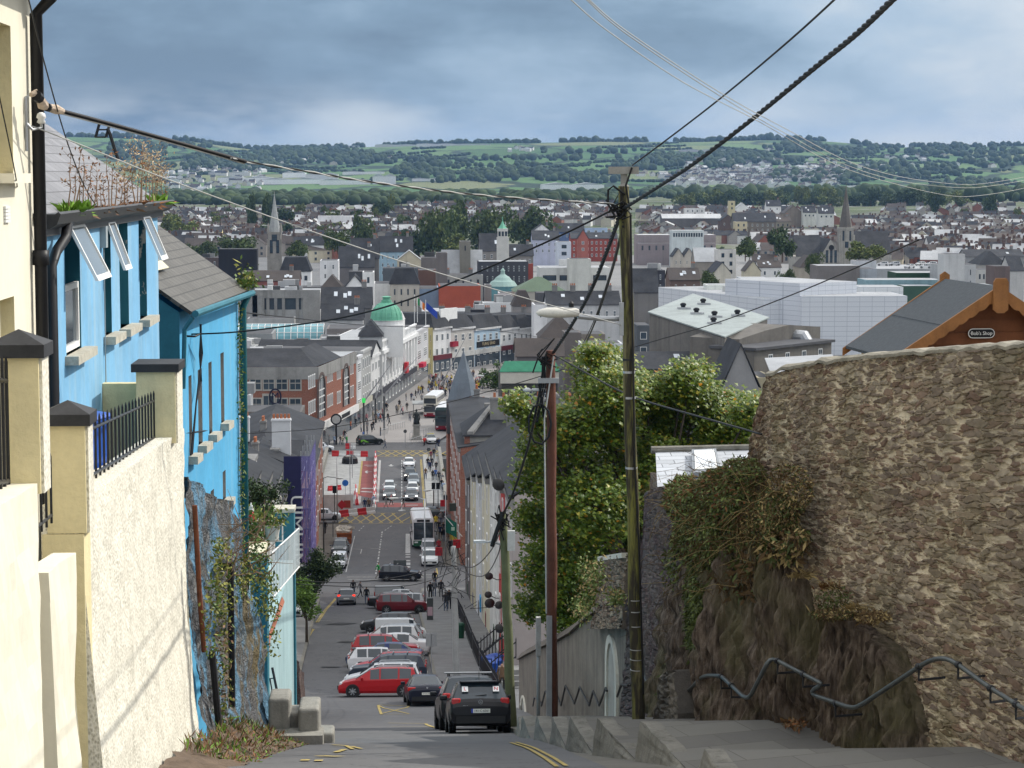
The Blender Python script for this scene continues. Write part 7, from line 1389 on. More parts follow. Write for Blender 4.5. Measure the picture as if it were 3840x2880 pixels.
p=gp(N5,782,1470,250);t=fthing('monument','dark bronze standing statue on a pale stone pedestal','statue',p);k=p.y/FPX*.2712;m=MB()
for w,a,b in((75,0,25),(58,25,60),(45,60,190),(55,190,215)):m.box(p.x-w*k,p.x+w*k,p.y-w*k,p.y+w*k,p.z+a*k,p.z+b*k)
m.build('pedestal',STONE2 if 'STONE2' in globals()else LIME,t);m=MB();zb=p.z+215*k;m.lathe([(45*k,0),(40*k,60*k),(30*k,110*k),(34*k,140*k),(26*k,165*k),(9*k,172*k),(13*k,185*k),(13*k,200*k),(6*k,210*k)],(p.x,p.y,zb),12);m.tube([(p.x-30*k,p.y,zb+150*k),(p.x-48*k,p.y-10*k,zb+100*k),(p.x-20*k,p.y-35*k,zb+90*k)],9*k,6);m.tube([(p.x+30*k,p.y,zb+150*k),(p.x+46*k,p.y,zb+95*k),(p.x+40*k,p.y-15*k,zb+55*k)],9*k,6);m.build('statue',Mt('dark_bronze',(.035,.04,.04),.5,.3,3,metal=.3),t,smooth=True)
for i,q in enumerate((((695,1550),(850,1500)),((690,1460),(950,1390)),((395,1350),(620,1300)),((275,1420),(380,1390)))):a,b=gp(N5,*q[0],250),gp(N5,*q[1],250);railing(['steel barrier rail on the near side of the monument','steel barrier rail behind the monument','row of cycle stands before the monument','short cycle stand by the plaza lamp'][i],[a,b],7,1.1,GALV,rails=(.97,),r=.035,ball=False)
for i,(x,yb,y1,tops,lab)in enumerate(((55,1425,950,((430,425),(40,1000)),'black plaza post with long leaning light masts and green sign'),(335,1335,870,((712,392),(795,325)),'second plaza post with leaning light masts over the shops'),(215-1350*0,1390-150,900,((300,640),(235,700)),'leaning masts beside the brick block clock'),(1085,820,800,((1135,395),(1490,0)),'tallest leaning masts rising in the crowd'),(1000,760,740,((955,480),(1170,410)),'leaning masts at the awning side of the crowd'),(1395,640,600,((1235,450),(1150,480)),'crossed leaning masts behind the slate spire'),(1770,760,720,((1640,330),(1600,700)),'crossed leaning masts before the white shops'))):
 p=gp(N5,x,yb,250);t=fthing('light_mast',lab,'light mast',p,'leaning light masts of the shopping street');z=atY(N5(x,y1),p.y).z;b=V((p.x,p.y,max(z,p.z+.5)));m=MB();m.tube([p,b],.16,8);m.build('post',DGR,t)
 for j,q in enumerate(tops):e=atY(N5(*q),p.y+1);m=MB();m.tube([b,(b+e)/2,e],[.13,.1,.03],6);m.build('mast',Mt('grey_mast',(.28,.28,.29),.5),t);m=MB();c=b+(e-b)*.45;m.tube([c,c+V((.2,-.1,-.4))],[.05,.14],6);m.build('spotlight',GALV,t)
 if i==0:m=MB();m.box(p.x-.3,p.x+.3,p.y-.2,p.y-.1,z-.1,z+.7);m.build('green_sign',em('lit_green_sign',(.05,.7,.12),.5),t)
p=gp(L8,1365,1385,250);t=fthing('street_clock','black pillar clock with round dial near the brick block','clock',p);z=atY(L8(1365,1070),p.y).z;m=MB();m.tube([p,V((p.x,p.y,z-.7))],.16,8);m.lathe([(.95,-.2),(.95,.2)],n=20,M=Matrix.Translation((p.x,p.y,z))@Matrix.Rotation(R(90),4,'X'));m.build('pillar',BLACK,t);m=MB();m.lathe([(.7,0),(.7,.05)],n=20,M=Matrix.Translation((p.x,p.y-.2,z))@Matrix.Rotation(R(90),4,'X'));m.build('dial',Mt('clock_dial',(.5,.5,.48),.5),t)
for i,(x0,x1,yb,yt,lab)in enumerate(((725,895,1130,985,'grey roofed bus shelter beside the double decker bus'),(1640,1900,770,600,'long flat roofed bus shelter in the crowd'))):a,b=gp(N5,x0,yb,250),gp(N5,x1,yb,250);z=atY(N5(x0,yt),a.y).z;t=fthing('bus_shelter',lab,'bus shelter',a);m=MB();m.box(a.x,b.x,a.y,a.y+6,z,z+.15);m.build('roof',Mt('shelter_roof',(.35,.36,.36),.6),t);m=MB();m.box(b.x-.1,b.x,a.y+.3,a.y+5.7,a.z+.2,z);m.build('glass_side',GLASS,t);m=MB();m.tube([(a.x+.2,a.y+.2,a.z),(a.x+.2,a.y+.2,z)],.06,5);m.build('leg',DGR,t)
q=atX(K5(1650,890),4.6);t=fthing('shop_flag','green flag with pale emblem slanting from the terrace shopfront','flag',q);m=MB();m.grid(5,5,lambda u,v:q+V((-.6+1.0*u,.15*math.sin(u*5),.9-1.4*v-.5*u)));m.build('cloth',Mt('flag_green',(.015,.13,.09),.8),t);m=MB();m.box(q.x-.1,q.x+.2,q.y-.3,q.y-.2,q.z-.3,q.z);m.build('emblem',Mt('flag_emblem',(.45,.6,.5),.8),t);m=MB();m.tube([q+V((-.7,0,1.0)),q+V((.9,0,-.9))],.04,5);m.build('pole',WHITE,t)
for i,(x,y,lab,c)in enumerate(((1690,1040,'red shop sign box on the terrace facade',(.5,.02,.025)),(1568,680,'red post box sign at the bridge end',(.5,.02,.03)),(1660,970,'small yellow shop sign by the green flag',(.5,.38,.05)),(1530,1110,'red sandwich board on the footway',(.45,.03,.04)),(1655,715,'dark pub sign at the quay corner',(.05,.06,.05)))):q=atX(K5(x,y),5.2 if i!=3 else 3.6);m=MB();m.box(q.x-.35,q.x+.35,q.y-.1,q.y+.1,q.z-.4,q.z+.4);tag(m.build('shop_sign',PLAINCOL,col=c),lab,'sign')
for i,(x,y)in enumerate(((1905,1570),)):q=atX(K5(x,y),XR-.1);m=MB();m.box(q.x-.1,q.x,q.y-.6,q.y+.6,q.z-.6,q.z+.6);tag(m.build('house_notice',PLAINCOL,col=(.05,.3,.6)),'bright blue notice on the white terrace wall','notice')
def leaf_tree(label,base,cen,rx,rz,n,size,mats,name='street_tree',group=None,seed=1,cl=30,tr=.12):
 rnd.seed(seed);t=fthing(name,label,'tree',base,group);m=MB();m.tube([base,base+(cen-base)*.5+V((.1,0,0)),cen],[tr,tr*.7,tr*.3],7);cs=[cen+V((rnd.gauss(0,rx*.5),rnd.gauss(0,rx*.5),rnd.gauss(0,rz*.5)))for _ in range(cl)]
 for c in cs[:10]:m.tube([base+(cen-base)*.55,c],[tr*.4,.02],4)
 m.build('trunk',Mt('tree_bark',(.08,.065,.05),.9,.4,4),t);l=MB()
 for i in range(n):c=rnd.choice(cs);leafquad(l,c+V((rnd.gauss(0,rx*.17),rnd.gauss(0,rx*.17),rnd.gauss(0,rz*.15))),V((rnd.gauss(0,size),rnd.gauss(0,size),rnd.gauss(0,size*.7))),size*.5,0 if rnd.random()<.7 else 1)
 l.build('crown',mats,t);return t
DGL,DGL2=Mt('dark_tree_leaf',(.03,.055,.018),.6,.5,3),Mt('mid_tree_leaf',(.06,.095,.03),.6,.5,3);BGL,BGL2=Mt('bright_tree_leaf',(.11,.2,.03),.55,.4,3),Mt('lime_tree_leaf',(.16,.26,.05),.55,.4,3)
b=V((-7.4,172,zr(172)));leaf_tree('dark leaved street tree below the purple scaffold',b,ap(688,1232,172),1.5,1.5,5200,.15,[DGL,DGL2],seed=3);b=V((-6.6,150,zr(150)));leaf_tree('bright green street tree against the aqua terrace',b,ap(655,1290,150),.85,1.2,3600,.12,[BGL,BGL2],seed=4)
b=V((-8.5,118,zr(118)));leaf_tree('bushy dark tree behind the white back balustrade',b,ap(556,1092,118),1.25,1.2,4600,.12,[DGL,DGL2],seed=5);p=gp(N5,1870,800,250);leaf_tree('round shrub tree half hidden by the green tiled house',p,p+V((0,0,2.5)),2.2,2,1800,.35,[DGL2,BGL],seed=8)
# === the flat of the city
GLASST=Mglass('teal_glazing',(.10,.24,.27),.1);COPPER=Mt('green_copper',(.16,.44,.30),.6,.2,.5,streak=.4,dark=(.1,.3,.22),world=True);ROOFG=Mt('flat_roof_felt',(.11,.11,.115),.9,.35,.12,world=True);ROOFL=Mt('pale_flat_roof',(.42,.43,.44),.85,.3,.1,world=True);BRSL=Mt('brown_slate',(.075,.062,.056),.7,.35,.2,world=True);GRNROOF=Mt('green_metal_roof',(.12,.17,.11),.6,.2,.2,world=True)
def panels():
 n=NT('white_metal_panels');P=n.node('ShaderNodeSeparateXYZ',Vector=n.node('ShaderNodeNewGeometry').outputs['Position']).outputs;v=n.node('ShaderNodeCombineXYZ',X=n.math('ADD',P[0],P[1]),Y=P[2]).outputs[0]
 br=n.node('ShaderNodeTexBrick',Vector=v,Scale=1.0,offset=0.0)
 for k,x in(('Mortar Size',.06),('Brick Width',3.2),('Row Height',1.25)):br.inputs[k].default_value=x
 c=n.node('ShaderNodeObjectInfo').outputs['Color'];n.base(n.mix(br.outputs['Fac'],n.mix(n.math('MULTIPLY',n.noise(.08,n.pos(world=True)),.4),c,n.mix(1.0,c,(.8,.82,.85),'MULTIPLY')),n.mix(1.0,c,(.62,.64,.68),'MULTIPLY')));return n.set(.5)
PANEL=panels()
RM={'s':SLATE,'b':BRSL,'f':ROOFG,'l':ROOFL,'g':GRNROOF,'c':COPPER}
WM_={'w':W22,'p':W21,'o':W11,'d':WDK,'t':W34,'s':WST}
def bld(label,A,B,zt,dep,roof='F',rise=3,col=(.3,.3,.3),rows=0,cols=0,rm='f',mat=None,z0=None,wk='o',ch=0,wf=.4,hf=.5,side=0,name='building',cat='building',group=None,top=.6,st=3.3,pl=0):
 f=Fac(A,B);L=f.L;zb=(G(A[0],A[1])-1.5)if z0 is None else z0
 t=fthing(name,label,cat,f.P(L/2,zb),group);m=MB();C4=[(0,0),(L,0),(L,-dep),(0,-dep)]
 for i in range(4):(s0,o0),(s1,o1)=C4[i],C4[(i+1)%4];m.poly(f.P(s0,zb,o0),f.P(s1,zb,o1),f.P(s1,zt,o1),f.P(s0,zt,o0))
 r=MB();e=.3
 if roof=='F':m.poly(*[f.P(s,zt,o)for s,o in C4]);f.box(r,.4,L-.4,zt,zt+.04,-dep+.4,-.4)
 if roof=='GX':
  for s in(0,L):m.poly(f.P(s,zt),f.P(s,zt,-dep),f.P(s,zt+rise,-dep/2))
  for o0 in(e,-dep-e):r.ext([f.P(-e,zt-.1,o0),f.P(L+e,zt-.1,o0),f.P(L+e,zt+rise,-dep/2),f.P(-e,zt+rise,-dep/2)],(0,0,.15))
 if roof=='GY':
  for o in(0,-dep):m.poly(f.P(0,zt,o),f.P(L,zt,o),f.P(L/2,zt+rise,o))
  for s in(-e,L+e):r.ext([f.P(s,zt-.1,e),f.P(s,zt-.1,-dep-e),f.P(L/2,zt+rise,-dep-e),f.P(L/2,zt+rise,e)],(0,0,.15))
 if roof in 'HM':
  k=min(L,dep)*.48 if roof=='H' else min(1.6,dep*.2);a=[(-e,e),(L+e,e),(L+e,-dep-e),(-e,-dep-e)];b=[(k,-k),(L-k,-k),(L-k,-dep+k),(k,-dep+k)]
  for i in range(4):r.poly(f.P(a[i][0],zt,a[i][1]),f.P(a[(i+1)%4][0],zt,a[(i+1)%4][1]),f.P(b[(i+1)%4][0],zt+rise,b[(i+1)%4][1]),f.P(b[i][0],zt+rise,b[i][1]))
  r.poly(*[f.P(s,zt+rise,o)for s,o in b]);r.poly(*[f.P(s,zt,o)for s,o in a[::-1]])
 m.build('wall',mat or OBJCOL,t,col=col);r.build('roof',RM[rm],t)
 if roof=='GX' and rm in 'sb' and L>9:
  for i in range(rnd.randrange(1,5)):
   s,k=rnd.uniform(.1,.85)*L,rnd.uniform(.25,.6);w=MB();q=[f.P(s+a,zt-.1+(rise+.1)*h+.2,e+(-dep/2-e)*h)for a,h in((0,k),(.9,k),(.9,k+.2),(0,k+.2))];w.ext(q,(0,0,.1));w.build('skylight',OBJCOL,t,col=(.62,.66,.7))
  ch=ch or 1
 if rows:wgrid(t,f,.4,L-.4,zt-top-rows*st,zt-top,rows,cols,WM_[wk],wf,hf)
 if side:
  g=Fac((f.P(L,0).x,f.P(L,0).y),(f.P(L,0,-dep).x,f.P(L,0,-dep).y))if side>0 else Fac((f.P(0,0,-dep).x,f.P(0,0,-dep).y),(f.P(0,0).x,f.P(0,0).y))
  wgrid(t,g,.4,dep-.4,zt-top-rows*st,zt-top,rows,abs(side),WM_[wk],wf,hf)
 for i in range(ch):
  q=f.P(L*(i+.5)/ch if ch>1 else L*.85,0,-dep/2);zz=zt+(rise if roof!='F' else 0);chimney(t,(q.x,q.y),1.3,.8,zz-1,zz+1.5,3)
 for i in range(pl):
  s=rnd.uniform(1,max(1.2,L-4));o=rnd.uniform(2,max(2.2,dep-4));h=rnd.uniform(.8,2.2);b=MB();f.box(b,s,s+rnd.uniform(1,3.5),zt+.03,zt+h,-o-rnd.uniform(1,3),-o);b.build('plant_unit',OBJCOL,t,col=rnd.choice([(.5,.5,.5),(.3,.3,.3),(.62,.62,.6),(.08,.08,.08)]))
 return t
def findY(uv,h,Y0=330,X=None):
 d=ray(uv);Y=Y0
 while Y<3600:
  if CAMH+d.z*Y/d.y<=G(d.x*Y/d.y,Y)+h:break
  Y+=2
 return Y
def bl(cr,x0,x1,yt,h,dep,label,roof='F',rise=3,col=(.3,.3,.3),Y=None,skew=0,**k):
 Y=Y or findY(cr((x0+x1)/2,yt),h);a,b=atY(cr(x0,yt),Y-skew/2),atY(cr(x1,yt),Y+skew/2);zt=(a.z+b.z)/2
 return bld(label,(a.x,a.y),(b.x,b.y),zt,dep,roof,rise,col,**k)
rnd.seed(50)
# ---- east side of the shopping street
t=fthing('shop_block','red brick corner block with round emblem and two tall arched windows','shop building',V((-14,380,.5)))
zt=14.1;PT=[(-46,364),(-13.8,364),(-8.1,396),(-46,396)];m=MB()
for i in range(4):a,b=PT[i],PT[(i+1)%4];m.poly((*a,.4),(*b,.4),(*b,zt),(*a,zt));m.poly((*a,zt-1.6),(*b,zt-1.6),(*b,zt),(*a,zt),mi=1)if 0 else 0
m.build('wall',BRICK,t)
ff=Fac(PT[0],PT[1]);fs=Fac(PT[1],PT[2]);m=MB()
for f in(ff,fs):f.box(m,0,f.L,zt-2.0,zt+.05,.0,.12)
m.build('stone_parapet',CONCR,t);m=MB();q0=ap(505,790,366);m.poly((-46,364.4,zt+.05),(-14.2,364.4,zt+.05),(-17,372,zt+2.6),(-46,372,zt+2.6));m.poly((-14.2,364.4,zt+.05),(-10.4,384,zt+.05),(-15,384,zt+2.6),(-17,372,zt+2.6));m.poly((-46,372,zt+2.6),(-17,372,zt+2.6),(-17,377,zt+.1),(-46,377,zt+.1));m.poly((-17,372,zt+2.6),(-15,384,zt+2.6),(-15.2,385,zt+.1),(-19,377,zt+.1));m.poly((-15,384,zt+2.6),(-10.4,384,zt+.05),(-15.2,386,zt+.05));m.build('roof',SLATE,t);m=MB();m.poly((-46,377,zt+.06),(-19,377,zt+.06),(-15,386,zt+.06),(-10.2,385,zt+.06),(-8.4,395.8,zt+.06),(-46,395.8,zt+.06));m.build('flat_roof',ROOFL,t)
for i in range(9):x,y=rnd.uniform(-40,-15),rnd.uniform(387,394);m=MB();m.box(x,x+rnd.uniform(.8,3),y,y+1.5,zt+.06,zt+rnd.uniform(.6,1.6));m.build('plant_unit',OBJCOL,t,col=rnd.choice([(.6,.6,.6),(.3,.3,.3)]))
for xs,yy,w,h in(((240,350,458,570),920,55,85),((245,458,570),1085,50,70)):
 for x in xs:s,z=ff.sz(K4(x,yy));win(t,ff,s,z,2.1,2.6 if yy<1000 else 2.2,WST)
s,z=ff.sz(K4(350,1140));win(t,ff,s,z,2.1,4,WST)
s,z=ff.sz(K4(403,965));m=MB()
for k in range(24):a0,a1=k*math.pi/12,(k+1)*math.pi/12;m.ext([ff.P(s+1.05*math.cos(a0),z+1.35*math.sin(a0),.05),ff.P(s+1.05*math.cos(a1),z+1.35*math.sin(a1),.05),ff.P(s+.8*math.cos(a1),z+1.08*math.sin(a1),.05),ff.P(s+.8*math.cos(a0),z+1.08*math.sin(a0),.05)],ff.n*.06)
m.build('emblem_ring',Mt('navy_sign',(.015,.015,.04),.5),t);tx=text('M',1.7,Mt('navy_letter',(.015,.015,.05),.5),None,ff.P(s,z,.12));lt=font_to_mesh(tx,t);lt.matrix_parent_inverse=Matrix.Translation(-t.location)
for x0,x1,y0,y1 in((752,815,775,1140),(962,1012,700,1040)):
 s0,_=fs.sz(K4(x0,y1));s1,_=fs.sz(K4(x1,y1));_,z1=fs.sz(K4((x0+x1)/2,y0));_,z0=fs.sz(K4((x0+x1)/2,y1));mid=(s0+s1)/2;w=(s1-s0)/2;m=MB();zc=z1-w*.9;g=MB()
 for k in range(12):a0,a1=k*math.pi/12,(k+1)*math.pi/12;m.ext([fs.P(mid+w*math.cos(a0),zc+w*math.sin(a0),0),fs.P(mid+w*math.cos(a1),zc+w*math.sin(a1),0),fs.P(mid+w*.84*math.cos(a1),zc+w*.84*math.sin(a1),0),fs.P(mid+w*.84*math.cos(a0),zc+w*.84*math.sin(a0),0)],fs.n*.25)
 for sg in(-1,1):fs.box(m,mid+sg*w*.92-w*.08,mid+sg*w*.92+w*.08,z0,zc,0,.25)
 ar=m.build('arch',Mt('dark_arch_stone',(.13,.10,.09),.9),t);g.poly(fs.P(mid-w*.84,z0,.03),fs.P(mid+w*.84,z0,.03),*[fs.P(mid+w*.84*math.cos(k*math.pi/10),zc+w*.84*math.sin(k*math.pi/10),.03)for k in range(11)]);m=MB()
 for k in range(-1,2):fs.box(m,mid+k*w*.4-.09,mid+k*w*.4+.09,z0,zc+w*.6,.04,.1)
 for k in range(4):zz=z0+(zc-z0)*(k+1)/4;fs.box(m,mid-w*.84,mid+w*.84,zz-.1,zz+.1,.04,.1)
 g.build('arched_window',GLASS,t);m.build('glazing_bars',WHITE,t)
for x0,x1,r0,n in((672,735,850,4),(828,880,800,4),(1020,1052,735,2),(910,945,775,3)):
 sa,za=fs.sz(K4(x0,r0));sb,_=fs.sz(K4(x1,r0))
 for i in range(n):
  for dz in(0,-4.2):win(t,fs,sa+(sb-sa)*(i+.5)/n,za-1.2+dz,(sb-sa)/n*.55,2.2,W21)
m=MB();fs.box(m,.3,fs.L,3.4,4.6,0,.5);m.build('shop_fascia',WHITE,t);m=MB();fs.box(m,.5,fs.L,.5,3.4,0,.05);m.build('shop_window',GLASS,t);m=MB();fs.box(m,17,24,3.6,4.3,.5,.56);m.build('shop_sign',BLACK,t)
LF=Fac((-8.1,396),(6.3,497));fx=lambda x,y:LF.sz(K4(x,y))
def shop(x0,x1,yt,label,col,rows,cols,roof='F',rise=2,rm='f',dep=22,wk='p',wf=.45,**k):
 s0,za=fx(x0,yt);s1,_=fx(x1,yt);z=fx((x0+x1)/2,yt)[1];A,B=LF.P(s0,0),LF.P(s1,0)
 t=bld(label,(A.x,A.y),(B.x,B.y),z,dep,roof,rise,col,rows,cols,rm,z0=.4,wk=wk,wf=wf,**k);f=Fac((A.x,A.y),(B.x,B.y));m=MB();f.box(m,.1,f.L-.1,3.5,4.5,0,.35);m.build('shop_fascia',OBJCOL,t,col=rnd.choice([(.6,.6,.58),(.05,.05,.06),(.5,.48,.4)]));m=MB();f.box(m,.3,f.L-.3,.5,3.5,0,.04);m.build('shop_window',GLASS,t);m=MB();f.box(m,0,f.L,z-.5,z,0,.3);m.build('cornice',OBJCOL,t,col=col);return t
shop(1076,1117,625,'narrow white shop with blue glazed front next to the brick block',(.62,.63,.64),3,1,wk='t',wf=.7);shop(1118,1194,572,'grey stone fronted shop with three rows of windows',(.42,.42,.41),3,4,wf=.5,hf=.65,top=.8);shop(1195,1275,612,'white gabled shop against the domed store',(.68,.68,.67),3,3,'GY',2.5,'s')
t=shop(1276,1566,490,'long white classical department store with green copper dome',(.8,.8,.79),2,11,dep=14,rm='l',hf=.8,wf=.4,top=2.2,st=4.6);fd=Fac(*[(LF.P(fx(x,490)[0],0).x,LF.P(fx(x,490)[0],0).y)for x in(1276,1566)]);zt=fx(1420,490)[1];m=MB()
for i in range(12):s=fd.L*i/11;fd.box(m,s-.35,s+.35,5.5,zt-1.2,0,.35)
for k in range(24):fd.box(m,fd.L*k/24,fd.L*k/24+.7,zt,zt+1.1,-.3,.2)
fd.box(m,0,fd.L,zt+1.1,zt+1.4,-.3,.3);fd.box(m,0,fd.L,zt-1.2,zt-.5,0,.7);fd.box(m,fd.L*.42,fd.L*.62,zt,zt+3.6,-3,.4);m.ext([fd.P(fd.L*.41,zt+3.6,.45),fd.P(fd.L*.63,zt+3.6,.45),fd.P(fd.L*.52,zt+5.6,.45)],-fd.n*3);m.build('pilaster_order',Mt('white_stone',(.8,.8,.79),.8,.12,.4,streak=.2,world=True),t)
Yd=436;c=atY(K4(1326,330),Yd);rr=(1456-1196)/2*.4521/FPX*Yd;m=MB();m.box(c.x-rr*1.05,c.x+rr*1.05,Yd-rr*1.05,Yd+rr*1.05,10,c.z-.9);m.lathe([(rr*1.04,-1.4),(rr*1.04,-.2),(rr*1.1,0)],c,24);m.build('dome_base',Mt('white_stone',(.72,.72,.71),.8,.12,.4,world=True),t)
hz=c.z;ztop=atY(K4(1326,182),Yd).z-hz;m=MB();m.lathe([(rr*1.0*math.cos(a)**.85,ztop*math.sin(a))for a in[R(x)for x in(0,12,25,38,50,62,72,80)]],c,24);m.lathe([(rr*.33,ztop-.1),(rr*.33,ztop+.35),(rr*.24,ztop+.4),(rr*.24,ztop+.9),(rr*.34,ztop+1.0),(rr*.1,ztop+1.2)],c,12)
for k in range(16):a=k*math.pi/8;m.tube([c+V((math.cos(a)*rr*1.01*math.cos(b)**.85,math.sin(a)*rr*1.01*math.cos(b)**.85,ztop*math.sin(b)))for b in[R(x)for x in(0,20,40,60,76)]],.09,4)
m.build('dome',COPPER,t);bl(K4,1100,1290,470,12,10,'hip roofed white wing in front of the copper dome','H',3,(.55,.55,.54),Y=424,rm='s')
shop(1568,1672,400,'grey stone corner house with tall windows and a red awning',(.55,.55,.56),3,2,dep=14,wk='t',hf=.6);s0,z0=fx(1580,835);m=MB();LF.box(m,s0,s0+5,4.0,4.9,.3,1.4);tag(m.build('shop_awning',Mt('red_awning',(.55,.02,.06),.6)),'bright red awning on the grey stone corner house','awning');s0,z0=fx(1460,850);m=MB();LF.box(m,s0,s0+2.4,4.8,7.0,.3,1.0);tag(m.build('shop_sign_box',Mt('red_sign',(.55,.03,.04),.5)),'red projecting shop sign box on the white store','sign')
FL=[(1558,120,372,0),(1582,130,350,1),(1651,165,372,2)]
for i,(x,y0,y1,kd)in enumerate(FL):
 p,q=atY(K4(x,y1),492),atY(K4(x,y0),492);t=fthing('flagpole',['bare white flagpole leftmost on the roof of the grey corner house','flagpole with green white and orange flag on the grey corner house','flagpole with blue flags on the grey corner house'][i],'flagpole',p);m=MB();m.tube([p,q],.09,6);m.build('pole',WHITE,t)
 for j,cc in enumerate([[],[(.02,.25,.08),(.7,.7,.7),(.7,.2,.03)],[(.02,.06,.35),(.03,.07,.4)]][kd]):
  m=MB();w=(.55,1.3)[kd==2];m.grid(4,3,lambda u,v:q+V(((j+u)*w,.15*math.sin((u+j)*3),-.4-(j+u)*.9*w-v*1.6)));m.build('flag',PLAINCOL,t,col=cc)
  # ---- buildings across the bend
CF=Fac((atY(L6(250,860),503).x,503),(atY(L6(1200,830),556).x,556))
def cshop(x0,x1,yt,label,col,rows,cols,**k):
 s0,_=CF.sz(L6(x0,yt));s1,_=CF.sz(L6(x1,yt));z=CF.sz(L6((x0+x1)/2,yt))[1];A,B=CF.P(s0,0),CF.P(s1,0);t=bld(label,(A.x,A.y),(B.x,B.y),z,16,'M',3.2,col,rows,cols,'s',z0=.4,ch=1,**k);f=Fac((A.x,A.y),(B.x,B.y));m=MB();f.box(m,0,f.L,3.4,4.5,0,.3);m.build('shop_fascia',OBJCOL,t,col=k.get('fc',rnd.choice([(.12,.02,.03),(.5,.5,.48)])));m=MB();f.box(m,.3,f.L-.3,.5,3.4,0,.04);m.build('shop_window',GLASS,t);m=MB();f.box(m,0,f.L,z-.4,z+.05,0,.4);m.build('cornice',OBJCOL,t,col=(.6,.6,.6));return t,f
cshop(250,385,860,'white stuccoed corner house with thin windows at the bend',(.68,.68,.68),3,3,wk='p');t,f=cshop(386,560,862,'stone bowed shop house with red balcony at the bend',(.5,.48,.45),3,3,wk='w');m=MB();s,z=CF.sz(L6(335,860));s2,_=CF.sz(L6(460,860));CF.box(m,s,s2,z,z+4.2,-1.5,-1);tag(m.build('roof_billboard',WHITE),'blank white board standing on the roof at the bend','billboard')
s,z=CF.sz(L6(398,985));m=MB();CF.box(m,s-1.3,s+1.3,z-.6,z+.6,0,.8);m.build('balcony',Mt('red_balcony',(.3,.02,.04),.6),t)
t,f=cshop(561,755,862,'pale blue shop house with black signboard at the bend',(.42,.55,.66),3,4,wk='w');m=MB();s,z=CF.sz(L6(578,992));s2,_=CF.sz(L6(745,992));CF.box(m,s,s2,z-.7,z+.7,0,.2);sb=m.build('signboard',BLACK,t);tx=text('TUNG SING',1.0,Mt('gilt_lettering',(.6,.5,.3),.5),None,CF.P((s+s2)/2,z,.23),(R(90),0,CF.a),sx=1.2);lt=font_to_mesh(tx,t);lt.matrix_parent_inverse=Matrix.Translation(-t.location)
cshop(756,892,865,'white three storey shop house with iron balcony at the bend',(.7,.7,.7),3,3,wk='w');cshop(893,1008,862,'bright white plain fronted shop house at the bend',(.72,.72,.72),3,3,wk='p');cshop(1009,1165,858,'pale bluish end house of the curved row',(.62,.68,.74),3,4,wk='o')
bl(K4,1672,1708,400,15,12,'yellow narrow house squeezed at the street bend',col=(.6,.52,.25),Y=500,rows=3,cols=1,wk='p')
t=bl(K7,332,722,450,11,12,'dark grey house with white windows and green tiled parapet roof','F',2,(.085,.08,.07),Y=380,rows=2,cols=3,wk='w',top=2.2,wf=.32);f=Fac((atY(K7(325,450),379.8).x,379.8),(atY(K7(730,450),379.8).x,379.8));zt=atY(K7(500,450),380).z;m=MB();f.box(m,0,f.L,zt-2.0,zt,0,.15);m.build('cream_band',CREAMD,t);m=MB();m.ext([f.P(-.2,zt,.3),f.P(f.L+.2,zt,.3),f.P(f.L-.6,zt+1.7,-1.2),f.P(.8,zt+1.7,-1.2)],(0,0,.1));m.build('green_tiles',Mt('green_glazed_tiles',(.05,.26,.15),.4,.3,1),t)
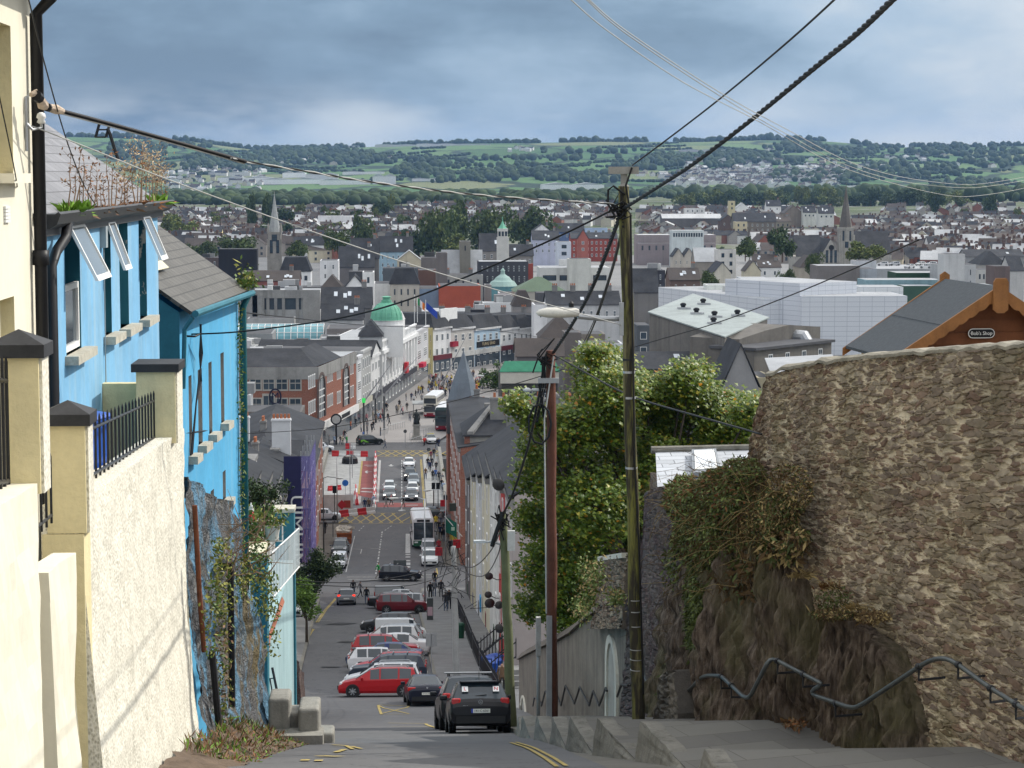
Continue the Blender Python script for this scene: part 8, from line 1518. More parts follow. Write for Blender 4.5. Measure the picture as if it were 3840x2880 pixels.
# ---- block after block: (crop, x0, x1, top, height, depth, label, roof, rise, colour, extras)
GY_,WH,CR_,BK,DK,BL_=(.27,.265,.255),(.76,.76,.75),(.58,.53,.4),(.27,.10,.07),(.085,.085,.09),(.35,.45,.55)
CITY=[(K4,60,625,1095,9,10,'stained grey rendered block with parapet below the brick block','F',1,(.15,.14,.13),dict(Y=330)),(K4,60,200,955,12,5,'pale grey rear extension hanging by the brick block','F',1,(.5,.51,.52),dict(Y=340,pl=1)),(K4,60,640,590,16,12,'broad pale roofed store block behind the brick block','F',1,(.33,.33,.33),dict(Y=420,rm='l',pl=14)),(K4,380,1100,565,16,8,'pale roofed store annex with rooftop pipes','F',1,(.4,.4,.39),dict(Y=440,rm='l',pl=12)),(K4,55,380,445,18,14,'blank grey concrete block below the glass vault','F',1,(.3,.31,.31),dict(Y=470)),(K4,380,630,520,15,10,'low grey shopping centre wing with glass strip','F',1,(.36,.37,.37),dict(Y=462,rows=1,cols=2,wf=.8,hf=.5)),(K4,765,1110,490,16,14,'stained brown grey block beside the white store','F',1,(.2,.19,.18),dict(Y=455,rows=1,cols=2)),(K4,830,1190,405,17,14,'grey upper store with two window openings','F',1,(.22,.2,.19),dict(Y=490,rows=1,cols=2,wk='w',wf=.15,hf=.7)),(K4,55,775,108,22,24,'brutalist ribbed concrete office block by the blue house','F',1,(.42,.42,.41),dict(Y=590,rm='l',pl=6)),(K4,170,560,320,14,8,'low ribbed concrete podium with square windows','F',1,(.4,.4,.39),dict(Y=575,rows=1,cols=3,wk='w',wf=.12)),(K4,785,1200,235,12,14,'long dark slate roof with two skylights left of the dome','GX',5,(.2,.2,.2),dict(Y=560,rm='s')),(K4,790,1130,330,13,9,'low slate roof with a row of skylights and white gable','GX',3.5,(.5,.5,.5),dict(Y=520,rm='s')),(N3,895,1235,785,20,20,'blue clad windowless block behind the flags','F',1,(.24,.33,.45),dict(Y=640)),(N3,1235,1665,755,21,18,'windowless red brick cube above the bend','F',1,(.36,.085,.05),dict(Y=630,mat=Mt('red_orange_brick',(.36,.085,.05),.9,.2,.3,world=True))),(N3,1050,1560,1015,15,14,'pale corrugated plant room behind the curved row','F',1,(.45,.46,.46),dict(Y=575,rm='l')),(N3,1560,1750,1000,15,10,'black box shaped roof house behind the curved row','F',1,(.03,.03,.035),dict(Y=580,pl=4)),(N3,1690,2090,930,15,8,'white ducted roof plant over the curved row','F',1,(.6,.61,.61),dict(Y=600,pl=9,rm='l')),(N3,245,475,790,13,12,'white gabled house with dark roof among the slate roofs','GY',4,WH,dict(rm='s',rows=2,cols=2,wk='w',wf=.2)),(N3,0,240,790,13,14,'brown hipped slate house next to the white gable','H',4,(.14,.13,.12),dict(rm='b',wf=.2,rows=1,cols=2)),(N3,440,560,610,18,10,'slim white stair tower with stacked windows','F',1,WH,dict(rows=4,cols=1,wk='d',wf=.25)),(N3,300,440,605,17,10,'dark clad flats beside the slim white tower','F',1,DK,dict(rm='f',pl=2)),(N3,555,730,730,14,16,'white side of the attic storey office house','F',1,WH,{}),(N3,725,1030,735,14,14,'stone coloured office house below the dark attic','M',4.6,(.45,.43,.38),dict(rows=4,cols=4,wk='d',wf=.22,rm='s',pl=3)),(N3,1020,1200,590,16,12,'brown brick block with sloping side beside the attic house','F',1,(.16,.09,.07),{}),(N3,1205,1690,640,14,14,'grey palazzo fronted house with arched windows','F',1,(.4,.39,.37),dict(rows=1,cols=6,wk='d',wf=.25,ch=2)),(N3,0,190,490,15,14,'crisp white flat roofed apartment block','F',1,(.75,.75,.75),dict(rows=2,cols=2,wk='w',wf=.22)),(L5,905,1135,440,12,14,'dark mansard roofed block joined to the crisp white flats','M',5,WH,dict(rm='s',rows=1,cols=4,wk='d')),(N3,195,560,560,9,16,'great dark church roof with white pinnacle','GX',8,(.16,.15,.15),dict(rm='s')),(N3,330,610,470,12,14,'steep dark slate hall roof above the church roof','GX',8,(.2,.19,.18),dict(rm='s')),(N3,612,960,400,13,12,'pale blue house with white gable and five dormers','GX',6.5,(.33,.47,.56),dict(rm='s',rows=3,cols=6,wk='p',wf=.25)),(N3,800,1050,490,11,12,'cream pedimented hall with round window','GY',4,(.55,.49,.36),dict(rm='l')),(N3,650,1050,570,11,12,'dark flat roofed office strip with tiny skylight','F',1,(.1,.11,.12),dict(pl=5)),(N3,1050,1210,460,19,12,'brown grey concrete stair block','F',1,(.2,.18,.17),dict(pl=1)),(N3,1205,1320,410,22,9,'taller brown grey lift tower','F',1,(.19,.17,.16),{}),(N3,1120,1470,435,18,8,'small white rooftop pavilion','F',1,(.7,.7,.7),dict(rows=1,cols=5)),(N3,1270,1680,640,13,10,'grey blue sloping glass fronted college roof','GX',8,(.3,.33,.36),dict(rm='l')),(N3,1640,2160,500,18,10,'long charcoal block with white edged windows','F',1,(.07,.07,.08),dict(rows=2,cols=9,wk='w',wf=.22,rm='l')),(L6,955,1003,380,16,5,'brick red stair strip on the charcoal block','F',1,(.3,.07,.05),dict()),(N3,1660,1900,390,14,18,'grey slate chapel of the green capped bell tower','GX',7,(.27,.25,.23),dict(rm='s',rows=1,cols=3,wk='w',wf=.3)),(N3,1880,2212,440,12,14,'slate priory wing with pointed gables','GX',4.5,(.25,.23,.21),dict(rm='s',rows=1,cols=6,wk='w',wf=.4)),(N3,1450,1560,290,24,8,'squat old square stone tower','F',1,(.25,.235,.2),dict(rows=1,cols=1,wk='d',wf=.15,name='tower',cat='tower')),(L6,1055,1580,410,17,16,'white hotel with dark recessed glass storey','F',1,(.66,.66,.63),dict(rm='l',pl=2,rows=1,cols=4,wk='d',wf=.8,top=1.5)),(L6,1275,1440,345,20,9,'cream hotel plant storey on top','F',1,(.6,.6,.55),{}),(L6,1190,1270,475,14,9,'white panelled block with dark chimney','F',1,(.7,.7,.7),dict(ch=1)),(L6,860,1250,590,12,14,'green copper hipped market roof','H',4,(.4,.38,.33),dict(rm='g')),(L6,745,940,600,11,8,'white canted corner shop with dark windows','F',1,(.68,.68,.68),dict(rows=2,cols=3,wk='d')),(L6,1030,1180,600,13,8,'dark box block by the green market roof','F',1,DK,{}),(L6,640,690,540,13,8,'grey end block behind the brick cube','F',1,GY_,{}),(L6,850,1000,700,12,8,'brown mansard roof beyond the curved row','M',4,(.3,.28,.27),dict(rm='b')),(L6,1010,1110,690,15,10,'white side wall with single window behind the curved row','F',1,(.72,.72,.72),dict(rows=1,cols=1,wf=.15)),(L6,1110,1660,690,14,12,'grey stuccoed row with pedimented gables','GX',3,(.5,.5,.5),dict(rm='s',rows=1,cols=9,wk='w',wf=.3,ch=4)),(L6,1000,1200,200,13,14,'lavender grey house by the striped brick hall','GX',4.5,(.45,.47,.58),dict(rm='s',rows=2,cols=4,wk='w',wf=.25)),(L6,1185,1290,215,14,12,'pale blue grey flats with wide windows','F',1,(.55,.59,.66),dict(rows=2,cols=1,wk='d',wf=.4)),(L6,1010,1130,130,14,12,'white gabled tall house with big chimney','GY',3.5,(.75,.75,.75),dict(rm='s',ch=1,rows=1,cols=2,wf=.12)),(L6,1130,1390,140,11,12,'navy blue terrace with slate roof','GX',5,(.12,.17,.33),dict(rm='s',rows=1,cols=5,wk='w',wf=.25)),(L6,1390,1565,110,12,10,'light blue rendered flats with pointed dormer','F',1,(.4,.5,.68),dict(rows=1,cols=3,wk='w')),(L6,1290,1640,190,12,14,'red brick hall with white striped stone bands','GX',3,(.3,.07,.05),dict(rm='s',rows=3,cols=10,wk='w',wf=.4)),(L6,1340,1420,190,13,6,'white edged brick gable of the striped hall','GY',4.5,(.36,.12,.09),dict(rm='s',rows=2,cols=1,wk='t',wf=.3)),(N2,115,925,362,15,18,'modern pinkish college with long teal glass storey','F',1,(.3,.26,.26),dict(rm='l',pl=2)),(N2,120,925,450,11,10,'lower pinkish wall of the modern college','F',1,(.27,.23,.235),dict(rows=1,cols=11,wk='d',wf=.25,hf=.7)),(N2,470,800,315,18,10,'glass penthouse on the modern college','F',1,(.55,.6,.6),dict(rows=1,cols=12,wf=.85,hf=.7,rm='l')),(N2,480,592,590,11,10,'cream house with pointed gable first of the twin pair','GY',3.5,(.5,.46,.4),dict(rm='s',rows=2,cols=2,wk='w',wf=.2)),(N2,592,705,590,11,10,'cream house with pointed gable second of the twin pair','GY',3.5,(.5,.46,.4),dict(rm='s',rows=2,cols=2,wk='w',wf=.2)),(N2,712,940,640,10,12,'stone hall with bright blue metal roof','GX',5.5,(.3,.27,.23),dict(rm='l',mat=None)),(N2,945,1135,515,16,10,'white corner apartment building with balcony top','F',1,(.66,.64,.6),dict(rows=3,cols=2,wk='d',wf=.35)),(N2,900,1085,760,9,18,'cream gable of the stepped northlight sheds','GY',4,(.62,.58,.48),dict(rm='s')),(N2,75,400,730,14,14,'black clad flats with white edged window','F',1,(.05,.05,.06),dict(rows=2,cols=4,wk='w',wf=.2,pl=2)),(N2,230,355,660,16,5,'white rooftop terrace room on black flats','F',1,(.66,.66,.64),dict(rows=1,cols=2)),(N2,450,760,830,13,12,'brown brick house with rear roof and white windows','GX',3.5,(.16,.11,.09),dict(rm='b',rows=1,cols=3,wk='w',wf=.2)),(N2,80,330,960,10,14,'large grey lean-to slate roof beside the mossy pole','GX',7,(.2,.19,.18),dict(rm='s')),(N2,1310,1555,640,9,10,'white bungalow row with dark roof near parked cars','GX',3,WH,dict(rm='b',rows=1,cols=4,wk='d',wf=.15)),(N2,1370,1600,700,8,10,'white cottage with grey roof below the bungalows','GX',2.6,WH,dict(rm='b',rows=1,cols=2,wf=.2)),(N2,1230,1390,740,8,10,'cream gabled cottage by the round shrub','GY',4,CR_,dict(rm='b')),(N2,1800,1990,700,10,16,'beige pavilion with hipped roof and round window','H',4.5,(.37,.33,.27),dict(rm='b')),(N2,1110,1550,225,13,12,'long grey slated brewery house with cream end','GX',5.5,(.17,.15,.13),dict(rm='s',rows=2,cols=8,wk='w',wf=.3)),(N2,1125,1250,225,13.3,9,'cream painted end of the long slated house','F',1,(.56,.49,.33),dict(rows=2,cols=2,wk='d',wf=.3)),(N2,970,1130,215,12,12,'dark brick gable house next to the cream end','GY',4,(.14,.10,.09),dict(rm='s',rows=1,cols=2,wk='w',wf=.2)),(N2,1540,1700,225,12,10,'grey house with cream window bands','GX',3.5,(.27,.25,.2),dict(rm='b',rows=2,cols=3,wk='d',wf=.25)),(N2,370,980,190,10,14,'white roofed market sheds','GX',3,(.14,.13,.13),dict(rm='l')),(N2,605,810,85,12,9,'white flat roofed villa with three windows','F',1,(.7,.7,.7),dict(rows=1,cols=4,wk='d',wf=.2)),(N2,1060,1125,10,20,6,'slim cream square tower among the houses','F',1,(.57,.5,.32),dict(rows=2,cols=1,wk='d',wf=.3,name='tower',cat='tower')),(N2,1140,1260,80,10,10,'white pointed gable house by the cream tower','GY',4,WH,dict(rm='l')),(N2,1450,1600,65,12,10,'blue roofed white house with gable','GX',5,WH,dict(rm='s',rows=1,cols=2,wf=.15)),(N2,1650,1990,300,9,8,'row of white box extensions','F',1,(.64,.62,.55),dict(rows=1,cols=5,wk='d',wf=.3,ch=2)),(N2,1830,1960,130,11,10,'grey blue roofed terrace house beside white gable','GX',5,(.6,.6,.58),dict(rm='s',rows=1,cols=3)),(N2,1990,2150,140,11,10,'grey blue roofed second terrace house beyond','GX',5,(.6,.6,.58),dict(rm='s',rows=1,cols=3)),(N2,1630,1830,140,10,16,'brown gabled hall with pale skew roof','GY',6,(.24,.2,.17),dict(rm='b')),(N2,330,1420,960,15,20,'long white metal panelled shopping centre wing','F',1,(.56,.60,.68),dict(Y=590,rm='l',pl=4,skew=-60)),(N2,1205,1480,815,22,12,'white louvred upper box of the shopping centre','F',1,(.52,.56,.64),dict(Y=640,rm='l')),(N2,1470,1760,850,21,14,'second louvred box with dark slot of the shopping centre','F',1,(.5,.54,.62),dict(Y=630,rm='l')),(N2,1130,1400,890,19,8,'small pale plant box with black top on the shopping centre','F',1,(.45,.49,.57),dict(Y=600)),(N2,835,1140,880,18,8,'glazed white skylight box of the shopping centre','F',1,(.66,.7,.7),dict(Y=604,rm='l',rows=1,cols=8,wf=.7)),(N1,0,560,815,21,30,'tall white panelled corner of the shopping centre','F',1,(.56,.60,.69),dict(Y=560,rm='l',skew=10)),(N1,600,1020,860,19,12,'white slatted screen wing of the shopping centre','F',1,(.58,.62,.68),dict(Y=575,rm='l')),(N1,20,1060,950,17,20,'broad lower white wall of the shopping centre with window strip','F',1,(.55,.59,.67),dict(Y=552,rm='l')),(N1,950,1650,720,16,12,'dark green long shed with white eaves','F',1,(.03,.07,.04),dict(rm='l')),(N1,650,1400,790,15,12,'teal and grey panelled parapet building','F',1,(.25,.38,.42),dict(rm='l')),(N1,1020,1330,850,14,8,'green walled service yard building','F',1,(.05,.1,.07),dict(rm='l')),(N1,170,590,650,18,12,'stained brown concrete car park wing','F',1,(.2,.18,.17),dict(rm='l')),(N1,590,760,680,17,10,'pale blue concrete car park ramp wall','F',1,(.42,.44,.47),dict()),(N1,550,755,600,19,8,'white car park stair block','F',1,(.6,.61,.63),dict()),(N1,755,1390,680,15,34,'rooftop car park deck with parked cars','F',1,(.36,.37,.38),dict(rm='l')),(N1,1380,1740,640,19,12,'grey rendered car park lift house with small windows','F',1,(.45,.45,.45),dict(rows=2,cols=4,wk='d',wf=.08)),(N1,1430,1630,535,23,8,'stained pale tank room on the lift house','F',1,(.55,.55,.54),dict()),(N1,1920,2075,655,17,10,'plain brown clad box block at the picture edge','F',1,(.16,.12,.11),{}),(N1,1745,1930,690,14,10,'white columned classical lodge','F',1,(.5,.49,.46),dict(rows=1,cols=4,wk='d')),(N1,1770,2050,640,12,16,'grey hipped slate hall with three skylights','H',5,(.4,.38,.35),dict(rm='s')),(N1,2080,2212,700,12,14,'slate gabled house with roof windows at the edge','GX',5,(.5,.49,.47),dict(rm='s')),(N1,1640,2212,560,9,14,'long grey low shed roof below the terraces','GX',3,(.3,.3,.3),dict(rm='s')),(N1,940,1090,440,9,10,'beige cottage with pale roof by the church','GX',2.5,(.34,.3,.26),dict(rm='l',rows=1,cols=2,wk='d',wf=.2)),(N1,1270,1380,440,10,10,'white house with dark roof below the brick stacks','GX',4,WH,dict(rm='s')),(N1,1320,1900,840,13,10,'teal topped glass arcade behind the shed','F',1,(.3,.4,.4),dict(rm='l')),(K7,870,1050,190,13,10,'brown rendered house with white windows behind the lamp head','F',1,(.24,.21,.18),dict(Y=470,rows=1,cols=2,wk='w',wf=.15)),(K7,770,885,180,14,8,'dark square chimney block behind the red brown pole','F',1,(.16,.14,.13),dict(Y=440)),(K7,885,1170,255,11,8,'white rendered rear wall behind the maple top','F',1,(.66,.67,.68),dict(Y=430)),(K7,600,880,215,11,10,'brown hipped roof house below the lamp head','H',4.5,(.2,.18,.16),dict(Y=450,rm='b')),(K7,440,760,345,11,10,'grey gabled warehouse roofs near the green tiles','GX',3,(.18,.17,.17),dict(Y=410,rm='b')),(K7,1270,1360,130,17,10,'dark glazed stair block beside the mossy pole','F',1,(.1,.11,.12),dict(Y=480,rows=2,cols=1,wf=.7)),(K7,1280,2200,430,9,14,'long slate roofed back building under the big warehouse','GX',2,(.12,.12,.125),dict(Y=330,rm='s')),(K7,1860,2110,560,9,12,'grey slated gable beyond the maple','GY',6,(.3,.3,.3),dict(Y=300,rm='s')),(K7,2100,2212,490,11,10,'cream house corner with dark windows above the maple','F',1,(.58,.52,.36),dict(Y=305,rows=2,cols=1,wk='d',wf=.4)),(L5,230,690,335,13,12,'dark brown brick factory with rows of windows','F',1,(.11,.085,.08),dict(rows=2,cols=9,wk='p',wf=.25,pl=3)),(L5,440,730,270,18,8,'black cladded plant room on the brown factory','F',1,(.02,.02,.025),{}),(L5,1060,1235,240,9,10,'white two storey house with slate roof near a round tree','GX',4.5,WH,dict(rm='s',rows=2,cols=4,wk='d',wf=.15)),(L5,620,1050,510,12,12,'brick red low workshop with slate roof','GX',3,(.27,.1,.08),dict(rm='b',rows=1,cols=5)),(L5,600,1230,560,13,12,'flat dark roofs behind the concrete offices','F',1,(.1,.1,.105),dict(pl=7)),(L5,1190,1440,20,12,12,'white modern school block with slanting roof','F',1,(.74,.74,.75),dict(rm='l')),(L5,680,790,150,10,9,'cream two storey house by the stone spire','GX',3,CR_,dict(rm='s',rows=1,cols=3,wk='d',wf=.15)),(L5,270,460,195,8,10,'long cream villa with brown roof','GX',3,(.5,.44,.3),dict(rm='b',rows=1,cols=6,wk='d',wf=.15)),(L5,375,465,140,10,10,'yellow cream house above the long villa','GX',3,(.6,.5,.27),dict(rm='s',rows=1,cols=2))]
for cr,x0,x1,yt,h,dep,lab,roof,rise,col,kw in CITY:
 if 'shopping centre' in lab and 'low' not in lab[:4]:kw=dict(kw,mat=PANEL);col=(col[0]*1.2,col[1]*1.15,col[2]*1.05)
 bl(cr,x0,x1,yt,h,dep,lab,roof,rise,col,**kw)
t=[o for o in bpy.data.objects if str(o.get('label','')).startswith('brutalist')][0];f=Fac((atY(K4(55,108),590).x,590),(atY(K4(775,108),590).x,590));z0,z1=atY(K4(400,245),590).z,atY(K4(400,150),590).z;m=MB();f.box(m,2,f.L*.78,z0,z1,0,.05);m.build('window_band',GLASS,t)
for i,u in enumerate((.14,.22,.38,.47,.56,.72)):m=MB();f.box(m,f.L*u,f.L*u+(3.2 if i<2 else.8),z0-6,z1+.8*(i<2),0,.9 if i<2 else.4);m.build('concrete_pier',CONCR,t)
m=MB();f.box(m,0,f.L,z1,z1+2.2,0,.6);m.build('concrete_fascia',CONCR,t);m=MB();f.box(m,f.L*.8,f.L,3,z1+2,0,.7);m.build('concrete_shaft',CONCR,t)
t=fthing('warehouse','big concrete warehouse with pale green metal roof and round vents','warehouse',atY(L2(400,650),330));YA,YB=325,372
A=atY(L2(195,395),YB-12);B=atY(L2(600,530),YA);C_=atY(L2(830,425),YA+26);Dd=atY(L2(430,298),YB+16);m=MB()
for a,b in((A,B),(B,C_),(C_,Dd),(Dd,A)):m.poly(V((a.x,a.y,.3)),V((b.x,b.y,.3)),b,a)
m.build('wall',Mt('brown_grey_concrete',(.2,.185,.165),.9,.3,.25,streak=.55,world=True),t);m=MB();m.ext([A+V((-.3,0,.1)),B+V((0,-.3,.1)),C_+V((.3,0,.1)),Dd+V((0,.3,.1))],(0,0,.2));m.build('roof',Mt('pale_green_metal',(.37,.41,.39),.5,.2,.15,streak=.3,world=True),t)
for u,v in((.3,.82),(.22,.45),(.42,.42),(.62,.5),(.72,.28),(.78,.78)):p=A+(B-A)*u+(Dd-A)*v*.9+V((0,0,.3));m=MB();m.box(p.x-.9,p.x+1.2,p.y-.7,p.y+.7,p.z-.1,p.z+.25);m.lathe([(.35,.2),(.38,.5),(.52,.55),(.5,.85),(.2,1.0)],p,12,1);m.build('roof_vent',[ROOFL,DARK],t)
E1,E2=atY(L2(680,535),YA+2),atY(L2(1115,480),YA+20);f=Fac((E1 .x,E1 .y),(E2 .x,E2 .y));m=MB();tp=[(0,E1 .z),(f.L*.3,E1 .z+.9),(f.L*.6,E1 .z+1.4),(f.L,E1 .z+.6)];q=[f.P(0,.3)]+[f.P(f.L,.3)]+[f.P(s,z)for s,z in tp[::-1]];m.ext(q,-f.n*9);m.build('end_block',Mt('end_block_concrete',(.19,.175,.155),.9,.3,.25,streak=.5,world=True),t);s,z=f.sz(L2(985,520));m=MB();m.tube([f.P(s,z,0),f.P(s,z,1.4),f.P(s,z-.9,2.0)],[1.1,1.1,1.0],12);m.build('duct',GALV,t)
f2=Fac((atY(L2(760,580),YA-4).x,YA-4),(atY(L2(1175,570),YA+12).x,YA+12));z=atY(L2(900,578),YA+2).z;m=MB();f2 .box(m,0,f2 .L,.3,z,-8,0);lb=m.build('low_block',Mt('low_block_concrete',(.19,.175,.155),.9,.3,.25,streak=.5,world=True),t);m=MB();f2 .box(m,-.3,f2 .L+.3,z,z+.4,-8,.5);m.build('low_roof',ROOFG,t);wgrid(t,f2,2,f2 .L-1,z-3.2,z-.2,1,4,W22,.25,.6)
m=MB();a,b,c,d=atY(L2(815,635),318),atY(L2(1180,615),324),atY(L2(1215,690),306),atY(L2(850,725),300);m.ext([a,b,c,d],(0,0,-.15));m.build('lean_to_roof',ROOFL,t)
t=fthing('glass_vault','teal glazed barrel vault with white ribs over the arcade','glass roof',atY(K4(400,500),500));p0,p1=atY(K4(40,500),498),atY(K4(805,500),498);z0=p0 .z;rad=3.4;g=MB();r=MB()
arc=[(rad*1.25*math.cos(a),rad*math.sin(a))for a in[math.pi*i/12 for i in range(13)]]
g.grid(1,12,lambda u,v:V((p0 .x+(p1 .x-p0 .x)*u,502-arc[round(v*12)][0],z0+arc[round(v*12)][1])));g.build('glazing',GLASST,t)
for i in range(15):x=p0 .x+(p1 .x-p0 .x)*i/14;r.tube([V((x,502-a*1.01,z0+b*1.01))for a,b in arc],.09,4)
for a,b in arc[::2]:r.tube([V((p0 .x,502-a*1.01,z0+b*1.01)),V((p1 .x,502-a*1.01,z0+b*1.01))],.07,4)
r.build('ribs',WHITE,t);b=MB();b.box(p0 .x,p1 .x,498,507,.3,z0);b.build('base',CONCR,t)
t=fthing('round_pavilion','round market lantern with stepped pale green copper roof','pavilion',atY(N3(1890,800),690));c=atY(N3(1895,750),690);k=.3617/FPX*690;m=MB();m.lathe([(150*k,-6),(150*k,0)],c,20,0);m.build('drum',GLASST,t);m=MB();m.lathe([(155*k,-.1),(120*k,1.4),(112*k,1.5),(95*k,1.7),(70*k,2.7),(62*k,2.8),(25*k,3.6),(20*k,4.6),(26*k,4.7),(3*k,5.6)],c,20);m.build('roof',Mt('pale_copper',(.33,.47,.43),.6,.2,.3,world=True),t)
# ---- churches
STONE_=Mt('grey_church_stone',(.36,.345,.31),.9,.3,.3,streak=.5,world=True);SPIRE=Mt('dark_spire_stone',(.13,.12,.11),.9,.4,.35,streak=.6,world=True)
def steeple(label,cr,x,w,ytip,ybase,ybot,Y,mat,h0,dark,wy=(),pin=True,n=8):
 c=atY(cr(x,ybase),Y);k=(atY(cr(x+1,ybase),Y).x-c.x);hw=w*k/2;t=fthing('church_tower',label,'church tower',V((c.x,Y,0)));m=MB();zb=atY(cr(x,ybot),Y).z-8;m.box(c.x-hw,c.x+hw,Y-hw,Y+hw,zb,c.z);m.box(c.x-hw*1.08,c.x+hw*1.08,Y-hw*1.08,Y+hw*1.08,c.z-.8,c.z+.3)
 for sx in(-1,1):m.box(c.x+sx*hw-.5,c.x+sx*hw+.5,Y-hw-.4,Y-hw+.5,zb,c.z-3)
 m.build('tower',mat,t);m=MB();zt=atY(cr(x,ytip),Y).z-c.z;m.lathe([(hw*.98,.2),(hw*.62,zt*.35),(hw*.3,zt*.68),(.12,zt)],c,n);m.tube([c+V((0,0,zt)),c+V((0,0,zt+1.5))],.12,4);m.build('spire',dark,t,smooth=False)
 f=Fac((c.x-hw,Y-hw),(c.x+hw,Y-hw))
 for y,ww,hh,cc in wy:
  z=atY(cr(x,y),Y).z
  for i in range(cc):win(t,f,hw*2*(i+.5)/cc,z,ww*k,hh*k,WDK,.03)
 if pin:
  for sx in(-1,1):
   for sy in(-1,1):p=MB();p.lathe([(.6,0),(.5,2),(.05,4.5)],(c.x+sx*hw,Y+sy*hw,c.z),6);p.build('pinnacle',mat,t)
 return t
steeple('grey stone church tower with tall dark spire on the slope beyond the shopping centre',N1,450,135,-135,275,620,960,STONE_,30,SPIRE,((400,18,95,2),(470,35,60,1)),False)
steeple('slim pale gothic tower with pinnacled spire rising from the low roofs',L5,865,95,-140,145,350,1010,Mt('pale_gothic_stone',(.3,.28,.25),.9,.35,.3,streak=.6,world=True),30,Mt('pale_spire',(.36,.37,.36),.9,.3,.4,world=True),((300,22,100,2),(210,40,60,1)))
t=fthing('church','dark slated gothic church with stone gable and rose window','church',atY(N1(330,600),955));Yc=952;a,b=atY(N1(228,520),Yc),atY(N1(380,520),Yc);ap_=atY(N1(305,390),Yc);m=MB();q=[V((a.x,Yc,0)),V((b.x,Yc,0)),b,V((ap_.x,Yc,ap_.z)),a];m.ext(q,(0,30,0));m.build('wall',STONE_,t);m=MB()
for e in(a,b):m.ext([e+V((0,.6,.1)),V((ap_.x,Yc+.6,ap_.z+.1)),V((ap_.x,Yc+30,ap_.z+.1)),e+V((0,30,.1))],(0,0,.2))
e0,e1=atY(N1(-40,560),Yc+6),atY(N1(230,560),Yc+6);m.ext([e0,e1,e1+V((0,9,9)),e0+V((0,9,9))],(0,0,.2));e0,e1=atY(N1(525,540),Yc+14),atY(N1(905,540),Yc+14);m.ext([e0,e1,e1+V((0,9,10)),e0+V((0,9,10))],(0,0,.2));m.build('roof',SLATE,t);f=Fac((a.x,Yc-.05),(b.x,Yc-.05));s,z=f.sz(N1(310,470));m=MB();m.lathe([(1.4,0),(1.4,.2)],f.P(s,z,.02),16,M=None)if 0 else 0
rw_=MB();rw_.ext([f.P(s+1.2*math.cos(k*.5236),z+1.2*math.sin(k*.5236),.05)for k in range(12)],f.n*.1);rw_.build('rose_window',DARK,t)
for i in(-1,0,1):win(t,f,s+i*1.9,f.sz(N1(305,620))[1],1.1,5.5,WDK,.05)
m=MB();e0,e1=atY(N1(-40,560),Yc+6),atY(N1(905,540),Yc+14);m.box(e0 .x,a.x,Yc+6,Yc+24,0,e0 .z);m.box(b.x,e1 .x,Yc+14,Yc+32,0,e1 .z);m.build('aisle_wall',STONE_,t)
steeple('white arcaded bell tower with green copper cap beside the priory',N3,1893,100,78,165,280,855,Mt('white_limestone',(.6,.59,.55),.85,.15,.4,world=True),20,COPPER,((235,22,65,3),),False,4).rotation_euler=(0,0,0)
rnd.seed(6)
for i,(x,y,c,lab)in enumerate(((820,640,(.6,.6,.6),'white car first on the rooftop car park'),(930,645,(.4,.41,.42),'silver car second on the rooftop car park'),(1080,700,(.55,.56,.57),'pale saloon close to the rooftop edge'),(1240,700,(.68,.68,.68),'white hatchback close to the rooftop edge'),(1330,690,(.1,.11,.12),'dark car close to the rooftop edge'),(1190,640,(.5,.5,.5),'grey car in the back row of the rooftop'),(1300,635,(.66,.66,.66),'white car in the back row of the rooftop'))):
 Y=findY(N1(1070,680),15)+(3 if y>670 else 24);p=atY(N1(x,y),Y);t=copy_tree(PR[('hatch',False,False,False)]);tag(t,lab,'car');recolor(t,c);zt=atY(N1(1070,680),findY(N1(1070,680),15)).z;t.location=(p.x,Y,zt+.05);t.rotation_euler=(0,0,R(70+30*(i%3)));t['group']='cars on the rooftop car park'
 # === far houses, trees, woods and hills
def far(uv,Y0=1000):
 d=ray(uv);Y=Y0
 while Y<8200:
  X=d.x*Y/d.y
  if CAMH+d.z*Y/d.y<=G(X,Y):return V((X,Y,G(X,Y)))
  Y+=6 if Y<3800 else 12
 return None
def house_geo(m,W_,D_,H_,RH,gx=True,o=(0,0,0),a=0.0,wi=0,ri=1,ch=True,win_=True):
 M=Matrix.Translation(o)@Matrix.Rotation(a,4,'Z');w,d=W_/2,D_/2;e=.25
 P=lambda x,y,z:M@V((x,y,z))
 for(x0,y0),(x1,y1)in(((-w,-d),(w,-d)),((w,-d),(w,d)),((w,d),(-w,d)),((-w,d),(-w,-d))):m.poly(P(x0,y0,-2),P(x1,y1,-2),P(x1,y1,H_),P(x0,y0,H_),mi=wi)
 if gx:
  for x in(-w,w):m.poly(P(x,-d,H_),P(x,d,H_),P(x,0,H_+RH),mi=wi)
  for s in(-1,1):m.poly(P(-w-e,s*(d+e),H_-.1),P(w+e,s*(d+e),H_-.1),P(w+e,0,H_+RH),P(-w-e,0,H_+RH),mi=ri)
 else:
  for y in(-d,d):m.poly(P(-w,y,H_),P(w,y,H_),P(0,y,H_+RH),mi=wi)
  for s in(-1,1):m.poly(P(s*(w+e),-d-e,H_-.1),P(s*(w+e),d+e,H_-.1),P(0,d+e,H_+RH),P(0,-d-e,H_+RH),mi=ri)
 if ch:
  cx=w*.8 if gx else 0;m.box(cx-.5,cx+.5,-.5,.5,H_+RH-1.2,H_+RH+1.2,2,M)
 if win_:
  for x in(-w*.5,w*.5):
   for z in((.9,2.2),(3.6,4.8)):
    if z[1]<H_:m.box(x-.5,x+.5,-d-.04,-d+.02,z[0],z[1],3,M)
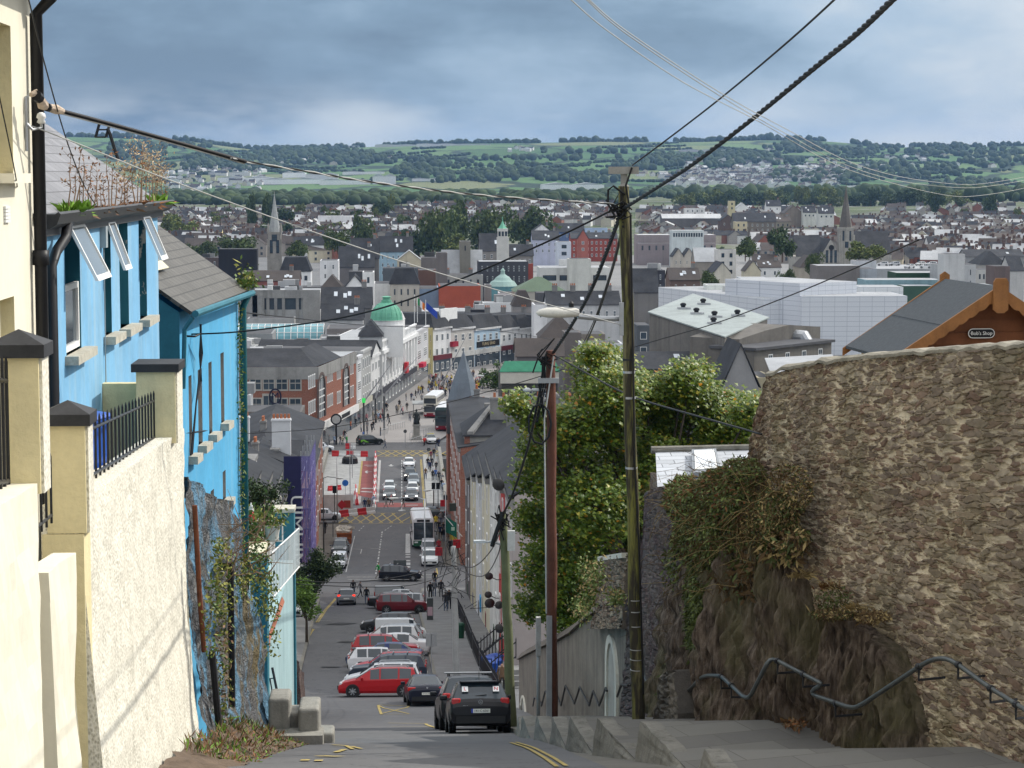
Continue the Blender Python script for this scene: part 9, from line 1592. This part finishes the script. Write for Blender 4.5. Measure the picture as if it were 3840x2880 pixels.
CHB=Mt('brick_stack',(.13,.085,.07),.9);HOB=[OBJCOL,SLATE,CHB,GLASS];HOB2=[OBJCOL,BRSL,CHB,GLASS];HOB3=[OBJCOL,ROOFL,CHB,GLASS]
HM=[]
for mats in(HOB,HOB2,HOB,HOB2,HOB3):
 for(w,d,h,r,g)in((6.5,9,5.4,3,True),(8,8.5,5.6,3.2,False),(11,9,5.6,3.4,True)):m=MB();house_geo(m,w,d,h,r,g);HM.append(m.mesh('town_house',mats))
PAL=[((.66,.66,.65),'white'),((.58,.53,.40),'cream'),((.42,.40,.37),'grey'),((.27,.11,.08),'brick'),((.5,.42,.33),'buff'),((.33,.3,.27),'brown grey'),((.48,.55,.62),'pale blue'),((.6,.48,.46),'pinkish')]
SITES=[];rnd.seed(90)
for(x0,x1,y0,y1,nrow,ncol,wob)in((345,640,452,545,11,30,6),(640,900,448,520,9,22,8),(880,1330,436,480,6,34,4),(1385,1800,448,478,4,30,4),(1385,1640,470,520,4,16,5),(1840,2215,470,580,12,34,3),(1640,1840,500,560,5,16,4),(640,760,520,560,3,8,5),(1900,2215,440,470,3,16,5)):
 for r in range(nrow):
  ang=rnd.uniform(-.35,.35);pal=rnd.choice([0,0,1,2,5,3]if x0>1300 else[1,2,5,5,5,4])
  for c in range(ncol):
   u=x0+(x1-x0)*(c+.5+rnd.uniform(-.2,.2))/ncol;v=y0+(y1-y0)*(r+.7)/nrow+ang*8*((c%8)/8-.5)+rnd.gauss(0,wob*.3)
   if rnd.random()<.08:continue
   SITES.append((D(u,v+10),ang+rnd.gauss(0,.04)+(1.57 if rnd.random()<.16 else 0),pal if rnd.random()<.75 else rnd.randrange(8)))
LIST=[]
for uv,a,pc in SITES:
 p=far(uv,1000)
 if p:LIST.append((p,a,pc))
LIST.sort(key=lambda q:q[0].y);NEAR=LIST[:285];REST=LIST[285:]
for i,(p,a,pc)in enumerate(NEAR):
 c,nm=PAL[pc];k=rnd.randrange(15);o=ob('town_house',HM[k],None,p,a,None,sc3(c,rnd.uniform(.8,1.05)));o.scale=(1.25,1.2,rnd.uniform(1.1,1.45));roof=('slate roofed','brown roofed','pale roofed')[0 if k//3 in(0,2)else 1 if k//3 in(1,3)else 2]
 tag(o,f'small {nm} walled {roof} house in the dense far terraces','house',f'{nm} {roof} houses of the far terraces')
m=MB();MI=[Mt('far_wall_white',(.6,.6,.59),.9),Mt('far_wall_cream',(.5,.46,.38),.9),Mt('far_wall_grey',(.33,.31,.29),.9),Mt('far_wall_brick',(.24,.11,.08),.9),SLATE,BRSL,ROOFL,CHB,GLASS]
def far_house(p,a,wi,w=8,d=8,h=5.2,r=3):
 n=MB();house_geo(n,w,d,h,r,rnd.random()<.6,p,a,0,1,True,False);mp={0:wi,1:rnd.choice([4,4,5,5,6]),2:7,3:8};m.add(n.v,n.f);m.m[-len(n.f):]=[mp[x]for x in n.m]
for p,a,pc in REST:far_house(p,a,rnd.choice([0,0,1,2,3]),rnd.choice([6.5,8,14]))
tag(kind(m.build('distant_houses',MI),'stuff'),'mass of small roofs along the edge of the city','houses')
m=MB();rnd.seed(14)
EST=((1640,372,170,24,210),(1560,395,130,16,110),(1700,385,120,20,110),(460,395,110,20,70),(480,372,90,8,26),(1830,365,90,8,24),(1120,325,30,4,8),(1650,330,20,4,3),(1940,352,60,10,10),(1450,380,90,12,14),(700,350,150,8,14),(2060,345,90,20,8))
for cx,cy,rx,ry,n in EST:
 for i in range(n):
  row=round(rnd.gauss(0,1)*2)/2;p=far(D(cx+rnd.uniform(-rx,rx),cy+max(-1,min(1,row*.6))*ry+rnd.gauss(0,1.2)),3000)
  if p:far_house(p,rnd.gauss(0,.3)+(1.57 if rnd.random()<.3 else 0),rnd.choice([0,0,0,0,1]),rnd.choice([9,12,18]),9,5.5,3.5)
tag(kind(m.build('hillside_houses',MI),'stuff'),'white houses of the estates on the far hillside','houses')
rnd.seed(23)
for i,(x0,x1,y0,y1,c,lab)in enumerate(((470,590,380,396,.62,'long white factory shed leftmost below the green hill'),(560,700,384,398,.66,'white factory sheds with low gables in the valley'),(690,800,386,399,.6,'pale factory roofs next to the white valley sheds'),(610,660,370,384,.7,'bright white gabled shed above the factory row'),(660,730,373,388,.5,'grey white office slab above the factory row'),(805,855,375,398,.55,'square pale tower block with two thin chimneys'),(740,830,369,377,.6,'low white roofs behind the pale tower block'),(1170,1305,394,414,.58,'wide pale warehouse to the side of the pole top'),(890,960,384,392,.55,'small white works among valley trees'),(430,540,371,379,.45,'low long grey roofs on the valley side'),(1470,1600,322,328,.4,'low building strip on the green slope'),(1830,1930,401,408,.5,'flat white shed beyond the park trees'),(355,420,435,452,.5,'pale green stadium stand beside the blue house gutter'),(810,900,311,317,.4,'long low hospital block on the skyline'),(900,985,309,316,.5,'white campus block on the skyline ridge'),(700,790,314,319,.36,'grey campus roofs on the skyline ridge'),(985,1060,310,314,.4,'thin pale block at the skyline end'))):
 p=far(D((x0+x1)/2,y1),2400)or atY(D((x0+x1)/2,y1),6180);Y=p.y;a,b=atY(D(x0,y1),Y),atY(D(x1,y0),Y);t=fthing('factory_shed',lab,'shed',a);m=MB();n=max(2,int((b.x-a.x)/45));w=(b.x-a.x)/n;h=b.z-a.z;r=MB()
 m.box(a.x,b.x,Y,Y+40,a.z-6,a.z+h*.75);m.build('wall',PLAINCOL,t,col=(c*1.25,c*1.25,c*1.27))
 for j in range(n):x=a.x+w*j;r.ext([V((x,Y-.3,a.z+h*.75)),V((x+w*.5,Y-.3,a.z+h)),V((x+w,Y-.3,a.z+h*.75))],(0,40.5,0))
 r.build('roof',ROOFL,t)
for i,(x,y0,y1,Y)in enumerate(((508,480,445,2500),(520,480,442,2500))):p,q=atY(D(x,y0),Y),atY(D(x,y1),Y);t=fthing('floodlight_mast','tall floodlight mast over the city edge by the poplars','floodlight',p,'floodlight masts');m=MB();m.tube([p,q],[.6,.35],6);m.build('mast',GALV,t);m=MB();m.box(q.x-2,q.x+2,q.y-.4,q.y+.4,q.z-1,q.z+3);m.build('lamp_panel',ROOFL,t)
TG=[(Mt('far_leaf_a',(.065,.10,.032),.8,.45,.12),Mt('far_leaf_b',(.12,.155,.05),.8,.45,.12)),(Mt('far_leaf_c',(.045,.075,.03),.8,.45,.12),Mt('far_leaf_d',(.085,.125,.042),.8,.45,.12)),(Mt('far_leaf_e',(.12,.155,.04),.8,.4,.12),Mt('far_leaf_f',(.2,.22,.065),.8,.4,.12))]
CROWN=[]
for v in range(6):
 rnd.seed(200+v);l=MB();nb=9 if v%3 else 16;bl_=[(V((rnd.gauss(0,.3),rnd.gauss(0,.3),rnd.uniform(.32,.9))),rnd.uniform(.16,.3))for _ in range(nb)]
 for i in range(2400):c,r=rnd.choice(bl_);d=V((rnd.gauss(0,1),rnd.gauss(0,1),rnd.gauss(0,1))).normalized()*r*rnd.uniform(.55,1.05);leafquad(l,c+d,V((rnd.gauss(0,.06),rnd.gauss(0,.06),rnd.gauss(0,.045))),.045,0 if rnd.random()<.65 else 1)
 l.tube([(0,0,-.1),(0,0,.5)],[.04,.03],5,2);CROWN.append(l.mesh('city_tree',[*TG[v%3],CHB]))
def ctree(x,ytop,ybase,wpx,label,v=None,Y=None,group=None):
 p=far(D(x,ybase),700)if Y is None else None
 if Y is None:Y=p.y if p else 1500
 b,q=atY(D(x,ybase),Y),atY(D(x,ytop),Y);h=q.z-b.z;w=wpx/4731*Y;o=ob('city_tree',CROWN[rnd.randrange(6)if v is None else v],None,b,rnd.uniform(0,6),(w*.85,w*.85,h*1.12));return tag(o,label,'tree',group)
rnd.seed(70)
for x,yt,yb,w,v,lab,*yy in((545,428,505,24,1,'narrow dark poplar first of the pair by the pale spire'),(580,425,505,30,4,'taller poplar closest to the pale spire'),(610,455,500,50,1,'broad dark tree just past the pale spire'),(935,470,560,70,3,'large tree cluster edge in the city park'),(975,448,545,75,0,'tall park tree with light crown in the middle of the city'),(1050,465,550,80,3,'dark spreading park tree behind the bell tower'),(1150,458,540,85,0,'widest park tree beside the bell tower'),(905,500,560,60,4,'low dark park tree before the square tower'),(980,512,560,70,2,'yellowish park tree in front of the tall ones'),(785,470,545,45,0,'solid round tree among slate terraces'),(830,440,480,40,4,'dark tree on the city edge below the cable'),(730,505,545,50,3,'bushy tree next to pale sheltered houses',1060),(640,525,560,42,0,'round tree before the white slate house',960),(385,485,530,45,2,'light green tree at the blue house corner'),(370,475,520,60,5,'mossy green tree nearest the roof verge'),(440,525,560,45,0,'dark garden tree above the brown factory'),(520,520,560,70,3,'tree clump behind the brown factory',980),(600,485,520,50,4,'tree behind the gothic spire base'),(845,425,470,14,2,'slender yellow green poplar on the horizon'),(1855,528,575,66,2,'golden green round tree before the dark spired church',905),(1690,500,560,55,1,'big dark tree beside the dark spired church',930),(1610,518,560,42,0,'round green tree between white houses',880),(1535,590,625,40,0,'green shrub tree by the northlight sheds',660),(1700,585,620,26,0,'small shrub near the cream cottage',690),(1755,555,595,32,3,'leafy tree beside the beige pavilion',790),(1490,420,452,34,2,'yellowing tree beside the slim cream tower'),(2015,415,470,36,4,'pointed dark tree on the park edge by the wires'),(2140,425,470,34,1,'dark conifer like tree at the picture edge'),(700,495,520,30,5,'pale garden tree on the terraces'),(460,500,530,40,4,'copper dark garden tree among brown roofs')):ctree(x,yt,yb,w,lab,v,*yy)
for i in range(16):x=1500+i*38+rnd.uniform(-9,9);ctree(x,416+rnd.uniform(-5,8),455,rnd.uniform(34,52),'rounded tree in the park line beyond the terraces',None,2250+rnd.uniform(-60,60),'park trees on the horizon line')
for i in range(34):x=rnd.uniform(350,900);y=rnd.uniform(470,545);ctree(x,y-rnd.uniform(14,26),y+5,rnd.uniform(18,40),'small garden tree among the brown roofed far houses',None,None,'garden trees of the far terraces')
for i in range(26):x=rnd.uniform(1390,2200);y=rnd.uniform(465,560);ctree(x,y-rnd.uniform(11,20),y+4,rnd.uniform(16,32),'small garden tree tucked between the far white terraces',None,None,'garden trees of the white terraces')
bm=bmesh.new();bmesh.ops.create_icosphere(bm,subdivisions=2,radius=1);IV=[v.co.copy()for v in bm.verts];IF=[[v.index for v in f.verts]for f in bm.faces];bm.free()
wood=MB()
def blob(p,r,h,mi=0):
 s=rnd.random()*50;o=len(wood.v);ca=rnd.random()*6
 for c in IV:k=1+.35*noise.noise(c*1.9+V((s,0,0)));x,y=c.x*math.cos(ca)-c.y*math.sin(ca),c.x*math.sin(ca)+c.y*math.cos(ca);wood.v.append((p.x+x*r*k,p.y+y*r*k,p.z+h*.5+c.z*h*.62*k))
 for f in IF:wood.f.append([i+o for i in f]);wood.m.append(mi)
rnd.seed(33)
def patch(cx,cy,rx,ry,n,r0=7,h0=11):
 for i in range(int(n*.72)):
  a=rnd.random()*6.28;q=rnd.random()**.5;p=far(D(cx+rx*q*math.cos(a),cy+ry*q*math.sin(a)),2300)
  if p:k=rnd.uniform(.6,1.35);blob(p,r0*k,h0*k,rnd.randrange(2))
for x in range(350,1340,12):patch(x,432,16,11,rnd.randrange(4,15),7,9);patch(x,441,14,4,2,6,8)
for x in range(1340,2240,13):patch(x,423,16,9,9,7,9)
for x in range(1480,2230,11):patch(x,431,10,5,4,7,13)
for q in((290,330,70,20,150),(460,345,60,12,90),(600,345,110,14,170),(680,335,130,10,180),(760,348,70,10,110),(900,372,60,8,60),(1000,385,120,12,110),(1120,380,120,14,110),(1260,388,90,10,80),(1480,345,110,10,120),(1600,340,90,8,100),(1720,320,70,10,110),(1860,330,80,8,80),(2080,330,130,10,150),(2150,352,80,12,80),(1950,372,150,16,120),(1450,355,60,8,60),(1560,360,40,8,40),(400,318,60,5,40),(640,330,60,6,60),(430,362,90,7,60),(560,366,70,6,50),(1800,385,160,12,110),(1380,360,60,10,50),(2100,400,100,10,80),(1640,352,100,5,60),(1180,345,160,4,50),(1300,330,140,3,40),(900,352,140,4,50),(1020,362,160,3,50)):patch(*q)
for i in range(95):
 x,y=rnd.uniform(250,2212),rnd.uniform(318,395);sl=rnd.uniform(-.12,.12);L=rnd.uniform(40,190)
 for k in range(int(L/3.2)):
  if rnd.random()<.8:
   p=far(D(x+k*3.2,y+sl*k*3.2+rnd.gauss(0,.4)),3800)
   if p and p.y<6300:s=rnd.uniform(.5,1.1);blob(p,5*s,6*s,0)
x=-200
while x<2400:
 p=atY(D(x,377),6190);z=G(p.x,6190);g=noise.noise(V((x*.013,0,0)))
 if g>-.22:s=rnd.uniform(.5,1.2)*(1+.7*max(0,g));blob(V((p.x,6190+rnd.uniform(-30,10),z-2)),8*s,13*s,0);x+=rnd.uniform(3,7)
 else:x+=rnd.uniform(6,16)
tag(kind(wood.build('woodland',[Mt('wood_dark_green',(.032,.052,.022),.95,.5,.03,world=True),Mt('wood_green',(.046,.07,.027),.95,.5,.03,world=True)],smooth=True),'stuff'),'woods and hedgerows covering the valley and far hills','woodland')
# --- air
def haze():
 n=bpy.data.materials.new('haze');n.use_nodes=True;t=n.node_tree
 t.nodes.remove(t.nodes['Principled BSDF'])
 v=t.nodes.new('ShaderNodeVolumePrincipled');v.inputs['Color'].default_value=(.33,.56,.97,1);v.inputs['Density'].default_value=HAZE
 v.inputs['Anisotropy'].default_value=0.0
 t.links.new(v.outputs[0],t.nodes['Material Output'].inputs['Volume'])
 m=MB();m.box(-6200,6200,-80,8700,-8,215);kind(m.build('haze',n),'stuff')
HAZE=.00005
haze()
def shade_clouds():  # cloud sheet out of view, added and holed to shade the city
 n=NT('shade_cloud_mist');t=n.node('ShaderNodeBsdfTranslucent',Color=(.92,.92,.92));tp=n.node('ShaderNodeBsdfTransparent');mx=n.node('ShaderNodeMixShader');mx.inputs[0].default_value=.62;n.l.new(tp.outputs[0],mx.inputs[1]);n.l.new(t.outputs[0],mx.inputs[2]);n.l.new(mx.outputs[0],n.n['Material Output'].inputs[0])
 m=MB();X0,Y0,N=250,470,60;vs=[];
 for j in range(N+1):
  for i in range(N+1):
   x,y=X0+50*i-700,Y0+40*j;vs.append((x,y,900+60*noise.noise(V((x/300,y/300,0)))))
 for j in range(N):
  for i in range(N):
   x,y=vs[j*(N+1)+i][:2];tx,ty=x-994,y-402
   g=noise.noise(V((tx/330,ty/420,5)))+.4*noise.noise(V((tx/110,ty/130,9)))
   if ty>900 and g>.12 or(tx>230 and ty>1300 and g>-.25):continue
   m.f.append([j*(N+1)+i,j*(N+1)+i+1,(j+1)*(N+1)+i+1,(j+1)*(N+1)+i]);m.m.append(0)
 m.v=vs;kind(m.build('shade_clouds',n.m,smooth=True),'stuff')
shade_clouds()
finish()
